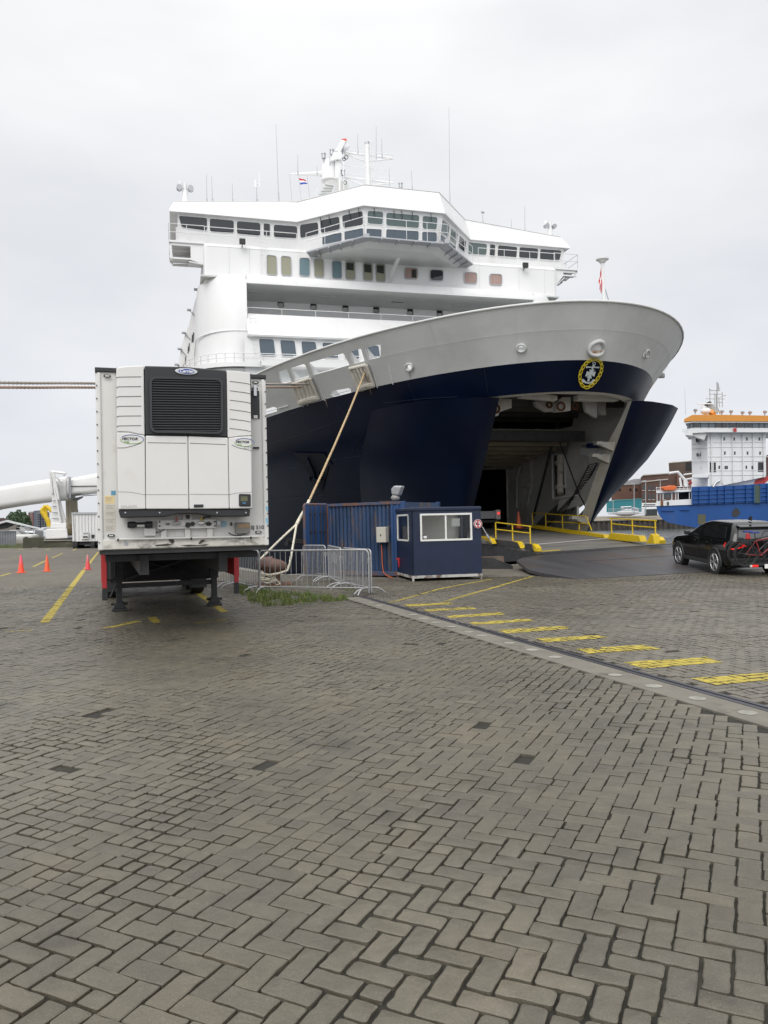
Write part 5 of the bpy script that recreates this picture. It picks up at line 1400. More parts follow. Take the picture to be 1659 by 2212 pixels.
for x, z in ((-1.13, Tt - .115), (1.13, Tt - .115), (-1.11, Tb + .22), (1.13, Tb + .22)):
    mb = MB(); a = [Vector((x + .055 * math.copysign(1, math.cos(t)) * (abs(math.cos(t)) ** .5), -.03, z + .022 * math.sin(t))) for t in [2 * math.pi * k / 16 for k in range(16)]]
    mb.prism(a, (0, -.012, 0)); ml = mb.build('marker_lamp', m_black, trl); mb = MB(); mb.bx(x - .03, x + .03, -.048, -.04, z - .008, z + .008); mb.build('lamp_lens', m_whiteb, ml)
# ---- cooling unit, standing .42 proud
UD = -.40
def ux(x, y, d=UD): return TX(x, y, d)
Lx, Rx = ux(232, 700).x, ux(1352, 700).x
def panel(name, pts, m, d0=UD, th=.38, bev=.015, par=trl):
    P = [ux(x, y, d0) for x, y in pts]; mb = MB(); mb.prism(P, (0, th, 0)); return mb.build(name, m, par, bevel=bev)
# outline: side fairings, centre panels
panel('side_fairing', [(228,100),(300,88),(455,82),(463,660),(400,650),(330,634),(234,632)], m_tp)
panel('side_fairing', [(1144,122),(1250,130),(1338,145),(1348,664),(1250,668),(1160,682),(1152,676)], m_tp)
panel('grille_surround', [(461,84),(800,92),(1140,122),(1152,678),(820,664),(468,660)], m_black, bev=.02)
sp1 = panel('side_panel', [(232,636),(330,637),(400,653),(465,664),(471,1273),(246,1276)], m_tp)
sp2 = panel('side_panel', [(1158,684),(1250,671),(1349,667),(1354,1268),(1168,1270)], m_tp)
panel('door_panel', [(471,664),(820,668),(829,1273),(474,1273)], m_tp)
panel('door_panel', [(824,668),(1154,682),(1164,1270),(834,1273)], m_tp)
mb = MB(); P = [ux(x, y, UD + .05) for x, y in [(232,110),(1345,150),(1352,1272),(246,1272)]]; mb.prism(P, (0, .33, 0)); mb.build('unit_frame', m_black, trl)
# grille: frame, louvres
fr_pts = rrect(ux(500, 175, UD - .02), ux(1110, 190, UD - .02), ux(1112, 652, UD - .02), ux(508, 640, UD - .02), r=.06)
mb = MB(); inn = rrect(ux(520, 192, UD - .02), ux(1092, 206, UD - .02), ux(1094, 636, UD - .02), ux(526, 624, UD - .02), r=.05)
mb.loft([fr_pts, [p + Vector((0, -.025, 0)) for p in fr_pts], [p + Vector((0, -.025, 0)) for p in inn], [p + Vector((0, .0, 0)) for p in inn]], True)
gr = mb.build('grille', mat('satin_black', (.03, .031, .034), .35), trl, fix=True)
mb = MB(); mb.prism([p + Vector((0, .012, 0)) for p in inn], (0, .01, 0)); mb.build('grille_back', m_void, gr)
mb = MB()
for k in range(21):
    y = 203 + k * 21; a = ux(516 + k * .3, y, UD - .01); b2 = ux(1097, y + 14 * (1 - k / 20) , UD - .01)
    mb.prism([a, b2, b2 + Vector((0, -.022, -.010)), a + Vector((0, -.022, -.010))], (0, 0, .007))
mb.build('louvre', mat('louvre_grey', (.055, .057, .06), .4), gr)
# pressed lines on the fairings
m_crease = mat('crease_shadow_gap', (.16, .155, .15), .7)
mb = MB()
for k in range(6):
    if k == 0: pass
    y = 177 + k * 81; mb.tube([ux(225 + k, y + 8, UD - .001), ux(250, y + 1, UD - .001), ux(434, y - 1, UD - .001)], .006, 4)
for k in range(6):
    y = 213 + k * 78
    if k == 0: mb.build('panel_crease', m_crease, trl); mb = MB()
    mb.tube([ux(1168, y, UD - .001), ux(1300, y + 17, UD - .001), ux(1342, y + 27, UD - .001)], .006, 4)
mb.tube([ux(486, 722, UD - .001), ux(806, 727, UD - .001)], .005, 4); mb.tube([ux(838, 727, UD - .001), ux(1138, 738, UD - .001)], .005, 4)
mb.tube([ux(x, y, UD - .001) for x, y in [(236,766),(300,765),(370,748),(436,724)]], .005, 4); mb.tube([ux(x, y, UD - .001) for x, y in [(1186,742),(1240,765),(1350,788)]], .005, 4)
mb.tube([ux(x, y, UD - .001) for x, y in [(242,1130),(330,1132),(400,1142),(460,1153),(815,1153)]], .003, 4); mb.tube([ux(x, y, UD - .001) for x, y in [(836,1150),(1160,1153),(1230,1140),(1350,1134)]], .003, 4)
mb.build('panel_crease', m_crease, trl)
# badges
def disc(mb, c, rx, rz_, y, n=28, th=.008):
    mb.prism([Vector((c[0] + rx * math.cos(t), y, c[1] + rz_ * math.sin(t))) for t in [2 * math.pi * k / n for k in range(n)]], (0, -th, 0))
c = ux(809, 131, UD - .022)
mb = MB(); disc(mb, (c.x, c.z), .165, .050, UD - .002, th=.02); bdg = mb.build('maker_badge', m_alu, trl, bevel=.004)
mb = MB(); disc(mb, (c.x, c.z), .118, .038, UD - .023, th=.004); mb.build('badge_field', m_dkb, bdg)
text('Carrier', .068, m_white, bdg, (c.x, UD - .030, c.z), (1, 0, .0), (0, 0, 1), shear=.25, bold=.002)
for (cx_, cy_, sc_) in ((337, 691, 1.0), (1272, 717, .92)):
    c = ux(cx_, cy_, UD - .004)
    v_ = text('VECTOR', .054 * sc_, m_ltr, trl, (c.x, UD - .003, c.z), (1, 0, -.0), (0, 0, 1), name='lettering', shear=.2, bold=.001, sx=1.12)
    text('1550', .034 * sc_, m_green, trl, (c.x - .05, UD - .003, c.z - .048), (1, 0, 0), (0, 0, 1), shear=.3, sx=1.2)
    mb = MB(); A = []
    for k in range(19):
        t = R(150 - k * 18.5); A.append(Vector((c.x + .035 + .165 * sc_ * math.cos(t), UD - .003, c.z + .066 * sc_ * math.sin(t) - .005)))
    mb.tube(A[:11], .0045, 5); mb.build('badge_swoosh', m_dkb, trl)
    mb = MB(); mb.tube(A[9:], .0045, 5); mb.build('badge_swoosh', m_green, trl)
c = ux(1318, 765, UD - .002); text('CITY', .055, m_grl, trl, (c.x, UD - .003, c.z), (1, 0, .03), (0, 0, 1), depth=.001)
c = ux(332, 1253, UD - .002); text('ON-SI-FX', .058, mat('faint_pencil', (.45, .45, .45), .8), trl, (c.x, UD - .003, c.z), (1, 0, .03), (0, 0, 1), depth=.001, sx=.95)
# control panel, latch
panel('control_box', [(1246,1146),(1344,1148),(1344,1252),(1246,1250)], m_black, d0=UD - .025, th=.05)
mb = MB(); q = [ux(*p, UD - .027) for p in [(1258,1168),(1316,1168),(1318,1208),(1258,1208)]]; mb.prism(q, (0, -.004, 0)); mb.build('display', mat('display_olive', (.11, .115, .06), .25), trl)
mb = MB(); q = [ux(*p, UD - .027) for p in [(1268,1214),(1308,1214),(1300,1232),(1276,1232)]]; mb.prism(q, (0, -.006, 0)); mb.build('keypad', mat('key_blue', (.05, .13, .22), .4), trl)
panel('latch', [(872,1235),(950,1234),(948,1258),(872,1260)], m_black, d0=UD - .015, th=.03, bev=.004)
# lower valance
panel('valance', [(246,1280),(1340,1276),(1334,1334),(1150,1336),(1050,1334),(900,1312),(740,1312),(640,1336),(400,1342),(265,1346)], m_black, d0=UD + .03, th=.3)
mb = MB()
for x in (302, 587, 1063, 1302): c = ux(x, 1303, UD + .025); mb.cyl(c, c + Vector((0, -.01, 0)), .012, 8)
mb.build('valance_bolt', m_alu, trl)
# service panel with couplings below the unit
def tb(name, x0, y0, x1, y1, m, d=-.02, th=.05, bev=.005):
    a, b2 = TX(x0, y0, d), TX(x1, y1, d); mb = MB(); mb.bx(a.x, b2.x, d, d + th, b2.z, a.z); return mb.build(name, m, trl, bevel=bev)
tb('service_panel', 568, 1366, 1056, 1430, m_tw, -.10, .06)
for x in (597, 795, 980): tb('panel_bracket', x, 1432, x + 48, 1512, m_tw, -.06, .06)
tb('top_bracket', 780, 1315, 858, 1362, m_tw, -.08, .06)
for x, y, r_, mm in ((782, 1396, .036, m_whiteb), (820, 1406, .042, m_dark), (860, 1396, .034, m_black), (645, 1398, .013, m_black), (661, 1398, .013, m_black), (585, 1380, .012, m_black), (1042, 1378, .012, m_black), (586, 1414, .012, m_black), (1044, 1412, .012, m_black)):
    c = TX(x, y, -.10); mb = MB(); mb.cyl(c, c + Vector((0, -.03, 0)), r_, 12); mb.build('socket', mm, trl)
for x, mm in ((724, m_red), (934, m_yel)):
    c = TX(x - 8, 1392, -.10); mb = MB(); mb.cyl(c + Vector((-.03, -.03, 0)), c + Vector((.05, -.05, 0)), .03, 10); mb.cyl(c + Vector((0, 0, 0)), c + Vector((0, -.06, 0)), .025, 8); h2 = mb.build('air_coupling', m_alu, trl, smooth=True)
    c = TX(x, 1358, -.12); mb = MB(); mb.bx(c.x - .008, c.x + .008, c.y - .01, c.y, c.z - .04, c.z + .05); mb.bx(c.x - .015, c.x + .03, c.y - .012, c.y, c.z - .015, c.z + .0); mb.build('coupling_tag', mm, h2)
c = TX(992, 1394, -.10); mb = MB(); mb.prism([c + Vector(v) for v in ((-.05, 0, .01), (0, 0, .035), (.055, 0, 0), (.02, 0, -.035), (-.03, 0, -.03))], (0, -.02, 0)); mb.build('socket', m_dark, trl)
c = TX(820, 1340, -.08); mb = MB(); mb.cyl(c, c + Vector((0, -.06, .0)), .03, 10); mb.bx(c.x - .03, c.x + .03, c.y - .02, c.y, c.z - .01, c.z + .03); mb.build('lamp_socket', m_black, trl)
c = TX(1075, 1388, -.08); mb = MB(); mb.bx(c.x - .03, c.x + .03, c.y - .06, c.y, c.z - .04, c.z + .04); mb.cyl(c + Vector((.03, -.03, 0)), c + Vector((.07, -.03, 0)), .015, 8); mb.build('side_plug', m_galv, trl, bevel=.006)
a, b2 = TX(328, 1405, -.07), TX(528, 1402, -.07); mb = MB(); mb.cyl(a, b2, .038, 14); mb.cyl(a, a + Vector((.10, 0, 0)), .052, 14); mb.cyl(b2 - Vector((.1, 0, 0)), b2, .052, 14); mb.cyl(a - Vector((.015, 0, 0)), a, .045, 12); ca = mb.build('document_tube', m_dark, trl, smooth=True, ang=40)
mb = MB(); c = TX(430, 1412, -.11); mb.bx(c.x - .055, c.x + .055, c.y - .004, c.y, c.z - .016, c.z + .016); mb.build('tube_label', m_tw, ca)
tb('junction_box', 455, 1434, 556, 1496, m_tw, -.06, .06, .01)
tb('terminal_box', 1217, 1385, 1340, 1476, mat('grey_plastic', (.20, .19, .175), .5), -.09, .09, .01); tb('terminal_window', 1236, 1396, 1335, 1428, mat('amber_window', (.30, .21, .11), .2), -.095, .01, .002)
mb = MB(); mb.tube([TX(*p, -.08) for p in [(1158,1468),(1175,1482),(1215,1494),(1260,1492),(1300,1476)]], .010, 6); mb.tube([TX(*p, -.07) for p in [(556,1470),(590,1462),(630,1440),(645,1425)]], .008, 6)
mb.tube([TX(*p, -.06) for p in [(940,1360),(960,1340),(1010,1338)]], .012, 6); mb.build('cable', m_black, trl, smooth=True)
tb('switch', 1176, 1383, 1189, 1412, m_black, -.03, .03)
mb = MB(); mb.cyl(TX(222, 1525, -.07), TX(1410, 1500, -.07), .014, 8); mb.build('cross_rail', m_tp, trl, smooth=True)
for x in (242, 850, 1345): tb('rail_clamp', x - 7, 1518 - (x - 242) * .016, x + 7, 1540 - (x - 242) * .016, m_black, -.09, .04)
mb = MB()
for P in ([(640,1518),(700,1520),(1000,1520),(930,1560),(890,1550),(800,1580),(700,1570),(680,1540)],[(545,1568),(640,1562),(640,1582),(540,1582)],[(600,1436),(640,1436),(636,1500),(604,1500)]): pass
c = TX(635, 1570, -.04)

for P in ([(545,1570),(600,1566),(650,1560),(690,1568),(640,1578),(560,1580)], [(655,1522),(700,1524),(712,1545),(690,1562),(675,1548)], [(760,1574),(840,1568),(900,1572),(1000,1562),(960,1576),(820,1582)], [(930,1530),(955,1524),(960,1538),(925,1562),(905,1560)]):
    mb = MB(); mb.prism([TX(*p, -.034) for p in P], (0, -.003, 0)); mb.build('grease_smear', mat('grease', (.06, .052, .045), .8), trl)
# labels
for x0, y0, x1, y1, mm in ((131,1163,212,1227,m_laby),(131,1231,222,1283,m_lab),(131,1287,222,1342,m_lab),(131,1346,222,1400,m_lab),(132,1404,224,1462,m_lab),(184,1121,222,1158,mat('blue_sticker', (.10, .28, .40), .5)),(720,1434,790,1497,m_tp),(848,1432,902,1495,m_tp)):
    tb('sticker', x0, y0, x1, y1, mm, -.004, .003, 0)
mb = MB(); c = TX(1117, 1398, 0); disc(mb, (c.x, c.z), .057, .052, -.002, th=.002); mb.build('sticker', mat('pale_blue_sticker', (.32, .52, .64), .5), trl)
mb = MB(); c = TX(310, 1560, -.03); disc(mb, (c.x, c.z), .033, .033, -.032, th=.002); mb.build('sticker', m_galv, trl)
for k, q in enumerate([[(1464,1255),(1484,1248),(1486,1300),(1472,1285)],[(1466,1350),(1484,1340),(1486,1405),(1470,1390)]]):
    mb = MB(); mb.prism([TX(*p, -.036) for p in q], (0, -.002, 0)); mb.build('torn_sticker', mat('torn_blue', (.25, .50, .66), .5), trl)
# tiny print on the labels
mb = MB()
for (x0, y0, x1, n) in ((140,1245,214,3),(140,1300,214,3),(140,1360,214,3),(140,1415,216,4),(138,1175,205,4)):
    for k in range(n):
        a = TX(x0, y0 + k * 11, -.0075); b2 = TX(x1 - (k * 17) % 30, y0 + k * 11, -.0075); mb.bx(a.x, b2.x, -.006, -.0065, a.z - .003, a.z + .001)
mb.build('small_print', m_grl, trl)
c = TX(1397, 1427, 0); text('SJ 510', .085, m_ltr, trl, (c.x, -.004, c.z), (1, 0, .0), (0, 0, 1), bold=.002, depth=.001)
# hook and black sleeve high on the right
tb('sleeve', 1345, 290, 1418, 522, m_black, -.02, .02, .004)
tb('hook', 1366, 245, 1394, 335, m_alu, -.06, .04, .004); tb('hook_bar', 1352, 265, 1403, 282, m_black, -.05, .03); tb('sleeve_tag', 1366, 495, 1400, 522, m_tw, -.03, .01); tb('catch', 1364, 757, 1414, 771, m_black, -.03, .03)
mb = MB()
for x in (1180, 240): c = TX(x, 118 if x > 500 else 80, -.02); 
mb.bx(c.x - .02, c.x + .02, 0, .03, Tt, Tt + .03); mb.build('roof_stud', m_black, trl)
# ---- chassis
mb = MB()
for x in (-.62, .62): mb.bx(x - .07, x + .07, .4, 13.2, Tb - .42, Tb - .10)
mb.bx(-1.2, 1.2, .5, 1.9, Tb - .2, Tb - .10)
for y in (4.8, 5.3, 7.6, 9.2, 10.6, 12.9): mb.bx(-.62, .62, y - .04, y + .04, Tb - .38, Tb - .12)
mb.bx(-1.0, 1.0, 5.0, 5.08, .48, .58); mb.build('chassis', m_dark, trl)
mb = MB()
mb.tube([(-.95, 5.05, 1.2), (.95, 5.05, .62)], .03, 5); mb.tube([(.95, 5.02, 1.2), (-.95, 5.02, .62)], .03, 5)
mb.build('cross_brace', m_dark, trl)
mb = MB(); mb.bx(-1.12, 1.12, 5.4, 7.2, .58, 1.33); mb.build('pallet_locker', m_void, trl, bevel=.02)
for sx in (-1, 1):
    mb = MB(); x = sx * 1.0 + .06; mb.bx(x - .085, x + .085, 4.93, 5.10, .62, Tb - .1); mb.bx(x - .06, x + .06, 4.95, 5.08, .12, .66); lg = mb.build('landing_leg', m_black, trl, bevel=.008)
    mb = MB(); mb.bx(x - .15, x + .15, 4.84, 5.18, .005, .06); mb.prism([Vector((x + a, 4.9, z)) for a, z in ((-.13, .06), (.13, .06), (.07, .2), (-.07, .2))], (0, .22, 0))
    mb.cyl((x - .17, 5.01, .15), (x + .17, 5.01, .15), .03, 8); mb.build('foot', m_black, lg, bevel=.008)
mb = MB(); a = TX(105, 1620, 4.9); mb.tube([T(zT(*p), 4.7) for p in [(120,1640),(150,1700),(118,1780),(110,1820),(140,1855),(190,1870),(215,1850)]], .022, 6); mb.build('crank_handle', m_dark, trl, smooth=True)
mb = MB(); mb.tube([T(zT(*p), 4.7) for p in [(225,1905),(176,2003)]], .02, 6); mb.build('crank_rod', m_dark, trl)
for sx in (-1, 1):
    x = sx * 1.27
    mb = MB(); mb.bx(x - .012, x + .012, 2.9, 5.0, .75, 1.30); mb.bx(x - .09 if sx > 0 else x, x if sx > 0 else x + .09, 2.9, 2.93, .64, 1.32); sg_ = mb.build('side_guard', m_red, trl, bevel=.01)
    mb = MB(); mb.bx(x - .10 if sx > 0 else x, x if sx > 0 else x + .10, 2.885, 2.9, .42, .64); mb.build('guard_foot', m_black, sg_)
for i_, y in enumerate((8.6, 9.9, 11.2)):
    mb = MB(); mb.cyl((-1.0, y, .52), (1.0, y, .52), .08, 10); mb.build('axle', m_dark, trl)
    for sx in (-1, 1):
        mb = MB(); prof = [(.0, .30), (.0, .44), (.03, .50), (.08, .52), (.28, .52), (.33, .50), (.36, .44), (.36, .30)]
        rg = [[Vector((sx * (1.24 - a), y + r_ * math.cos(t), .52 + r_ * math.sin(t))) for t in [2 * math.pi * k / 24 for k in range(24)]] for a, r_ in prof]
        mb.loft(rg); wl = mb.build('tyre', m_rubber, trl, smooth=True, fix=True)
        mb = MB(); mb.cyl((sx * 1.18, y, .52), (sx * 1.06, y, .52), .30, 20); mb.cyl((sx * 1.22, y, .52), (sx * 1.18, y, .52), .1, 12); mb.build('rim', m_galv, wl, smooth=True, ang=30)
for x in (-1.24, .85): mb = MB(); mb.bx(x, x + .39, 7.85, 7.9, .2, 1.25); mb.build('mudguard', m_black, trl)

# ================================================================== CONES
def cone(name, p, h, cols, label):
    r_ = empty(name, p, random.uniform(0, 1), label, 'traffic cone', 'traffic cones on the lorry park'); k = h / .75
    mb = MB(); mb.box((0, 0, .012 * k), (.36 * k, .36 * k, .024 * k)); mb.build('base', cols[0], r_, bevel=.008)
    mb = MB(); N = 20; prof = [(.135, .024), (.125, .05), (.030, .74), (.026, .75), (.018, .745)]
    mb.loft([[Vector((a * k * math.cos(t), a * k * math.sin(t), z * k)) for t in [2 * math.pi * i / N for i in range(N)]] for a, z in prof], cap=True)
    mb.build('body', cols[1], r_, smooth=True); return r_
def grad(name, c0, c1, zs):
    m = bpy.data.materials.new(name); m.use_nodes = True; t = m.node_tree; b = t.nodes['Principled BSDF']; b.inputs['Roughness'].default_value = .5
    tc = t.nodes.new('ShaderNodeTexCoord'); sp = t.nodes.new('ShaderNodeSeparateXYZ'); t.links.new(tc.outputs['Object'], sp.inputs[0])
    n = t.nodes.new('ShaderNodeTexNoise'); n.inputs['Scale'].default_value = 9; t.links.new(tc.outputs['Object'], n.inputs['Vector'])
    a = t.nodes.new('ShaderNodeMath'); a.operation = 'MULTIPLY_ADD'; a.inputs[1].default_value = .15; t.links.new(n.outputs['Fac'], a.inputs[0]); t.links.new(sp.outputs[2], a.inputs[2])
    r = t.nodes.new('ShaderNodeValToRGB'); r.color_ramp.elements[0].position = zs[0]; r.color_ramp.elements[1].position = zs[1]; r.color_ramp.elements[0].color = (*c0, 1); r.color_ramp.elements[1].color = (*c1, 1)
    t.links.new(a.outputs[0], r.inputs[0]); t.links.new(r.outputs[0], b.inputs['Base Color']); return m
mo = mat('cone_orange', (.80, .09, .02), .5)
cone('traffic_cone', G(*zL(245, 1490)), .74, (mo, grad('cone_pink_top', (.85, .08, .035), (.85, .10, .17), (.38, .62))), 'traffic cone with a pinkish top, nearest the left edge of the photo')
cone('traffic_cone', G(*zL(547, 1473)), .69, (mo, grad('cone_plain', (.70, .10, .03), (.75, .13, .06), (.3, .7))), 'plain orange traffic cone between the two pink-topped cones')
cone('traffic_cone', G(*zL(1020, 1455)), .67, (mat('cone_dark_red', (.50, .05, .06), .5), grad('cone_dirty', (.62, .06, .07), (.55, .22, .22), (.40, .66))), 'faded pink and grey dirty traffic cone standing on the yellow line beside the refrigerated trailer')

# ================================================================== BOLLARD AND MOORING LINES
bp_ = G(590, 1262); bp_ = Vector((bp_.x, bp_.y, 0))
bol = empty('bollard', bp_, R(15), 'rusty brown mushroom-shaped mooring bollard behind the crowd barriers', 'bollard')
bol.scale = (.9, .9, .92)
mb = MB(); N = 28
prof = [(.50, 0), (.50, .03), (.30, .06), (.27, .12), (.26, .34), (.30, .42), (.42, .50), (.50, .58), (.51, .66), (.44, .78), (.28, .87), (.12, .90), (.0, .905)]
mb.loft([[Vector((a * math.cos(t) * 1.0 * (1.12 if math.cos(t) < 0 and z > .4 else 1), a * math.sin(t) * .8, z * .95 + (.05 * math.cos(t) * -1 if z > .4 else 0))) for t in [2 * math.pi * i / N for i in range(N)]] for a, z in prof])
mb.build('bollard_head', mat('bollard_rust', (.13, .075, .06), .75, var=.25, vscale=6, dirt=(.06, .04, .035), dscale=5, bump=.3, bscale=25), bol, smooth=True, ang=60)
mb = MB(); mb.box((0, 0, .012), (1.2, 1.1, .024)); mb.build('base_plate', m_rust, bol)
def ropegeo(mb, P, r, strands=3, pitch=.28, n=6, seg=.05):
    P = [Vector(p) for p in P]; pts = []
    for a, b2 in zip(P, P[1:]):
        m_ = max(2, int((b2 - a).length / seg)); pts += [a.lerp(b2, i / m_) for i in range(m_)]
    pts.append(P[-1]); L_ = 0; out_ = [[] for _ in range(strands)]
    for i, p in enumerate(pts):
        d = (pts[min(i + 1, len(pts) - 1)] - pts[max(i - 1, 0)]).normalized()
        if i: L_ += (p - pts[i - 1]).length
        u = d.cross(Vector((0, 0, 1)) if abs(d.z) < .95 else Vector((1, 0, 0))).normalized(); v = d.cross(u)
        for s_ in range(strands):
            t = 2 * math.pi * (L_ / pitch + s_ / strands); out_[s_].append(p + (u * math.cos(t) + v * math.sin(t)) * r * .5)
    for o in out_: mb.tube(o, r * .58, n)
def sag(a, b2, s_, n=16): return [a.lerp(b2, i / n) - Vector((0, 0, s_ * 4 * (i / n) * (1 - i / n))) for i in range(n + 1)]
Mf = Matrix.Translation(SO) @ Matrix.Rotation(SA, 4, 'Z')
top = Mf @ hp((1290, 440), .10)
eye = atY(663, 1092, bp_.y + 3.0)
# splice end: where the rope meets the eye
kn_ = top.lerp(eye, 1.0)
mb = MB(); ropegeo(mb, sag(top, eye, .12, 30), .047, 3, .35, 6, .10)
line1 = mb.build('rope_body', m_rope, None, smooth=True, ang=180)
line1.name = 'mooring_line'; tag(line1, 'tan mooring line running steeply from the ferry bow down to the rusty bollard', 'mooring rope')
sp_ = eye.lerp(bp_ + Vector((0, 0, .5)), .33)
mb = MB(); ropegeo(mb, [eye + (top - eye).normalized() * .3, eye, sp_], .058, 4, .22, 6, .05)
lft = bp_ + Vector((-.38, -.2, .72)); rgt = bp_ + Vector((.50, -.12, .46))
ropegeo(mb, [sp_, sp_.lerp(lft, .5) + Vector((-.02, 0, 0)), lft, bp_ + Vector((-.42, .1, .45))], .037, 3, .2, 6, .05)
ropegeo(mb, [sp_, sp_.lerp(rgt, .5), rgt + Vector((.03, 0, .18)), rgt + Vector((-.04, -.1, -.05)), bp_ + Vector((.22, -.33, .34)), bp_ + Vector((-.05, -.36, .30)), bp_ + Vector((-.3, -.28, .34)), bp_ + Vector((-.42, .1, .42))], .037, 3, .2, 6, .05)
o = mb.build('rope_eye', m_ropew, line1, smooth=True, ang=180)
mb = MB(); P = []
for k in range(60): t = k * .55; P.append(bp_ + Vector((-.15 + .22 * math.cos(t) + .02 * k / 6, -.34 + .10 * math.sin(t * 1.3), .24 - .0035 * k + .02 * math.sin(t * 2.1))))
ropegeo(mb, P, .022, 3, .15, 5, .06); mb.build('rope_tail', m_ropew, line1, smooth=True, ang=180)
# the two parallel lines going to a bollard behind the camera on the left
far_b = Vector((-30, -10, 0)); bol2 = thing_copy(bol, far_b, R(200), 'rusty mooring bollard at the far left holding the level pair of ropes') 
for (x, y), mm, dz, lab in (((595, 588), m_ropeg, .30, 'upper grey twisted rope of the level pair running left from the ferry bow'), ((505, 626), mat('brown_rope', (.34, .24, .18), .9, var=.2, vscale=20), .0, 'lower brown rope of the level pair running left from the ferry bow')):
    a = Mf @ hp((x, y), .12); target = (0, 827 if dz else 837)
    b2 = far_b + Vector((0, 0, .5 + dz))
    q = atY(target[0], target[1], a.y * .58); d = (q - a); b3 = a + d * ((a.y + 10) / -d.y) if d.y < 0 else b2
    mb = MB(); ropegeo(mb, [a, q, b3], .05, 3, .4, 6, .14); o = mb.build('mooring_line', mm, None, smooth=True, ang=180); tag(o, lab, 'mooring rope')
    bol2.location = (b3.x - .3, b3.y, 0)

# ================================================================== CROWD BARRIERS
m_bar = mat('barrier_steel', (.39, .395, .40), .5, .55, var=.2, vscale=12)
def barrier(a, b2, label, nb=17, h=1.10, feet=(1, 1), gap=.1, plate=False):
    a = Vector((a.x, a.y, 0)); b2 = Vector((b2.x, b2.y, 0)); L_ = (b2 - a).length; ang = math.atan2(b2.y - a.y, b2.x - a.x)
    rt = empty('crowd_barrier', a, ang, label, 'barrier', 'crowd barriers round the bollard'); z0, z1_, rr = .16, h, .10
    P = []
    for cx_, cz, t0 in ((rr, z1_ - rr, 180), (L_ - rr, z1_ - rr, 90)):
        for k in range(5): t = R(t0 - 90 * k / 4); P.append(Vector((cx_ + rr * math.cos(t), 0, cz + rr * math.sin(t))))
    P = [Vector((0, 0, z0 - .12))] + P + [Vector((L_, 0, z0 - .12))]
    mb = MB(); mb.tube(P, .021, 8); mb.tube([(0, 0, z0), (L_, 0, z0)], .018, 8); mb.build('frame', m_bar, rt, smooth=True, ang=60)
    for i in range(1, nb): x = L_ * i / nb; mb = MB(); mb.tube([(x, 0, z0), (x, 0, z1_)], .0085, 6); mb.build('bar', m_bar, rt, smooth=True)
    for x, f in ((0.12, feet[0]), (L_ - .12, feet[1])):
        if f:
            mb = MB(); mb.tube([(x, -.42, .012), (x, -.33, .09), (x, -.2, .15), (x, 0, z0), (x, .2, .15), (x, .33, .09), (x, .42, .012)], .019, 8); mb.build('foot', m_bar, rt, smooth=True, ang=60)
    for x in (0, L_):
        mb = MB(); mb.tube([(x, -.04, z1_ - .22), (x, -.04, z1_ - .32)], .012, 6); mb.tube([(x, 0, z1_ - .22), (x, -.04, z1_ - .22)], .012, 6); mb.build('hook', m_bar, rt)
    if plate: mb = MB(); mb.bx(L_ * .35, L_ * .75, -.012, -.022, .62, .88); mb.build('sign_plate', mat('plate_grey', (.30, .31, .32), .6), rt)
    return rt
P_r = G(*zb(1430, 1165)); P_l = G(*zb(412, 1150)); P_l0 = G(*zb(165, 1105)); P_b1 = G(*zb(820, 1030)); P_b2 = G(*zb(1028, 1042)); P_b3 = G(*zb(1172, 1112))
barrier(P_l, P_r, 'long grey crowd barrier in front of the bollard, nearest the camera', 20)
barrier(P_l0, P_l + Vector((-.03, .05, 0)), 'grey crowd barrier touching the trailer side guard, left of the bollard', 16)
barrier(P_l0 + Vector((-.08, .1, 0)), P_l0 + Vector((-1.5, 2.0, 0)), 'grey crowd barrier almost hidden behind the right landing leg of the trailer', 14)
barrier(P_b1, P_b2, 'short-looking crowd barrier at the back in front of the blue container doors', 17)
barrier(P_b2 + Vector((.08, 0, 0)), P_b3, 'crowd barrier with a grey plate hung on its bars', 15, plate=True)
barrier(P_b3 + Vector((.06, 0, 0)), P_r + Vector((.06, .08, 0)), 'crowd barrier closing the right end of the pen, white paint on its bars', 20)

# ================================================================== CONTAINER, FLOODLIGHT
cA = Vector((-1.98, 26.2, 0)); dC = Vector((.845, -.535, 0)).normalized(); nC = Vector((-dC.y, dC.x, 0))
ang = math.atan2(dC.y, dC.x)
con = empty('shipping_container', cA, ang, 'small blue rust-streaked shipping container behind the booth, one door swung open', 'container')
m_cb = mat('container_blue', (.025, .055, .125), .6, var=.35, vscale=2, dirt=(.12, .085, .06), dscale=2.2, dlo=.52, dhi=.66, stretch=(1.5, 1, .3))
m_cb2 = mat('container_blue_clean', (.022, .062, .17), .55, var=.1, vscale=2, dirt=(.09, .07, .06), dscale=3, dlo=.62, dhi=.75, stretch=(2, 1, .3))
LC, HC = 3.10, 2.44
mb = MB(); mb.cm = 0
n = 16; pw_ = (LC - .62) / n; P = []
for i in range(n):
    x = .10 + i * pw_; P += [(x, .0), (x + pw_ * .28, .0), (x + pw_ * .5, .04), (x + pw_ * .78, .04)]
P.append((LC - .52, 0))
def corr(P, z0, z1_, y0): return [[Vector((x, y0 + y, z0)) for x, y in P], [Vector((x, y0 + y, z1_)) for x, y in P]]
mb.loft(corr(P, .18, HC - .08, .03), closed=False)
mb.build('corrugated_side', m_cb, con)
mb = MB(); mb.bx(LC - .52, LC - .02, .025, .06, .18, HC - .08); mb.bx(LC - .50, LC - .42, .0, .03, .18, HC - .08); mb.bx(LC - .28, LC - .2, .0, .03, .18, HC - .08); mb.build('end_panel', m_cb2, con)
mb = MB(); mb.bx(.06, LC, .07, 2.44, .16, HC - .03); mb.build('box_body', m_cb, con)
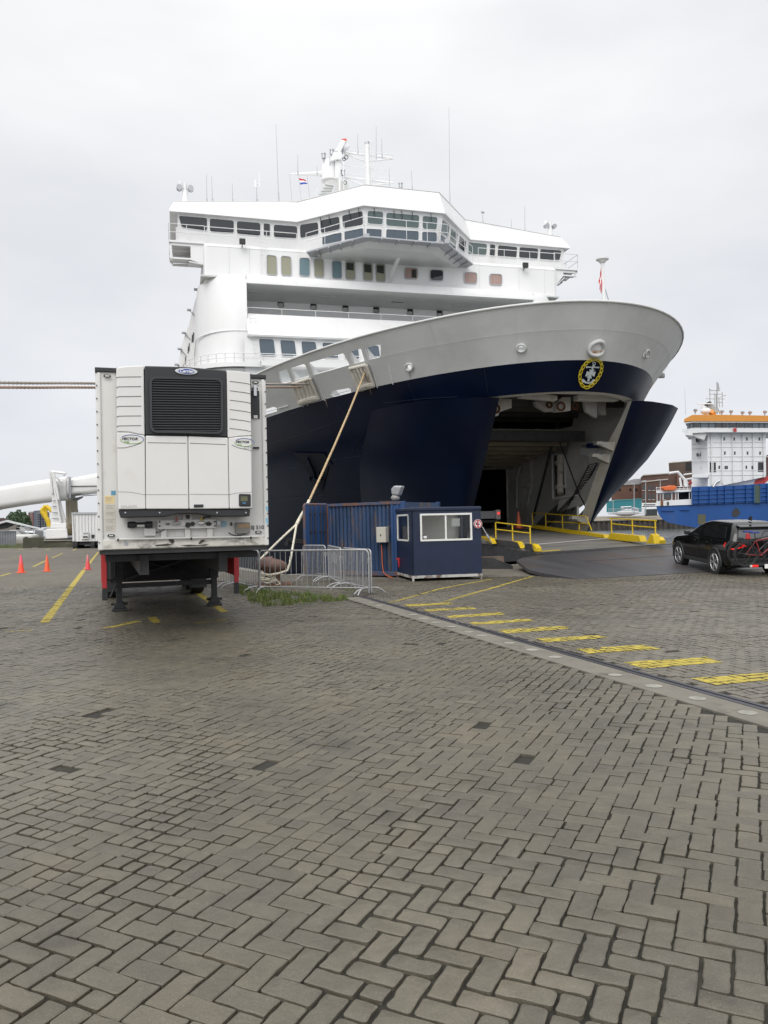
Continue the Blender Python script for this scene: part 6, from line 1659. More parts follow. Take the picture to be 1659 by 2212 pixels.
for x in (0.0, LC - .12):
    for y in (-.01, 2.33): mb = MB(); mb.bx(x, x + .12, y, y + .13, .04, HC); mb.build('corner_post', m_cb2, con, bevel=.01)
mb = MB(); mb.bx(.12, LC - .12, -.012, .10, .04, .18); mb.bx(.12, LC - .12, -.012, .09, HC - .09, HC + .0); mb.build('side_rail', mat('rail_rust_blue', (.05, .07, .13), .7, dirt=(.15, .07, .035), dscale=3, dlo=.42, dhi=.6), con, bevel=.008)
mb = MB(); mb.bx(-.02, .10, -.03, -.008, .1, HC - .02); mb.build('rust_post', m_rust, con)
# opened door leaf
lf = empty('door_leaf', (0, 0, 0)); bpy.data.objects.remove(lf)
dl = Vector((-.535, -.845, 0)); dl.normalize(); loc = con.matrix_basis.inverted() if False else (Matrix.Rotation(-ang, 4, 'Z'))
dv = (loc @ dl); nv = Vector((-dv.y, dv.x, 0))
def dp(u, h, o=0.0): return Vector((0, -.02, 0)) + dv * u + nv * o + Vector((0, 0, h))
mb = MB(); mb.prism([dp(.0, .12), dp(1.17, .12), dp(1.17, HC - .05), dp(0, HC - .05)], nv * .05); dr = mb.build('door', m_cb2, con)
mb = MB(); 
for k in range(4): a = .12 + k * .27; mb.prism([dp(a, .2, .052), dp(a + .14, .2, .052), dp(a + .14, HC - .15, .052), dp(a, HC - .15, .052)], nv * .02)
mb.build('door_rib', m_cb2, dr)
for u in (.2, .42, .72, .95):
    mb = MB(); mb.tube([dp(u, .10, .11), dp(u, HC - .04, .11)], .018, 8)
    for h in (.3, .9, 1.5, 2.1): mb.box(dp(u, h, .10), (.07, .07, .06), math.atan2(dv.y, dv.x))
    mb.build('locking_bar', m_dark, dr, smooth=True, ang=40)
mb = MB(); mb.tube([dp(0, HC - .02, .02), dp(1.15, HC - .02, .02), dp(1.2, HC - .08, .02), dp(1.2, .12, .02)], .045, 8); mb.build('door_frame', MATS['rail_rust_blue'], dr, smooth=True)
C_ = survey(con)
q = C_(zc(20, 487), -.02); mb = MB(); mb.box((C_(zb(1555, 605), -.1).x, -.10, C_(zb(1555, 605), -.1).z), (.36, .2, .50)); jb = mb.build('junction_box', mat('box_beige', (.50, .48, .42), .5), con, bevel=.015)
c = C_(zb(1537, 610), -.21); mb = MB(); mb.box(c, (.03, .02, .05)); mb.build('lock', m_black, jb)
mb = MB(); p0 = C_(zb(1545, 700), -.08); mb.tube([p0] + [C_(zb(*p), -.08) for p in [(1550,780),(1553,880),(1565,960)]] + [C_(zb(1600, 990), -.3), C_(zb(1650, 1008), -.5)], .016, 6); mb.build('orange_cable', mat('cable_orange', (.55, .12, .04), .5), con, smooth=True)
q = C_(zc(165, 705), -.15); mb = MB(); mb.prism([C_(zc(*p), -.3) for p in [(140,705),(172,703),(172,790),(165,790),(155,718),(140,715)]], (0, .02, 0)); mb.build('red_bracket', m_red, con)
fl_ = empty('floodlight', cA + dC * (LC - .35) + nC * .25 + Vector((0, 0, HC)), ang, 'grey floodlight wrapped in plastic standing on the blue container roof', 'floodlight')
mb = MB(); 
def blob(mb, c, r_, seed, n1=12, n2=8, sq=(1, 1, 1)):
    rg = []
    for i in range(n2 + 1):
        f = math.pi * i / n2; rr_ = []
        for j in range(n1):
            t = 2 * math.pi * j / n1; v = Vector((math.sin(f) * math.cos(t), math.sin(f) * math.sin(t), math.cos(f)))
            k = 1 + .16 * noise.noise(v * 2 + Vector((seed, 0, 0))); rr_.append(Vector(c) + Vector((v.x * r_[0], v.y * r_[1], v.z * r_[2])) * k)
        rg.append(rr_)
    mb.loft(rg)
mb.prism([Vector((x, -.12, z)) for x, z in ((-.20, .22), (-.22, .42), (-.10, .52), (.20, .50), (.06, .18))], (0, .24, 0)); mb.build('lamp_head', m_galv, fl_, bevel=.05)
mb = MB(); blob(mb, (-.12, 0, .13), (.16, .12, .11), 3); mb.build('ballast_box', mat('plastic_wrap', (.28, .28, .27), .3, var=.2, vscale=12), fl_, smooth=True, ang=180)
mb = MB(); mb.tube([(-.2, 0, .0), (-.05, 0, .1), (.05, 0, .2)], .025, 6); mb.tube([(-.12, -.02, .02), (-.4, -.05, .02), (-.75, 0, .03)], .012, 5); mb.build('stand', m_dark, fl_)

# ================================================================== BOOTH
b0 = G(*zc(295, 925)); b0 = Vector((b0.x, b0.y, 0)); b1 = G(*zc(945, 900)); ba = math.atan2(b1.y - b0.y, b1.x - b0.x)
bth = empty('ticket_booth', b0, ba, 'small dark blue booth with white-framed sliding window beside the ramp', 'booth')
B_S = survey(bth); LB = (Vector((b1.x, b1.y, 0)) - b0).length
m_bb = mat('booth_blue', (.006, .0145, .043), .42, var=.15, vscale=3, bump=.15, bscale=35)
zt = B_S(zc(280, 232), 0).z; cham = .0
BD = 2.1
wq = [B_S(zc(*p), 0) for p in [(362,290),(845,283),(852,535),(370,550)]]
wx0, wx1 = wq[0].x, (wq[1].x + wq[2].x) / 2; wz0, wz1 = (wq[2].z + wq[3].z) / 2, (wq[0].z + wq[1].z) / 2
zf = .17
# walls with real window openings
def wallholes(outer, holes, mapf, m, name, par, th):
    o = wall_sheet(outer, holes, mapf, m, name, par); bm_ = bmesh.new(); bm_.from_mesh(o.data); bmesh.ops.recalc_face_normals(bm_, faces=bm_.faces); bm_.to_mesh(o.data); bm_.free()
    md = o.modifiers.new('solid', 'SOLIDIFY'); md.thickness = th; md.offset = 0; return o
wallholes([(0, zf), (LB, zf), (LB, zt - .12), (0, zt - .12)], [[(wx0, wz0), (wx1, wz0), (wx1, wz1), (wx0, wz1)]], lambda x, z: Vector((x, 0.03, z)), m_bb, 'front_wall', bth, .06)
lw0, lw1 = wz0 + .0, wz1 - .0
wallholes([(0, zf), (BD, zf), (BD, zt - .12), (0, zt - .12)], [[(.35, lw0), (BD - .25, lw0), (BD - .25, lw1), (.35, lw1)]], lambda y, z: Vector((0.03, y, z)), m_bb, 'side_wall', bth, .055)
mb = MB(); mb.bx(LB - .06, LB, 0.061, BD, zf, wz0); mb.bx(LB - .06, LB, 0.061, .4, wz0, zt - .12); mb.bx(LB - .06, LB, BD - .3, BD, wz0, zt - .12); mb.bx(0.06, LB - .06, BD - .06, BD, zf, zt - .12); mb.build('back_wall', m_bb, bth)
mb = MB(); mb.bx(.06, LB - .06, .06, BD - .06, zf, zf + .03); mb.build('floor', m_dark, bth)
mb = MB(); mb.bx(-.02, LB + .02, -.03, BD + .02, zt - .12, zt); mb.build('roof', m_bb, bth, bevel=.03)
mb = MB(); mb.bx(.06, LB - .061, BD - .075, BD - .061, zf, zt - .13); mb.bx(LB - .075, LB - .061, .07, BD - .08, zf, wz0); mb.bx(.06, LB - .07, .07, BD - .08, zt - .15, zt - .13); mb.build('inner_lining', mat('booth_lining', (.80, .78, .70), .6), bth)
m_gl2 = bpy.data.materials.new('clear_glass'); m_gl2.use_nodes = True; t_ = m_gl2.node_tree; t_.nodes.remove(t_.nodes['Principled BSDF'])
g1 = t_.nodes.new('ShaderNodeBsdfTransparent'); g2 = t_.nodes.new('ShaderNodeBsdfGlossy'); g2.inputs['Roughness'].default_value = .03; mxs = t_.nodes.new('ShaderNodeMixShader'); fz = t_.nodes.new('ShaderNodeFresnel'); fz.inputs[0].default_value = 1.5
t_.links.new(fz.outputs[0], mxs.inputs[0]); t_.links.new(g1.outputs[0], mxs.inputs[1]); t_.links.new(g2.outputs[0], mxs.inputs[2]); t_.links.new(mxs.outputs[0], t_.nodes['Material Output'].inputs[0]); g1.inputs[0].default_value = (.94, .96, .95, 1)
fw_ = .055; xm = B_S(zc(604, 400), 0).x
mb = MB(); y0, y1 = -.025, .04
mb.bx(wx0, wx1, y0, y1, wz1 - fw_, wz1); mb.bx(wx0, wx1, y0, y1, wz0, wz0 + fw_); mb.bx(wx0, wx0 + fw_, y0, y1, wz0 + fw_, wz1 - fw_); mb.bx(wx1 - fw_, wx1, y0, y1, wz0 + fw_, wz1 - fw_)
sw = mb.build('window', mat('white_frame', (.70, .70, .68), .4), bth); mb = MB(); mb.bx(xm - .025, xm + .025, -.012, .03, wz0 + fw_, wz1 - fw_); mb.build('mullion', MATS['white_frame'], sw)
mb = MB(); mb.quad((wx0 + fw_, .015, wz0 + fw_), (wx1 - fw_, .015, wz0 + fw_), (wx1 - fw_, .015, wz1 - fw_), (wx0 + fw_, .015, wz1 - fw_)); mb.build('pane', m_gl2, sw)
mb = MB(); mb.bx(xm + .2, xm + .46, .05, .055, wz0 + .42, wz0 + .66); mb.build('notice', m_tw, bth)
mb = MB(); mb.bx(wx0 + .1, wx0 + .2, -.003, .01, wz0 + .09, wz0 + .16); mb.build('sticker', m_white, sw)
mb = MB(); x0, x1 = -.012, .04
for a, b2, c, d in ((.35, BD - .25, lw1 - .05, lw1), (.35, BD - .25, lw0, lw0 + .05), (.35, .40, lw0, lw1), (BD - .30, BD - .25, lw0, lw1)): mb.bx(x0, x1, a, b2, c, d)
sw2 = mb.build('side_window', MATS['white_frame'], bth); mb = MB(); mb.quad((.015, BD - .3, lw0 + .05), (.015, .4, lw0 + .05), (.015, .4, lw1 - .05), (.015, BD - .3, lw1 - .05)); mb.build('pane', m_gl2, sw2)
mb = MB(); mb.bx(.06, .95, BD - .14, BD - .076, .9, 1.35); mb.bx(1.1, 1.9, BD - .5, BD - .1, .6, .95); mb.build('desk', mat('desk_grey', (.30, .31, .32), .6), bth)
m_wf = mat('white_worn_steel', (.45, .44, .42), .7, dirt=(.12, .08, .06), dscale=4, dlo=.48, dhi=.62)
mb = MB(); mb.bx(0, LB, -.02, .05, .09, .17); mb.bx(0, LB, BD - .1, BD, .09, .17); mb.bx(.0, .06, .05, BD - .1, .09, .17); mb.bx(LB - .06, LB, .05, BD - .1, .09, .17)
for x in (.0, LB - .05): 
    for y in (-.02, BD - .1): mb.bx(x, x + .05, y, y + .07, 0, .09)
mb.build('base_frame', m_wf, bth)
c = B_S(zc(905, 385), -.05); rs = 41 * .2315 / 1661 * (b1.y) 
sgn_ = empty('no_smoking_sign', (0, 0, 0)); sgn_.parent = None
Mb = Matrix.Translation(b0) @ Matrix.Rotation(ba, 4, 'Z'); cw = Mb @ c; sgn_.location = cw; sgn_.rotation_euler = (0, 0, ba); tag(sgn_, 'round white sign with a red ring and a crossed-out cigarette on the booth corner', 'sign')
def circ(r_, y, n=32): return [Vector((r_ * math.cos(t), y, r_ * math.sin(t))) for t in [2 * math.pi * k / n for k in range(n)]]
mb = MB(); mb.prism(circ(rs, 0), (0, .012, 0)); mb.build('plate', mat('sign_white', (.8, .8, .8), .4), sgn_)
mb = MB(); a, b2 = circ(rs * .93, -.002), circ(rs * .72, -.002); mb.loft([b2, a]); mb.loft([[p + Vector((0, -.003, 0)) for p in a], [p + Vector((0, -.003, 0)) for p in b2]][::-1] if False else [[p + Vector((0, -.003, 0)) for p in a], [p + Vector((0, -.003, 0)) for p in b2]])
mb.bx(-.022, .022, -.006, -.001, -rs * .78, rs * .78); mb.build('red_ring', m_red, sgn_, fix=True)
mb = MB(); mb.bx(-rs * .52, rs * .35, -.0045, -.001, -.035, -.005); mb.bx(rs * .39, rs * .5, -.0045, -.001, -.035, -.005); mb.bx(-rs * .5, -rs * .2, -.0045, -.001, .0, .045); mb.tube([(rs * .45, -.003, 0), (rs * .38, -.003, .04), (rs * .48, -.003, .07), (rs * .4, -.003, .1)], .006, 4); mb.tube([(-rs * .1, -.003, .05), (-.0, -.003, .09), (-rs * .1, -.003, .13)], .005, 4); mb.build('cigarette', m_ltr, sgn_)
# ================================================================== LINKSPAN RAMP
lo_ = atY(1179.5, 1194, 29.5)
lk = empty('linkspan', (lo_.x, lo_.y, 0), R(20), 'steel and concrete vehicle ramp with yellow kerbs leading up into the open bow', 'ramp')
LS = survey(lk); LZ = lo_.z
def zdk(x, y): return LZ + .10 * max(min(y, 4), 0) + .05 * max(y - 4, 0) + .025 * x
m_deck = mat('ramp_deck', (.175, .168, .152), .75, var=.2, vscale=1.5, dirt=(.06, .058, .055), dscale=1.2, dlo=.5, dhi=.7, stretch=(.3, 3, 1), bump=.3, bscale=30)
def ltop(pts, th, m, name, par=lk, lift=0.0):
    mb = MB(); P = [Vector((x, y, zdk(x, y) + lift)) for x, y in pts]; mb.prism(P, (0, 0, -th)); return mb.build(name, m, par)
ltop([(-.35, 0), (6.2, 0), (5.05, 4), (-.35, 4)], .35, m_deck, 'deck')
ltop([(-.35, 4.002), (5.05, 4.002), (5.05, 12), (-.35, 13)], .35, m_deck, 'deck')
m_lip = mat('ramp_lip_steel', (.055, .055, .058), .5, .3, var=.25, vscale=3)
mb = MB(); P = [(-.30, -.55), (7.2, -.55), (7.2, .02), (-.30, .02)]
mb.prism([Vector((x, y, (zdk(x, 0) + .008 if y > -.2 else zdk(x, 0) - .06))) for x, y in P], (0, 0, -.03)); mb.build('hinge_flap', m_lip, lk)
mb = MB(); mb.cyl((-.3, 0.02, zdk(-.3, 0) + .0), (7.1, .02, zdk(7.1, 0) + .0), .03, 8); mb.build('hinge_bar', m_dark, lk)
mb = MB(); a = LS(zd(0, 343), 0); 
mb.prism([Vector((x, y, zdk(x, y) + .004)) for x, y in ((.9, 2.2), (4.9, 2.65), (4.9, 2.78), (.9, 2.33))], (0, 0, .003)); mb.build('lane_line', mat('white_line', (.55, .55, .53), .7), lk)
mb = MB(); mb.prism([Vector((x, y, zdk(x, y) + .004)) for x, y in ((.1, 3.0), (1.3, 3.2), (1.6, 4.4), (.4, 4.6))], (0, 0, .002)); mb.build('red_patch', mat('red_worn', (.22, .06, .04), .8, dirt=(.13, .12, .11), dscale=3, dlo=.4, dhi=.55), lk)
mb = MB(); mb.prism([Vector((x, y, zdk(x, y) + .004)) for x, y in ((-.25, .3), (.9, .35), (.9, .5), (-.25, .45))], (0, 0, .003)); mb.build('yellow_line', m_yel, lk)
# coamings on the left with railing
XL = -.35
def lx(p, d=XL): return LS(p, d, 0)
mb = MB(); P = [(XL, -.2), (XL, 12)]
mb.prism([Vector((XL, -.2, zdk(0, 0) - .02)), Vector((XL, 12, zdk(0, 12) - .02)), Vector((XL, 12, zdk(0, 12) - .9)), Vector((XL, 3, .0)), Vector((XL, -.2, zdk(0, 0) - .22))], (-.12, 0, 0)); mb.build('side_girder', m_dark, lk)
def wedge(name, pts, d, th, m, par=lk):
    mb = MB(); mb.prism([Vector((d, LS(p, d, 0).y, LS(p, d, 0).z)) for p in pts], (th, 0, 0)); return mb.build(name, m, par, bevel=.01)
c1 = wedge('coaming', [zc(1060, 530), zc(1230, 548), zc(1275, 560), zc(1300, 612), zc(1045, 582)], XL - .02, -.03, m_dark)
wedge('coaming_end', [zc(1235, 546), zc(1275, 552), zc(1308, 614), zc(1290, 616)], XL, .22, m_yel)
wedge('coaming', [zc(1352, 570), zc(1410, 572), zc(1425, 640), zc(1340, 625)], XL - .02, -.03, m_dark)
wedge('coaming_end', [zc(1395, 570), zc(1425, 578), zc(1452, 610), zc(1452, 645), zc(1420, 640)], XL, .22, m_yel)
wedge('coaming_end', [zc(940, 505), zc(990, 508), zc(1012, 560), zc(1042, 572), zc(1020, 520)], XL - .3, .2, m_yel)
rl = empty('ramp_railing', (0, 0, 0)); rl.parent = lk
def rpost(p0, p1, d, par, m=m_yel, r=.028):
    a = LS(p0, d, 0); b2 = LS(p1, d, 0); b2 = Vector((a.x, a.y, b2.z)); mb = MB(); mb.tube([a, b2], r, 8); mb.build('post', m, par, smooth=True, ang=60); return b2
def rbar(pts, d, par, r=.026):
    mb = MB(); mb.tube([LS(p, d, 0) for p in pts], r, 8); mb.build('rail', m_yel, par, smooth=True, ang=60)
rpost(zc(1073, 528), zc(1076, 373), XL, rl); rpost(zc(1230, 545), zc(1230, 398), XL, rl); rpost(zc(1395, 572), zc(1400, 408), XL, rl)
rbar([zc(1076, 373), zc(1400, 410)], XL, rl); rbar([zc(1075, 437), zc(1392, 473)], XL, rl)
# right kerbs and their railings
XR = 4.65
def kerb(pts_top, pts_bot, d=XR, m=m_yel, wd=.32):
    mb = MB(); A = [LS(p, d, 0) for p in pts_top]; Bq = [LS(p, d, 0) for p in pts_bot]
    mb.prism([Vector((d, q.y, q.z)) for q in A + Bq[::-1]], (wd, 0, 0)); return mb.build('yellow_kerb', m, lk, bevel=.02)
kerb([z6(600, 1345), z6(1270, 1435), z6(1283, 1465)], [z6(600, 1372), z6(1000, 1432), z6(1283, 1466)])
kerb([z6(1330, 1420), z6(1600, 1445), z6(1618, 1500)], [z6(1308, 1475), z6(1500, 1498), z6(1617, 1502)])
kerb([zd(750, 355), zd(782, 288), zd(800, 300), zd(808, 362)], [zd(750, 360), zd(808, 363)], m=m_yel)
kerb([zd(805, 312), zd(825, 312), zd(845, 340), zd(852, 335), zd(845, 362)], [zd(805, 363), zd(843, 364)], d=XR + .25)
for posts, rails in (([(z6(890, 1370), z6(882, 1250)), (z6(1045, 1388), z6(1045, 1262))], [[z6(610, 1230), z6(880, 1250), z6(1108, 1262), z6(1162, 1396)], [z6(735, 1312), z6(890, 1318), z6(1130, 1332)]]),
                     ([(z6(610, 1345), z6(612, 1232)), (z6(733, 1357), z6(735, 1240))], []),
                     ([(z6(1347, 1422), z6(1347, 1285)), (z6(1543, 1440), z6(1543, 1296)), (zd(818, 305), zd(820, 190))], [[z6(1335, 1283), z6(1543, 1294), zd(825, 190)], [z6(1350, 1332), z6(1543, 1352), zd(822, 243)]])):
    rr = empty('ramp_railing', (0, 0, 0)); rr.parent = lk
    for a, b2 in posts: rpost(a, b2, XR + .15, rr)
    for P in rails: rbar(P, XR + .15, rr)
# links beside the booth
for (p, q) in ((zc(945, 412), zc(1035, 560)),): 
    a = LS(p, XL - .3, 0); b2 = LS(q, XL - .3, 0); mb = MB(); mb.tube([a, b2], .025, 6); mb.cyl(a.lerp(b2, .5), a.lerp(b2, .75), .05, 8); mb.build('tie_rod', m_galv, lk)
# ramp plate on the apron
pla = empty('ramp_plate', (lo_.x, lo_.y, 0), R(20), 'dark worn steel approach plate sloping from the paving up to the ramp hinge', 'ramp plate')
Mi = (Matrix.Translation(pla.location) @ Matrix.Rotation(R(20), 4, 'Z')).inverted()
zp = lambda y: LZ * max(0, (y + 6.2)) / 6.2
def pp(px, py, z): q = Mi @ G(px, py, z); return (q.x, q.y)
cl = pp(*zd(240, 625), .02); c2_ = pp(*zd(950, 585), .02); dx = c2_[0] - cl[0]; sl2 = (c2_[1] - cl[1]) / dx
cr_ = (cl[0] + 10.5, cl[1] + sl2 * 10.5)
e1 = pp(*zc(1250, 765), .16); e2 = pp(*zc(1400, 852), .06)
out2 = [(-.45, -.5), e1, e2, cl, cr_, (9.5, -.5)]
m_plate = mat('worn_plate', (.070, .068, .074), .5, .25, var=.25, vscale=1.2, dirt=(.10, .065, .045), dscale=.8, dlo=.55, dhi=.75, stretch=(1, .25, 1), bump=.2, bscale=20)
ycl = cl[1]
def zpl(x, y):
    ye = ycl + sl2 * (x - cl[0]); k = (y - ye) / (-.5 - ye); return max(.014, (LZ - .05 + .02 * x) * max(0, k) + .014)
grid = []
mb = MB(); N = 8; rows = []
for j in range(N + 1):
    k = j / N; row = []
    lft_ = [(-.45, -.5), e1, e2, cl]; f = k * 3; i = min(2, int(f)); a = Vector(lft_[i]).lerp(Vector(lft_[i + 1]), f - i)
    b2 = Vector((9.5, -.5)).lerp(Vector(cr_), k)
    row = [Vector((a.lerp(b2, t / 8).x, a.lerp(b2, t / 8).y, 0)) for t in range(9)]
    rows.append([Vector((q.x, q.y, zpl(q.x, q.y))) for q in row])
mb.loft(rows[::-1], closed=False)
edge = [r_[0] for r_ in rows] + rows[-1][1:]
mb.loft([edge, [Vector((q.x, q.y, q.z - (.10 if i < 8 else .02))) for i, q in enumerate(edge)]], closed=False)
mb.build('plate', m_plate, pla)
mb = MB(); mb.prism([Vector((x, y, zpl(x, y) + .004)) for x, y in ((-.2, -2.9), (8.8, -2.55), (8.8, -2.52), (-.2, -2.87))], (0, 0, .002)); mb.build('plate_joint', m_void, pla)
mb = MB(); mb.prism([Vector((e1[0] - .1, e1[1] + .05, .0)), Vector((e1[0] - .95, e1[1] + .9, .0)), Vector((e1[0] - .95, e1[1] + .9, .42)), Vector((e1[0] - .6, e1[1] + .6, .40)), Vector((e1[0] - .1, e1[1] + .05, .12))], (.06, .04, 0)); mb.build('side_cheek', m_dark, pla)
# pit wall to the left of the plate
pit_ = MB(); a = G(*zc(945, 785)); b2 = G(*zc(1150, 775)); pit_.prism([a + Vector((-.4, -.08, 0)), b2 + Vector((0, 0, 0)), b2 + Vector((0, 0, .36)), a + Vector((-.4, -.08, .36))], (-.1, .35, 0))
tag(pit_.build('pit_wall', mat('pit_rusty', (.13, .10, .08), .8, var=.3, vscale=4, dirt=(.2, .08, .04), dscale=3, dlo=.5, dhi=.65)), 'low rusty brown wall between the booth and the ramp plate', 'wall')

# ================================================================== TRUCK AND CONE IN THE CAR DECK
tv = atY(*z6(230, 1370), 41.0)
tk = empty('truck', (tv.x, tv.y, 1.2), R(12), 'grey truck rear with one red lamp inside the dark car deck behind the booth', 'truck')
TK = survey(tk)
mb = MB(); a, b2 = TK(z6(120, 1215)), TK(z6(262, 1285)); mb.bx(a.x - 1.2, b2.x, 0, 5, b2.z, a.z); mb.build('body', mat('truck_grey', (.45, .45, .47), .5), tk, bevel=.03)
a, b2 = TK(z6(262, 1202)), TK(z6(310, 1290)); mb = MB(); mb.bx(a.x + .005, b2.x, -.03, .3, b2.z, a.z); lb = mb.build('lamp_cluster', m_whiteb, tk, bevel=.02)
c = TK(z6(292, 1235), -.05); mb = MB(); mb.cyl(c, c + Vector((0, -.03, 0)), .05, 12); mb.build('tail_lamp', mat('lit_red', (.8, .02, .02), .4, emit=((1, .03, .02), 2)), lb)
mb = MB(); a = TK(z6(130, 1300)); b2 = TK(z6(300, 1320)); mb.bx(a.x - 1, b2.x, .0, .3, b2.z, a.z); mb.build('bumper', m_dark, tk)
for x in (-1.0, b2.x - .35): mb = MB(); mb.cyl((x, .6, .05), (x + .3, .6, .05), .42, 18); mb.build('wheel', m_rubber, tk, smooth=True, ang=40)
pc = atY(*z6(480, 1375), 38.5)
cone('traffic_cone', pc, .85, (mo, mat('cone_deck', (.62, .12, .05), .5)), 'orange traffic cone by the white post inside the ferry bow')['group'] = 'cones in the ferry bow'

# ================================================================== CAR
rw_ = G(*zd(1262, 588)); CARX, CARY = rw_.x + .90, rw_.y
car = empty('parked_car', (CARX, CARY, 0), R(1.0), 'black five-door car carrying two bicycles on its rear, driving onto the ramp', 'car')
car.rotation_euler = (R(2.6), 0, R(1.0))
m_cp = mat('car_black', (.005, .0055, .006), .14, spec=.45, coat=.15)
m_cg = mat('car_glass', (.010, .012, .013), .03, spec=.9)
def ring_rr(y0, y1, w_, z, n=6, rr=.25, sq=1.0):
    o = []; r_ = min(rr, w_ * .9)
    for cx_, cy_, a0 in ((w_ - r_, y1 - r_ * sq, 0), (-w_ + r_, y1 - r_ * sq, 90), (-w_ + r_, y0 + r_ * .6, 180), (w_ - r_, y0 + r_ * .6, 270)):
        for k in range(n + 1):
            t = R(a0 + 90 * k / n); ry = r_ * (sq if a0 < 180 else .6); o.append(Vector((cx_ + r_ * math.cos(t), cy_ + ry * math.sin(t), z)))
    return o
# lower body: loft upwards
mb = MB()
lv = [(.26, -.80, 3.42, .80), (.34, -.90, 3.56, .88), (.50, -.94, 3.61, .915), (.72, -.92, 3.60, .925), (.88, -.93, 3.52, .915), (.97, -.95, 3.28, .895), (1.03, -.96, 2.75, .865), (1.06, -.95, 2.45, .845)]
rg = [ring_rr(y0, y1, w_, z, rr=.34, sq=1.6) for z, y0, y1, w_ in lv]
mb.loft(rg, cap=True); body = mb.build('body', m_cp, car, smooth=True, ang=50)
mb = MB()
lv = [(1.04, -.955, 2.38, .85), (1.19, -.90, 2.05, .80), (1.38, -.80, 1.68, .725), (1.49, -.70, 1.40, .67), (1.55, -.60, 1.15, .60), (1.585, -.35, .85, .48), (1.60, 0.0, .55, .25)]
rg = [ring_rr(y0, y1, w_, z, rr=.22, sq=1.3) for z, y0, y1, w_ in lv]
mb.loft(rg, cap=True); mb.build('cabin', m_cp, car, smooth=True, ang=70)
def gy(z, side): # half width of the cabin at z
    return lerp_tab([(1.04, .85), (1.20, .80), (1.40, .725), (1.53, .67), (1.60, .60)], z)
for sx in (-1, 1):
    for y0, y1, yt0, yt1 in ((-.55, .18, -.38, .22), (.26, 1.08, .30, .98), (1.16, 2.0, 1.06, 1.28)):
        P = []
        for y, z in ((y0, 1.10), (y1, 1.09), (yt1 if yt1 < 1.5 else 1.3, 1.43), (yt0, 1.44)): P.append(Vector((sx * (gy(z, 0) + .008), y, z)))
        mb = MB(); mb.prism(P, (sx * .006, 0, 0)); mb.build('side_window', m_cg, car)
mb = MB(); P = [Vector((-.66, -.952, 1.10)), Vector((.66, -.952, 1.10)), Vector((.56, -.80, 1.44)), Vector((-.56, -.80, 1.44))]; mb.prism(P, (0, -.012, .004)); mb.build('rear_window', mat('rear_glass', (.05, .055, .06), .08, spec=.9), car)
mb = MB(); mb.prism([Vector((-.60, -.70, 1.51)), Vector((.60, -.70, 1.51)), Vector((.57, -.93, 1.46)), Vector((-.57, -.93, 1.46))], (0, 0, -.03)); mb.build('spoiler', m_cp, car, bevel=.012)
mb = MB(); mb.prism([Vector((0, -.42, 1.60)), Vector((0, -.20, 1.63)), Vector((0, -.36, 1.74)), Vector((0, -.42, 1.74))], (.03, 0, 0)); mb.build('aerial_fin', m_black, car)
for sx in (-1, 1):
    mb = MB(); mb.prism([Vector((sx * .60, -.965, 1.00)), Vector((sx * .40, -.975, .99)), Vector((sx * .42, -.975, .90)), Vector((sx * .80, -.95, .80)), Vector((sx * .935, -.62, .88)), Vector((sx * .90, -.66, 1.0))], (0, -.02, 0)); mb.build('tail_light', mat('tail_red', (.45, .01, .012), .15, emit=((1, .03, .02), .35)), car)
    mb = MB(); mb.prism([Vector((sx * .86, 1.75, 1.10)), Vector((sx * 1.08, 1.70, 1.08)), Vector((sx * 1.08, 1.72, 1.22)), Vector((sx * .90, 1.77, 1.22))], (0, .14, 0)); mb.build('wing_mirror', m_cp, car, bevel=.03)
    for y in (0, 2.70):
        N = 28; mb = MB(); prof = [(.92, .17), (.925, .30), (.915, .345), (.88, .362), (.74, .362), (.70, .34), (.70, .2)]
        mb.loft([[Vector((sx * a, y + r_ * math.cos(t), .36 + r_ * math.sin(t))) for t in [2 * math.pi * k / N for k in range(N)]] for a, r_ in prof]); wl = mb.build('wheel', m_rubber, car, smooth=True, fix=True, ang=50)
        mb = MB(); mb.tube([Vector((sx * .922, y + .255 * math.cos(t), .36 + .255 * math.sin(t))) for t in [2 * math.pi * k / 24 for k in range(24)]], .016, 6, closed=True)
        for k in range(10):
            t = 2 * math.pi * (k // 2) / 5 + (.16 if k % 2 else -.16); mb.tube([Vector((sx * .915, y + .03 * math.cos(t), .36 + .03 * math.sin(t))), Vector((sx * .925, y + .25 * math.cos(t), .36 + .25 * math.sin(t)))], .018, 5)
        mb.cyl((sx * .90, y, .36), (sx * .93, y, .36), .05, 10); mb.build('rim', m_alu, wl, smooth=True, ang=50)
        mb = MB(); mb.cyl((sx * .80, y, .36), (sx * .86, y, .36), .26, 20); mb.build('brake_disc', m_void, wl)
        mb = MB(); mb.tube([Vector((sx * .905, y + .41 * math.cos(t), .37 + .41 * math.sin(t))) for t in [math.pi * (-.08 + 1.16 * k / 16) for k in range(17)]], .045, 6); mb.build('arch_cladding', m_black, car, smooth=True)
        mb = MB(); P = [Vector((sx * .70, y + .40 * math.cos(t), .37 + .40 * math.sin(t))) for t in [2 * math.pi * k / 24 for k in range(24)]]; mb.prism(P, (sx * .225, 0, 0)); mb.build('wheel_well', m_void, car)
mb = MB(); mb.bx(-.93, -.88, .42, 2.28, .27, .40); mb.bx(.88, .93, .42, 2.28, .27, .40); mb.build('sill', m_black, car, bevel=.02)
mb = MB(); mb.bx(-.86, .86, -.975, -.90, .33, .55); mb.build('bumper', m_black, car, bevel=.03)
mb = MB()
for y in (.22, 1.12): 
    mb.tube([(-.928, y, .42), (-.932, y, .90), (-.90, y, 1.04)], .005, 4)
mb.build('door_gap', m_void, car)
mb = MB()
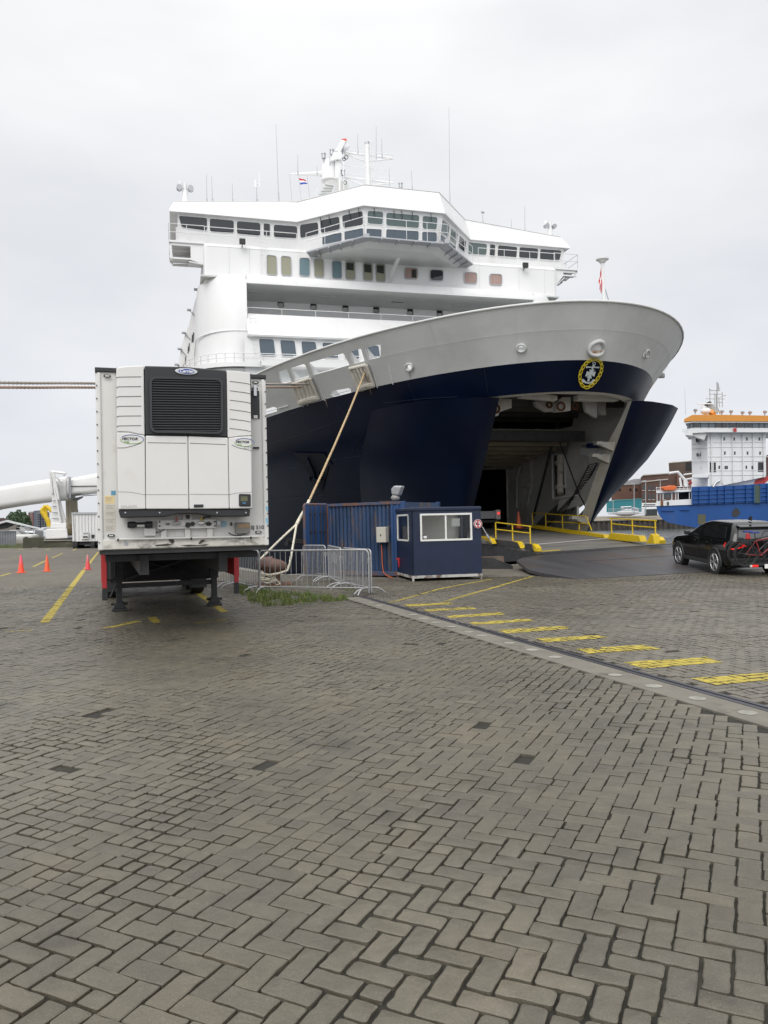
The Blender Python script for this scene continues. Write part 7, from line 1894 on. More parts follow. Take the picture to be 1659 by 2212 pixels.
for y in (.35, 1.25): mb.bx(-.95, -.93, y, y + .18, .93, .96)
mb.build('door_handle', m_cp, car)
# rack with lamp bar and plate
Mc = Matrix.Translation(car.location) @ car.rotation_euler.to_matrix().to_4x4()
rk = empty('bicycle_rack', (0, 0, 0)); rk.parent = car
mb = MB(); mb.bx(-.62, .62, -1.30, -1.24, .40, .46); mb.bx(-.62, .62, -1.62, -1.56, .40, .46); mb.bx(-.03, .03, -1.6, -.9, .36, .42); mb.bx(-.3, -.24, -1.6, -1.2, .42, .46); mb.bx(.24, .3, -1.6, -1.2, .42, .46); mb.tube([(0, -1.15, .42), (0, -1.2, 1.05), (0, -1.5, 1.1)], .025, 6); mb.build('rack_frame', m_black, rk)
for sx in (-1, 1):
    mb = MB(); mb.bx(sx * .62, sx * .44, -1.70, -1.63, .37, .43); mb.build('rack_lamp', mat('lamp_red', (.6, .015, .01), .2, emit=((1, .05, .02), .35)), rk, bevel=.01)
    mb = MB(); mb.bx(sx * .655, sx * .622, -1.70, -1.63, .37, .43); mb.build('reflector', m_whiteb, rk)
mb = MB(); mb.bx(-.27, .27, -1.71, -1.70, .33, .45); npl = mb.build('number_plate', mat('plate_white', (.75, .75, .72), .4), rk)
text('XX-665', .105, m_ltr, npl, (0, -1.713, .39), (1, 0, 0), (0, 0, 1), depth=.001, bold=.002)
def bicycle(loc, label, frm, wh=.335, flip=1):
    b = empty('bicycle', loc, R(1), label, 'bicycle', 'bicycles on the car rack'); f = flip
    for x in (0, 1.05 * f):
        mb = MB(); N = 32; mb.tube([Vector((x + wh * math.cos(t), 0, wh + wh * math.sin(t))) for t in [2 * math.pi * k / N for k in range(N)]], .022, 6, closed=True); w_ = mb.build('tyre', m_rubber, b, smooth=True)
        mb = MB(); mb.tube([Vector((x + (wh - .035) * math.cos(t), 0, wh + (wh - .035) * math.sin(t))) for t in [2 * math.pi * k / N for k in range(N)]], .010, 4, closed=True)
        mb.cyl((x, -.05, wh), (x, .05, wh), .022, 8)
        for k in range(20): t = 2 * math.pi * k / 20; mb.tube([(x, .02 * (-1) ** k, wh), (x + (wh - .04) * math.cos(t), 0, wh + (wh - .04) * math.sin(t))], .002, 3)
        mb.build('rim', m_dark, w_)
    bbk = Vector((.43 * f, 0, .30)); st = Vector((.30 * f, 0, .72)); hd = Vector((.88 * f, 0, .82)); hb = Vector((.92 * f, 0, .70)); rx_ = Vector((0, 0, wh)); fx = Vector((1.05 * f, 0, wh))
    mb = MB()
    for a, c, r_ in ((bbk, st, .018), (st, hd, .018), (bbk, hb, .022), (bbk, rx_, .012), (st, rx_, .010), (hd, hb, .02)): mb.tube([a, c], r_, 8)
    mb.build('frame', frm, b, smooth=True, ang=60)
    mb = MB(); mb.tube([hb, fx], .016, 6); mb.tube([hd, hd + Vector((.02 * f, 0, .12))], .014, 6); mb.tube([hd + Vector((.02 * f, -.28, .13)), hd + Vector((.02 * f, .28, .13))], .013, 6); mb.build('fork_and_handlebar', m_black, b, smooth=True)
    mb = MB(); mb.tube([st, st + Vector((-.03 * f, 0, .20))], .014, 6); mb.build('seat_post', m_black, b)
    mb = MB(); s0 = st + Vector((-.03 * f, 0, .21)); mb.prism([s0 + Vector((-.13 * f, -.07, 0)), s0 + Vector((-.13 * f, .07, 0)), s0 + Vector((.14 * f, .015, .0)), s0 + Vector((.14 * f, -.015, 0))], (0, 0, .045)); mb.build('saddle', mat('saddle_blue', (.02, .04, .22), .5), b, bevel=.015)
    mb = MB(); mb.tube([bbk + Vector((.09 * math.cos(t), -.03, .09 * math.sin(t))) for t in [2 * math.pi * k / 16 for k in range(16)]], .008, 5, closed=True); mb.tube([bbk + Vector((0, -.05, 0)), bbk + Vector((.12, -.06, -.12))], .012, 5); mb.build('crank', m_dark, b); return b
CS = lambda p, yl: atY(p[0], p[1], CARY + yl)
wc = CS(zV(1315, 720), -1.55); bA = bicycle((wc.x, wc.y, wc.z - .335), 'bicycle with a red frame and blue saddle, outermost on the car rack', mat('bike_red', (.20, .010, .014), .35))
wc2 = CS(zV(1215, 700), -1.25); bB = bicycle((wc2.x, wc2.y, wc2.z - .335), 'dark bicycle on the car rack, between the red bicycle and the rear window', mat('bike_dark', (.03, .032, .035), .4))
bg_ = CS(zV(1360, 440), -1.5); bag = empty('saddle_bag', bg_, 0, 'small red bag hanging under the saddle of the bicycle', 'bag'); mb = MB(); mb.prism([Vector((x, 0, z)) for x, z in ((-.03, .08), (.0, .10), (.03, .08), (.08, -.07), (-.06, -.08))], (0, .1, 0)); mb.build('pouch', m_red, bag, bevel=.02)

# ================================================================== GRASS
def grass(name, areas, n, hmax, label, seed=3):
    rnd = random.Random(seed); mb = MB()
    for (pts, cnt, hh) in areas:
        xs = [p[0] for p in pts]; ys = [p[1] for p in pts]; c = 0
        while c < cnt:
            x, y = rnd.uniform(min(xs), max(xs)), rnd.uniform(min(ys), max(ys))
            if not inpoly(x, y, pts) or noise.noise(Vector((x * 3, y * 3, seed))) < -.02: 
                c += .2; continue
            c += 1; h = hh * rnd.uniform(.3, 1) * (1.0 if rnd.random() < .9 else 1.6); a = rnd.uniform(0, 6.28); wd = rnd.uniform(.004, .010); le = rnd.gauss(0, .35) * h; lf_ = rnd.gauss(0, .35) * h
            dx_, dy_ = math.cos(a) * wd, math.sin(a) * wd
            mb.add([(x - dx_, y - dy_, -.01), (x + dx_, y + dy_, -.01), (x + le * .4 + dx_ * .7, y + lf_ * .4 + dy_ * .7, h * .6), (x + le * .4 - dx_ * .7, y + lf_ * .4 - dy_ * .7, h * .6), (x + le, y + lf_, h)], [(0, 1, 2, 3), (3, 2, 4)])
    m = bpy.data.materials.get('grass_blade')
    if not m:
        m = bpy.data.materials.new('grass_blade'); m.use_nodes = True; t = m.node_tree; b = t.nodes['Principled BSDF']; b.inputs['Roughness'].default_value = .6
        g = t.nodes.new('ShaderNodeNewGeometry'); r = t.nodes.new('ShaderNodeValToRGB'); e = r.color_ramp.elements; e[0].color = (.065, .12, .02, 1); e[1].color = (.22, .18, .08, 1); e[1].position = .92; q = e.new(.55); q.color = (.12, .20, .035, 1)
        t.links.new(g.outputs['Random Per Island'], r.inputs[0]); t.links.new(r.outputs[0], b.inputs['Base Color'])
    o = mb.build(name, m); return tag(o, label, 'grass', kind='stuff')
gp = lambda L_: [tuple(G(*zb(*p)).xy) for p in L_]
grass('grass', [(gp([(300,1170),(400,1130),(520,1150),(640,1160),(860,1160),(960,1205),(950,1250),(640,1270),(460,1275),(300,1240)]), 2800, .16), (gp([(180,1120),(230,1085),(320,1095),(330,1165),(240,1170)]), 600, .2),
               (gp([(960,1200),(1060,1180),(1200,1190),(1260,1225),(1000,1235)]), 900, .12), (gp([(1140,1110),(1200,1095),(1320,1130),(1280,1150)]), 250, .05), (gp([(1640,970),(1659,968),(1659,1000),(1640,1002)]), 60, .05)], 0, .3, 'green grass tufts growing along the foot of the front barrier')
# litter of moss in the joints near the kerb
# ================================================================== RIGHT BACKGROUND
def fr(root):
    o = root.location
    def f(p, d=0.0): return atY(p[0], p[1], o.y + d) - o
    return f
def fl2(name, pts, f, zf_, m, par, d=0.0, th=1.0, bevel=0):
    mb = MB(); P = [f(zf_(*p), d) for p in pts]; rt = par
    while rt.parent: rt = rt.parent
    mb.prism(P, (th * rt.location.x / rt.location.y * (1.0 if rt.location.x > 0 else .92), th, 0)); return mb.build(name, m, par, bevel=bevel)
def rect(a, b, c, d): return [(a, b), (c, b), (c, d), (a, d)]
# far bank
m_bank = mat('bank_soil', (.20, .175, .135), .9, var=.2, vscale=.15)
mb = MB()
mb.add([(20, 240, 1.0), (400, 240, 1.0), (400, 285, 2.5), (20, 285, 2.5), (400, 1800, 2.5), (-200, 1800, 2.5), (-200, 285, 2.5)], [(0, 1, 2, 3), (3, 2, 4, 5), (5, 6, 3)])
mb.build('far_bank', m_bank, kind='structure')
mb = MB()
for i in range(230): x = 22 + i * 1.6; mb.box((x, 239.8, -.6), (.9, .35, 3.2))
mb.bx(20, 400, 240, 240.4, -3, .95); mb.bx(20, 400, 239.5, 240.2, .7, 1.05)
tag(mb.build('sheet_piling', mat('pile_dark', (.045, .04, .035), .85, var=.4, vscale=.5), kind='structure'))
def far_root(name, Y, px, py, label, cat, group=None):
    p = atY(px, py, Y); return empty(name, (p.x, p.y, p.z), 0, label, cat, group)
# blue cargo ship
cs = far_root('cargo_ship', 150, 1600, 1150, 'bright blue cargo ship with tall white superstructure and orange wheelhouse roof', 'cargo ship'); f = fr(cs)
m_cbl = mat('ship_blue', (.005, .062, .24), .5, var=.12, vscale=.15, dirt=(.03, .07, .22), dscale=.2, dlo=.55, dhi=.8); m_cw = mat('cargo_white', (.68, .69, .70), .5, var=.03, vscale=.3, dirt=(.6, .57, .5), dscale=.3, dlo=.6, dhi=.85)
hullp = [(478,1412),(700,1404),(840,1398),(1300,1378),(2300,1320),(2300,1690),(1500,1690),(1000,1660),(840,1625),(720,1605),(600,1580),(540,1545),(500,1495)]
mb = MB(); P = [f(zR(*p), 0) for p in hullp]; c = sum(P, Vector()) / len(P)
P2 = [p + Vector((4.6 + (.8 if i in (0, 12, 11, 10) else 0), 9, 0)) for i, p in enumerate(P)]
mb.loft([P, P2], cap=True); mb.build('hull', m_cbl, cs, fix=True)
fl2('hull_rubbing_strip', rect(530,1450,662,1462), f, zR, m_cbl, cs, -.3, .3); fl2('hull_rubbing_strip', rect(722,1442,815,1454), f, zR, m_cbl, cs, -.3, .3)
fl2('hull_opening', [(1250,1480),(1280,1440),(1300,1428),(1325,1450),(1342,1490),(1300,1525),(1262,1520)], f, zR, m_dark, cs, -.05, .05)
fl2('rust_patch', rect(905,1497,985,1600), f, zR, mat('olive_stain', (.09, .09, .055), .8), cs, -.05, .05)
fl2('bulwark_wall', [(843,1215),(1300,1200),(1624,1178),(2300,1130),(2300,1320),(1624,1372),(1300,1382),(845,1400)], f, zR, m_cbl, cs, -.3, 8)
for x in (845, 925, 1030, 1118, 1188, 1283, 1405, 1480, 1548, 1620, 1700): k = (x - 845) / 780; fl2('bulwark_rib', rect(x - 3, 1222 - 40 * k, x + 5, 1400 - 25 * k), f, zR, m_cbl, cs, -.75, .5)
for j in range(4):
    mb = MB(); y0 = 1250 + j * 42; a, b2 = f(zR(848, y0), -.5), f(zR(1760, y0 - 42), -.5); mb.prism([a, b2, b2 + Vector((0, 0, -.22)), a + Vector((0, 0, -.22))], (0, .3, 0)); mb.build('bulwark_rail', m_cbl, cs)
fl2('bulwark_gap', rect(1482,1198,1545,1380), f, zR, mat('olive_panel', (.05, .08, .07), .7), cs, -.6, .2)
# white poop
fl2('poop_deck', [(480,1255),(840,1240),(840,1262),(480,1280)], f, zR, m_cw, cs, -.2, 9); fl2('poop_bulwark', [(480,1362),(640,1352),(840,1340),(840,1398),(480,1412)], f, zR, m_cw, cs, -.2, .4)
for x in (483, 545, 635, 675, 700, 815, 836): fl2('deck_post', rect(x, 1262, x + 7, 1370), f, zR, m_cw, cs, 0, .3)
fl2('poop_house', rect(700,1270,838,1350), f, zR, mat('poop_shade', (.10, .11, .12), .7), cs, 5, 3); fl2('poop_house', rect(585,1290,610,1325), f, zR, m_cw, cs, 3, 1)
fl2('winch', rect(525,1350,550,1408), f, zR, m_rust, cs, -.4, .2); fl2('mooring_hole', rect(590,1368,608,1400), f, zR, m_dark, cs, -.45, .2)
mb = MB(); 
for y in (1205, 1228): mb.tube([f(zR(480, y + 22), 0), f(zR(840, y), 0)], .05, 4)
for x in range(480, 841, 40): mb.tube([f(zR(x, 1265), 0), f(zR(x, 1215), 0)], .05, 4)
mb.build('poop_rail', m_cw, cs)
# lifeboat
lb = far_root('lifeboat', 149, *zR(618, 1225), 'orange lifeboat stowed on the stern deck of the blue cargo ship', 'lifeboat'); g = fr(lb)
mb = MB(); mb.prism([g(zR(*p)) for p in [(538,1222),(552,1212),(600,1208),(625,1200),(670,1203),(692,1212),(690,1240),(655,1252),(565,1254)]], (0, 1.4, 0)); mb.build('boat_hull', mat('lifeboat_orange', (.62, .13, .03), .5), lb, bevel=.15)
# crane arm on the poop
mb = MB()
for L_, r_ in (([(605,1075),(700,1062),(770,1140),(775,1200)], .28), ([(770,1140),(840,1130)], .2), ([(735,1100),(800,1180)], .25), ([(760,1090),(840,1080)], .15), ([(775,1130),(790,1215)], .35), ([(720,1120),(735,1215)], .2)): mb.tube([f(zR(*p), 1) for p in L_], r_, 6)
mb.build('deck_crane', m_cw, cs)
mb = MB(); mb.tube([f(zR(828 + 14 * math.cos(t), 1175 + 16 * math.sin(t)), -.2) for t in [2 * math.pi * k / 12 for k in range(12)]], .1, 5, closed=True); mb.build('lifebuoy', m_red, cs)
# superstructure
fl2('tower', [(1003,655),(1600,640),(1604,1110),(1020,1230)], f, zR, m_cw, cs, 0, 14)
mb = MB(); A = [f(zR(1004, 655), 0), f(zR(1010, 1235), 0)]; Bq = [f(zR(838, 690), 6), f(zR(848, 1225), 6)]
mb.quad(Bq[1], A[1], A[0], Bq[0]); mb.build('tower_side', m_cw, cs)
fl2('boat_platform', [(850,1090),(1012,1090),(1012,1120),(850,1120)], f, zR, m_cw, cs, -.5, 4)
for x0, y0 in ((1168,708),(1270,708),(1400,708),(1528,708),(1174,852),(1276,852),(1407,852),(1535,852),(1117,998),(1180,1000),(1198,1000),(1395,998),(1455,1000),(1042,852)):
    fl2('window', rect(x0, y0, x0 + (16 if x0 != 1042 else 6), y0 + 32), f, zR, m_glass, cs, -.06, .06)
for x0, y0 in ((883,722),(890,868),(930,864),(936,1006),(942,1150)):
    fl2('window', rect(x0, y0, x0 + 13, y0 + 32), f, zR, m_glass, cs, 2.5, 2.5)
for r_ in (rect(1028,965,1055,1065), rect(1068,965,1090,1065), rect(1522,962,1578,1060)): fl2('doorway', r_, f, zR, m_dark, cs, -.06, .06)
for x in (1040, 1150, 1258, 1362, 1470, 1575): fl2('pillar_rib', [(x, 640), (x + 8, 640), (x + 14, 1200 - (x - 1040) * .15), (x + 6, 1200 - (x - 1040) * .15)], f, zR, m_cw, cs, -.35, .35)
for y in (760, 808, 905, 952, 1048, 1095): fl2('deck_seam', [(1006, y), (1600, y - 4), (1600, y), (1006, y + 4)], f, zR, m_pale, cs, -.08, .08)
m_side_seam = m_pale
for y in (825, 780, 960): mb = MB(); a, b2 = f(zR(842, y), 5.7), f(zR(1004, y - 8), -.1); mb.tube([a, b2], .05, 4); mb.build('deck_seam', m_pale, cs)
fl2('bridge_front', [(790,605),(1624,610),(2000,612),(2000,655),(1003,655),(770,668)], f, zR, m_cw, cs, -1.5, 12)
fl2('wing_bracket', [(775,668),(1000,660),(970,735),(850,690)], f, zR, m_pale, cs, -1.0, 3)
fl2('bridge_windows', [(782,565),(860,556),(1624,560),(2000,562),(2000,608),(1624,606),(858,604),(800,618)], f, zR, m_glassb, cs, -1.6, 10)
for x in (820, 856, 930, 1015, 1080, 1150, 1225, 1300, 1380, 1460, 1530, 1585): fl2('window_post', [(x, 556), (x + 5, 556), (x + 8, 608), (x + 2, 608)], f, zR, m_dark, cs, -1.7, .1)
for x in (860, 1085, 1150, 1235, 1310, 1390): fl2('window_dark', rect(x + 8, 566, x + 60, 602), f, zR, m_glass, cs, -1.66, .05)
fl2('bridge_eave', [(770,553),(850,542),(2000,548),(2000,560),(850,556),(775,566)], f, zR, m_cw, cs, -2, 12)
m_or = mat('roof_orange', (.58, .24, .035), .5, var=.05, vscale=.3)
fl2('bridge_roof', [(762,545),(766,520),(848,478),(1100,476),(2000,492),(2000,546),(850,541)], f, zR, m_or, cs, -2.2, 12)
mb = MB()
for y in (625, 640): mb.tube([f(zR(748, y), -1.5), f(zR(800, y + 12), -1.5)], .05, 4)
for x in (750, 770, 790): mb.tube([f(zR(x, 622), -1.5), f(zR(x, 660), -1.5)], .05, 4)
mb.build('wing_rail', m_cw, cs)
fl2('wing_deck', [(768,668),(850,664),(850,690),(775,684)], f, zR, m_cw, cs, -1.5, 4)
mb = MB()
for L_, r_ in (([(1103,465),(1103,140)], .14), ([(1022,210),(1040,228),(1130,228)], .1), ([(1025,210),(1030,360)], .09), ([(1030,265),(1160,265)], .08), ([(985,312),(1180,315)], .07), ([(1075,250),(1075,400)], .07), ([(1128,400),(1120,300),(1195,275)], .08), ([(1155,245),(1155,400)], .09), ([(1090,260),(1090,450)], .08), ([(1103,400),(1135,470)], .14), ([(1130,230),(1130,190)], .05), ([(1090,350),(1160,350)], .08), ([(1115,155),(1115,230)], .12)): mb.tube([f(zR(*p), 3) for p in L_], r_, 5)
mb.build('mast', mat('mast_grey', (.36, .38, .38), .5), cs)
mb = MB(); mb.tube([f(zR(1075, 465), 3), f(zR(1015, 375), 3)], .9, 10, r2=.75); mb.build('funnel', mat('funnel_grey', (.30, .31, .30), .5), cs, smooth=True, ang=40)
mb = MB(); mb.tube([f(zR(1014, 378), 3), f(zR(1000, 350), 3)], .78, 10, r2=.6); mb.build('funnel_top', m_dark, cs, smooth=True, ang=40)
mb = MB(); mb.tube([f(zR(893, 363), 2), f(zR(1055, 365), 2)], .12, 5); mb.tube([f(zR(960, 370), 2), f(zR(960, 465), 2)], .25, 6); mb.tube([f(zR(935, 400), 2), f(zR(990, 395), 2)], .15, 5); mb.build('radar', m_cw, cs)
mb = MB(); c = f(zR(985, 440), 2); blob(mb, c, (1.0, 1.0, .7), 5); mb.build('radar_dome', m_cw, cs, smooth=True, ang=180)
mb = MB(); mb.tube([f(zR(1035, 470), 2), f(zR(1060, 445), 2)], .8, 8); mb.build('funnel_base', m_or, cs)
for x, y in ((878,445),(1150,458),(1243,458),(1360,468),(1437,468),(1590,462)):
    mb = MB(); c = f(zR(x, y), -1); mb.cyl(c - Vector((0, 0, .5)), c + Vector((0, 0, .2)), .12, 6); mb.cyl(c + Vector((-.2, -.3, .2)), c + Vector((.2, 0, .3)), .3, 8); mb.build('deck_light', m_galv, cs)
mb = MB(); mb.tube([f(zR(780, 480), 0), f(zR(770, 210), 0)], .04, 4, r2=.02); mb.build('whip_aerial', m_galv, cs)
fl2('deck_flag', [(1262,618),(1302,612),(1302,650),(1280,652)], f, zR, m_red, cs, -1.8, .05)
fl2('white_hatch', [(1085,1235),(1110,1195),(1150,1168),(1230,1152),(1500,1128),(2300,1092),(2300,1260),(1085,1260)], f, zR, m_cw, cs, 1, 6, .3)
fl2('red_stripe', [(1476,1195),(1495,1150),(1540,1124),(1624,1108),(1720,1102),(1720,1136),(1620,1150),(1575,1195)], f, zR, mat('stripe_red', (.45, .04, .035), .5), cs, .9, .1)
mb = MB(); mb.tube([f(zR(*p), -.4) for p in [(1062,1218),(1090,1170),(1135,1148)]], .2, 6); mb.build('vent_pipe', m_galv, cs, smooth=True)

# brick warehouses and yard on the far quay
m_brk = mat('dark_brick', (.085, .048, .038), .85, var=.2, vscale=.25); m_brk2 = mat('brown_brick', (.12, .062, .045), .85, var=.2, vscale=.25); m_lint = mat('pale_lintel', (.40, .37, .34), .7)
bd = far_root('brick_warehouse', 285, *zR(450, 1410), 'dark brick warehouse with white cornice and arched windows behind the cargo ship stern', 'warehouse'); f = fr(bd)
fl2('wall', [(318,1120),(350,1090),(600,1075),(840,1095),(840,1400),(335,1415)], f, zR, m_brk, bd, 0, 20)
fl2('cornice', [(322,1160),(600,1132),(600,1142),(322,1170)], f, zR, m_lint, bd, -.4, .4); fl2('cornice', [(345,1090),(598,1073),(598,1082),(345,1100)], f, zR, m_lint, bd, -.4, .4)
for x in (340, 398, 437, 555, 620):
    for y in ((1198, 1250), (1285, 1345)): w_ = fl2('window', [(x, y[1]), (x, y[0] + 8), (x + 10, y[0]), (x + 24, y[0] + 8), (x + 24, y[1])], f, zR, m_glass, bd, -.1, .1); fl2('frame', rect(x - 3, y[1], x + 27, y[1] + 6), f, zR, m_lint, w_, -.3, .2)
fl2('shop_front', rect(330,1380,485,1412), f, zR, m_cw, bd, -.6, .5); fl2('shop_window', rect(350,1392,470,1402), f, zR, m_glassb, bd, -.75, .1)
fl2('gable', [(690,1085),(720,1060),(735,1075),(735,1200),(690,1200)], f, zR, m_brk2, bd, -1.2, 1)
bd = far_root('brick_warehouse', 300, *zR(200, 1340), 'brown brick shed with a grey roof between the bow door and the dark warehouse', 'warehouse'); f = fr(bd)
fl2('wall', [(20,1200),(330,1185),(330,1420),(20,1420)], f, zR, m_brk2, bd, 0, 20); fl2('roof', [(20,1200),(250,1135),(335,1130),(335,1188),(20,1205)], f, zR, mat('slate_pale', (.28, .28, .29), .7), bd, -.3, 12)
for x in (95, 205, 265): fl2('window', rect(x, 1232, x + 20, 1258), f, zR, m_glass, bd, -.1, .1)
bd = far_root('brown_hall', 310, *zR(730, 1060), 'flat-roofed brown hall rising above the warehouses left of the white ship tower', 'building'); f = fr(bd)
fl2('wall', [(606,970),(650,960),(850,948),(850,1090),(610,1065)], f, zR, mat('hall_brown', (.085, .06, .045), .8, var=.2, vscale=.2), bd, 0, 20); fl2('roof_edge', [(606,966),(850,944),(850,952),(606,974)], f, zR, m_lint, bd, -.2, .2); fl2('dark_bay', rect(780,965,840,1050), f, zR, m_void, bd, -.1, .1)
bd = far_root('brick_warehouse', 320, *zR(1700, 1000), 'dark building showing at the right edge behind the white ship tower', 'building'); f = fr(bd)
fl2('wall', [(1590,905),(1624,885),(2400,880),(2400,1200),(1590,1200)], f, zR, m_brk, bd, 0, 20); fl2('roof_edge', rect(1590,900,2400,912), f, zR, m_lint, bd, -.2, .2)
bd = far_root('teal_shed', 262, *zR(160, 1450), 'low teal shed on the far quay under the bow door', 'shed'); f = fr(bd)
fl2('wall', [(-30,1362),(40,1348),(325,1338),(330,1470),(-30,1475)], f, zR, mat('teal_sheet', (.02, .17, .20), .6, var=.05, vscale=.3), bd, 0, 6)
fl2('roof_edge', [(-30,1358),(325,1334),(325,1341),(-30,1366)], f, zR, mat('teal_light', (.06, .24, .27), .6), bd, -.2, .2)
bd = far_root('skip_container', 252, *zR(425, 1508), 'dark green container standing on the far quay beside the ship stern', 'container'); f = fr(bd)
fl2('body', [(360,1445),(490,1440),(490,1510),(362,1515)], f, zR, mat('dark_green_steel', (.035, .05, .05), .6), bd, 0, 3)
for k in range(8): fl2('rib', rect(366 + k * 16, 1446, 370 + k * 16, 1508), f, zR, m_dark, bd, -.1, .1)
fc = far_root('metal_fence', 250, *zR(150, 1500), 'grey fence and stacked scaffold frames on the far quay', 'fence'); f = fr(fc)
for x0 in range(-10, 360, 14):
    fl2('bar', rect(x0, 1440 + (x0 % 5), x0 + 3, 1498), f, zR, m_galv, fc, 0, .1)
fl2('rail', rect(-10,1438,360,1443), f, zR, m_galv, fc, -.1, .1); fl2('rail', rect(-10,1488,360,1497), f, zR, m_alu, fc, -.1, .1)
sk = far_root('scaffold_stack', 247, *zR(200, 1490), 'jumble of white scaffold frames stacked in front of the teal shed', 'scaffold'); f = fr(sk)
mb = MB(); rnd = random.Random(4)
for L_ in ([(115,1425),(220,1418),(225,1485)], [(120,1425),(150,1485)], [(140,1425),(140,1480),(200,1488)], [(215,1432),(245,1485)], [(235,1430),(290,1440),(300,1485)], [(150,1450),(230,1450)], [(180,1430),(205,1485)], [(255,1435),(245,1488)], [(265,1440),(290,1488)], [(120,1465),(295,1468)]): mb.tube([f(zR(*p), 0) for p in L_], .22, 5)
mb.build('frame_tubes', m_alu, sk)
mb = MB(); blob(mb, f(zR(175, 1485), -1), (4, 1.2, .9), 8); mb.build('tarpaulin', mat('tarpaulin', (.38, .39, .40), .6), sk, smooth=True)
for n_, (x, y0, y1) in enumerate(((38,1358,1500),(252,1180,1480),(370,1150,1500),(520,1140,1400))):
    lp = far_root('lamp_post', 245, *zR(x, y1), ['thin grey lamp post in front of the teal shed', 'lamp post rising in front of the brown brick shed', 'lamp post in front of the dark warehouse arched windows', 'lamp post behind the white stern deck'][n_], 'lamp post', 'lamp posts on the far quay'); f = fr(lp)
    mb = MB(); mb.tube([f(zR(x, y1)), f(zR(x, y0))], .16, 6, r2=.1); mb.tube([f(zR(x, y0)), f(zR(x - 16, y0 + 2))], .1, 5); mb.build('pole', m_galv, lp); mb = MB(); mb.box(f(zR(x - 16, y0 + 3)), (1.4, .5, .2)); mb.build('lamp', m_galv, lp)
# small white and blue workboat seen under the bow flap
wb = far_root('workboat', 95, *z6(810, 1350), 'small blue and white workboat seen through the gap under the bow flap', 'boat'); f = fr(wb)
fl2('hull', [(690,1330),(720,1322),(870,1328),(862,1358),(720,1358)], f, z6, mat('boat_blue', (.06, .16, .48), .5), wb, 0, 3, .1)
fl2('cabin', [(740,1270),(900,1255),(935,1262),(935,1300),(880,1320),(745,1318)], f, z6, m_cw, wb, .3, 2, .1); fl2('cabin_window', [(760,1288),(865,1280),(865,1298),(760,1302)], f, z6, m_glass, wb, .2, .1)
fl2('deck_bench', [(770,1304),(860,1302),(860,1310),(770,1312)], f, z6, m_blind, wb, .1, .1)

# ================================================================== LEFT BACKGROUND
m_olive = mat('mossy_concrete', (.060, .060, .040), .9, var=.3, vscale=.6, dirt=(.13, .12, .09), dscale=.5, dlo=.58, dhi=.7)
wl_ = far_root('harbour_wall', 78, *zQ(600, 820), 'dark mossy concrete wall under the white gangway tower', 'wall'); f = fr(wl_)
fl2('wall', [(375,655),(652,648),(652,822),(375,828)], f, zQ, m_olive, wl_, 0, 2); fl2('wall', [(656,648),(712,648),(712,700),(1250,700),(1250,806),(656,821)], f, zQ, m_olive, wl_, 0, 2)
fl2('coping', [(712,693),(1250,688),(1250,700),(712,708)], f, zQ, m_conc, wl_, -.15, 2.3)
fl2('loose_plank', rect(526,816,618,828), f, zQ, m_conc, wl_, -1.5, .4)
gw = far_root('passenger_gangway', 82, *zQ(900, 700), 'white enclosed passenger gangway slung from a white tower', 'gangway'); f = fr(gw)
m_gw = mat('gangway_white', (.68, .68, .67), .4, var=.04, vscale=.4, dirt=(.5, .49, .46), dscale=.5, dlo=.6, dhi=.85)
# tube: rounded box section following the slope
def gang(pts, dpt, name, m, r=.9):
    mb = MB(); rg = []
    for (xt, yt, yb) in pts:
        a = f(zL(xt, yt), dpt); b2 = f(zL(xt, yb), dpt); h = (a.z - b2.z); cy = a.y; rr = h * .22; R_ = []
        for cx_, cz, a0 in ((1.3 - rr, a.z - rr, 0), (-1.3 + rr, a.z - rr, 90), (-1.3 + rr, b2.z + rr, 180), (1.3 - rr, b2.z + rr, 270)):
            for k in range(5): t = R(a0 + 90 * k / 4); R_.append(Vector((a.x, cy + cx_ + rr * math.cos(t), cz + rr * math.sin(t))))
        rg.append(R_)
    mb.loft(rg, cap=True); return mb.build(name, m, gw, smooth=True, fix=True, ang=40)
gang([(-500, 600, 880), (0, 505, 750), (300, 452, 702), (590, 410, 665), (820, 378, 640)], 1, 'gangway_tube', m_gw)
gang([(815, 408, 600), (1000, 372, 578), (1140, 345, 560), (1600, 255, 470)], 1.2, 'telescopic_tube', m_gw)
mb = MB(); mb.tube([f(zL(810, 380), -.4), f(zL(815, 620), -.4)], .12, 6); mb.build('tube_collar', m_galv, gw)
mb = MB(); mb.tube([f(zL(820, 487), -.2), f(zL(1140, 483), -.2)], .05, 4); mb.build('tube_seam', m_dark, gw)
fl2('trolley', [(840,628),(960,600),(965,612),(905,645),(845,645)], f, zL, m_dark, gw, -.3, 1.5); mb = MB(); mb.tube([f(zL(960, 598), 0), f(zL(1140, 585), 0)], .04, 4); mb.build('cable', m_dark, gw)
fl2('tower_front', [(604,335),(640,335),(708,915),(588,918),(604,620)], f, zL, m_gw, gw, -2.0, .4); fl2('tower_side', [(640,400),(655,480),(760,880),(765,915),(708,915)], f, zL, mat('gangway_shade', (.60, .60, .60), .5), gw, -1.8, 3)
for L_ in ([(578,328),(590,400),(608,560)], [(606,320),(620,400),(640,560),(705,910)], [(625,330),(640,420),(680,640)]): mb = MB(); mb.tube([f(zL(*p), -2.2) for p in L_], .11, 6); mb.build('tower_leg', m_gw, gw)
for y in (440, 505, 575, 650, 715, 785, 855): mb = MB(); mb.tube([f(zL(606, y), -2.2), f(zL(650 + (y - 440) * .11, y + 4), -2.2)], .06, 4); mb.build('tower_seam', m_galv, gw)
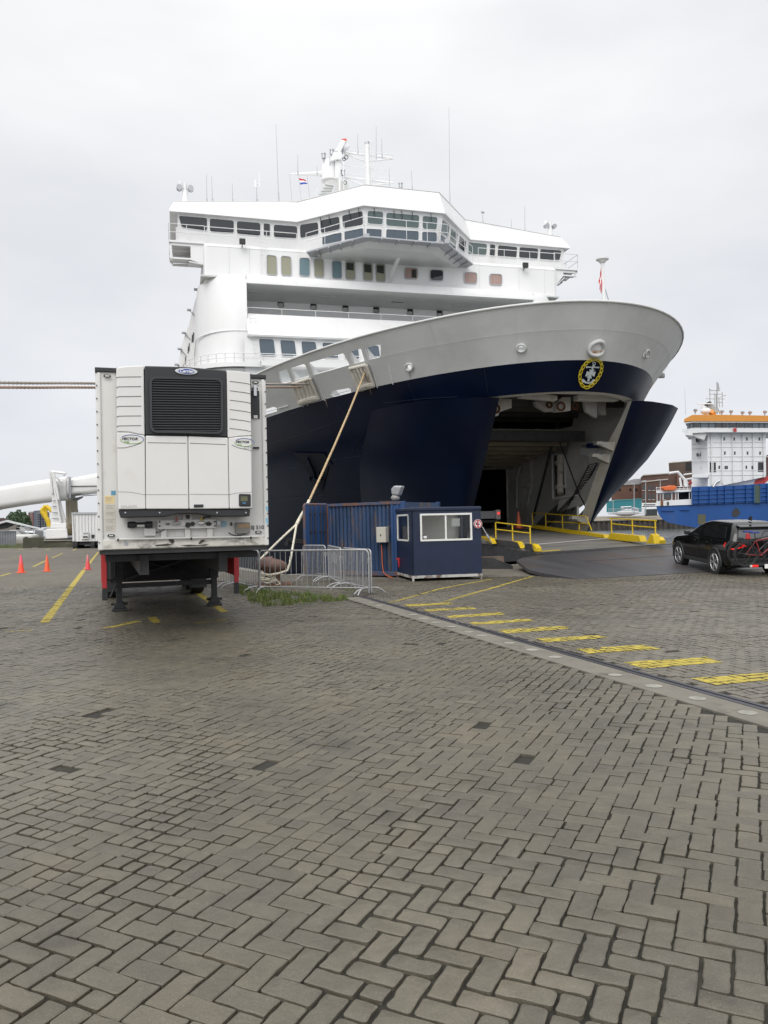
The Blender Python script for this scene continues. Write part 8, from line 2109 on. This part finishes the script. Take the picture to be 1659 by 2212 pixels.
mb = MB(); mb.tube([f(zL(600, 315), -1), f(zL(625, 320), -1), f(zL(765, 338), -1)], .16, 6); mb.tube([f(zL(750, 335), -1), f(zL(735, 365), -1)], .14, 6); mb.tube([f(zL(655, 378), -1), f(zL(720, 440), -1)], .12, 6); mb.build('tower_head', m_gw, gw)
fl2('machine_base', [(590,918),(712,915),(770,915),(770,972),(585,972)], f, zL, m_gw, gw, -2.3, 4, .06)
fl2('machine_house', [(540,980),(685,975),(775,975),(790,1090),(525,1103),(528,1060)], f, zL, m_gw, gw, -2.6, 5, .1); fl2('machine_gap', [(525,1104),(790,1092),(830,1092),(830,1104),(525,1116)], f, zL, m_void, gw, -2.5, 4)
for L_, r_ in (([(800,645),(808,900),(815,1060)], .35), ([(845,645),(850,800),(850,930)], .5), ([(822,645),(825,930)], .25)): mb = MB(); mb.tube([f(zL(*p), 3) for p in L_], r_, 6); mb.build('support_column', mat('column_beige', (.40, .36, .28), .7, var=.2, vscale=.8), gw)
fl2('column_foot', [(785,920),(830,920),(832,1050),(788,1050)], f, zL, mat('column_ochre', (.42, .34, .20), .7), gw, 2.5, 2); fl2('far_leg', [(870,650),(880,655),(915,785),(860,785)], f, zL, m_gw, gw, 5, 1)
# box trailer beside the wall
bt = far_root('box_trailer', 72, *zL(1010, 1215), 'white ribbed box trailer parked in the distance beside the refrigerated trailer', 'trailer'); f = fr(bt)
fl2('box_body', [(832,800),(1300,805),(1300,1120),(843,1128)], f, zL, mat('trailer2_white', (.68, .685, .68), .5, var=.03, vscale=1), bt, 0, 12)
fl2('front_header', [(828,788),(1300,788),(1300,812),(830,812)], f, zL, m_galv, bt, -.1, .1)
for x in (870, 912, 948, 985, 1022, 1060, 1098): mb = MB(); mb.tube([f(zL(x, 815), -.02), f(zL(x + 4, 1112), -.02)], .035, 5); mb.build('wall_rib', MATS['gangway_shade'], bt)
fl2('corner_post', [(832,812),(842,812),(866,1118),(845,1128)], f, zL, m_gw, bt, -.12, .12); fl2('corner_post', [(1118,812),(1132,812),(1136,1118),(1122,1118)], f, zL, m_gw, bt, -.12, .12)
fl2('ladder_frame', [(950,1015),(1028,1015),(1028,1098),(950,1098)], f, zL, m_gw, bt, -.2, .1); fl2('coupling_box', rect(962,1065,1018,1080), f, zL, m_dark, bt, -.28, .08); fl2('coupling_box', rect(962,1022,1018,1034), f, zL, m_galv, bt, -.28, .08)
fl2('black_flap', [(1055,1060),(1075,1045),(1098,1052),(1092,1080),(1068,1088)], f, zL, m_black, bt, -.12, .1)
fl2('chassis', [(868,1120),(1300,1118),(1300,1165),(940,1168),(875,1175)], f, zL, m_void, bt, .2, 10)
for x0, x1 in ((890, 940), (1092, 1138)): mb = MB(); a = f(zL(x0, 1180), .8); b2 = f(zL(x1, 1180), .8); mb.cyl(Vector((a.x, a.y, a.z)), Vector((b2.x, a.y, a.z)), .9, 16); mb.build('wheel', m_rubber, bt, smooth=True, ang=40)
# apartment towers
ap = far_root('apartment_tower', 520, *zL(420, 980), 'dark grey apartment tower with white balconies under the gangway', 'building'); f = fr(ap)
fl2('wall', [(393,770),(470,764),(472,980),(395,980)], f, zL, mat('tower_grey', (.10, .115, .14), .7), ap, 0, 20); fl2('wall', [(470,790),(568,785),(570,980),(470,980)], f, zL, mat('tower_grey2', (.09, .10, .125), .7), ap, 3, 20)
for j in range(9):
    for i, x in enumerate((425, 445, 478, 508, 535)):
        fl2('balcony', rect(x, 800 + j * 20, x + 14, 805 + j * 20), f, zL, mat('balcony_pale', (.36, .38, .40), .6), ap, -2, 2)
ap = far_root('apartment_tower', 530, *zL(360, 980), 'red brick apartment tower left of the dark grey one', 'building'); f = fr(ap)
fl2('wall', [(328,790),(390,780),(392,980),(330,980)], f, zL, mat('tower_red', (.20, .085, .08), .8), ap, 0, 20); fl2('roof', [(330,782),(390,776),(390,790),(328,794)], f, zL, m_galv, ap, -.5, 20)
for j in range(8): fl2('balcony', rect(322, 805 + j * 21, 334, 810 + j * 21), f, zL, m_lint, ap, -2, 2); fl2('window_band', rect(350, 800 + j * 21, 378, 806 + j * 21), f, zL, m_lint, ap, -.3, .3)
# yellow crane
yc = far_root('yellow_crane', 130, *zL(580, 970), 'yellow articulated crane arm rising behind the gangway tower', 'crane'); f = fr(yc)
for L_, r_ in (([(580,965),(555,880),(505,800),(484,770)], .4), ([(484,770),(510,745),(535,716)], .38), ([(535,716),(565,740),(605,775),(660,800)], .36), ([(530,740),(545,860)], .25), ([(484,775),(525,765),(540,722)], .3)): mb = MB(); mb.tube([f(zL(*p)) for p in L_], r_, 6); mb.build('crane_boom', m_yel, yc)
fl2('counterweight', [(765,872),(782,882),(782,940),(765,940)], f, zL, m_yel, yc, 0, 2)
# canopy shed and fence at the far left
sh = far_root('canopy_shed', 95, *zL(250, 1100), 'open canopy with a pale sloping roof behind the fence at the far left', 'shed'); f = fr(sh)
m_roofp = mat('canopy_pale', (.55, .56, .58), .5)
mb = MB(); P = [f(zL(*p)) for p in [(-60,912),(72,880),(505,985),(503,995),(395,975),(72,900),(-60,940)]]; mb.prism(P, (0, .5, 0)); mb.build('roof_edge', m_roofp, sh)
fl2('roof_underside', [(-60,930),(72,895),(160,925),(40,975),(-60,990)], f, zL, m_dark, sh, .6, 6)
for x in (240, 318, 385): fl2('post', rect(x, 935 + (x - 240) * .28, x + 14, 1085), f, zL, m_roofp, sh, .3, .5)
fl2('grey_cabin', [(405,992),(500,1000),(500,1080),(405,1078)], f, zL, mat('cabin_grey', (.22, .23, .24), .7), sh, 2, 5); fl2('blue_stack', [(190,1040),(330,1030),(330,1080),(190,1080)], f, zL, mat('stack_blue', (.10, .13, .30), .7), sh, 6, 3); fl2('beige_block', [(-60,960),(185,935),(188,1010),(-60,1010)], f, zL, mat('brown_block', (.20, .18, .16), .8), sh, 8, 5); fl2('white_block', [(480,960),(580,957),(582,975),(480,980)], f, zL, m_roofp, sh, 10, 5); fl2('dark_roof', [(-60,858),(40,852),(72,870),(72,882),(-60,905)], f, zL, mat('roof_maroon', (.08, .05, .055), .8), sh, 10, 5)
fn = far_root('board_fence', 84, *zL(90, 1180), 'weathered grey board fence at the left edge behind the traffic cones', 'fence'); f = fr(fn)
for i, x in enumerate(range(-80, 190, 15)): fl2('board', [(x, 1006 + (i % 3)), (x + 14, 1006 + (i % 2)), (x + 14, 1178), (x, 1180)], f, zL, mat('board_grey%s' % 'ab'[i % 2], ((.20, .215, .235), (.15, .155, .165))[i % 2], .8, var=.2, vscale=1), fn, 0, .1)
fl2('top_rail', rect(-80,1000,185,1008), f, zL, m_galv, fn, -.1, .1)
mb = MB()
for k in range(400):
    x = random.uniform(-60, 265); p = f(zL(x, random.uniform(1182, 1208)), -1 - random.random() * 3) if False else None
tr_ = far_root('distant_tree', 200, *zL(212, 1000), 'dark green tree seen between the canopy roof and the far buildings', 'tree'); f = fr(tr_)
mb = MB(); c0_ = f(zL(212, 980))
for k in range(900):
    v = Vector((random.gauss(0, 1), random.gauss(0, 1), random.gauss(0, 1))).normalized() * random.random() ** .4; p = c0_ + Vector((v.x * 3.2, v.y * 3, v.z * 4 + 1)); a = random.uniform(0, 6.3); e = Vector((math.cos(a), .3, math.sin(a))) * .35; g2_ = Vector((-math.sin(a), .2, math.cos(a))) * .3; mb.quad(p - e, p - g2_, p + e, p + g2_)
mb.build('crown', mat('far_leaf', (.045, .075, .035), .8), tr_); mb = MB(); mb.tube([c0_ + Vector((0, 0, -9)), c0_], .3, 6, r2=.15); mb.build('trunk', m_dark, tr_)
# parked cars by the fence
def small_car(px, py, Y, m, label, rz=0.0):
    c = far_root('parked_car', Y, px, py, label, 'car', 'cars parked by the fence'); c.rotation_euler = (0, 0, rz)
    mb = MB(); L_ = [(.25, -2.1, 2.1, .8), (.5, -2.2, 2.2, .88), (.8, -2.15, 2.1, .88), (.92, -2.0, 1.7, .82)]; mb.loft([[Vector((p.y, p.x, p.z)) for p in ring_rr(y0, y1, w_, z, rr=.3)] for z, y0, y1, w_ in L_], cap=True); mb.build('body', m, c, smooth=True, fix=True, ang=50)
    mb = MB(); L_ = [(.9, -1.7, 1.0, .78), (1.2, -1.4, .6, .68), (1.42, -1.0, .2, .58), (1.46, -.8, 0, .5)]; mb.loft([[Vector((p.y, p.x, p.z)) for p in ring_rr(y0, y1, w_, z, rr=.2)] for z, y0, y1, w_ in L_[:3]], cap=True); mb.build('cabin', m_glass, c, smooth=True, fix=True, ang=50)
    mb = MB(); mb.loft([[Vector((p.y, p.x, p.z + .005)) for p in ring_rr(y0, y1, w_, z, rr=.2)] for z, y0, y1, w_ in L_[2:]], cap=True); mb.build('roof', m, c, smooth=True, fix=True)
    for x in (-1.35, 1.35):
        for y in (-.84, .84): mb = MB(); mb.cyl((x, y - .1, .32), (x, y + .1, .32), .32, 14); mb.build('wheel', m_rubber, c, smooth=True, ang=40)
small_car(*zL(215, 1135), 92, mat('car_white', (.62, .62, .6), .25), 'white car parked beyond the fence by the dark wall')
small_car(*zL(290, 1085), 104, mat('car_silver', (.40, .42, .44), .25, .4), 'silver car parked behind the white one under the canopy')
gv = [(-60, 83), (-30, 83)]
p0_ = G(*zL(-60, 1205)); p1_ = G(*zL(262, 1205)); grass('verge_grass', [([(p0_.x - 4, 80.5), (p1_.x, 80.5), (p1_.x, 83.8), (p0_.x - 4, 83.8)], 2600, .5)], 0, .3, 'strip of rough grass at the foot of the board fence', 9)
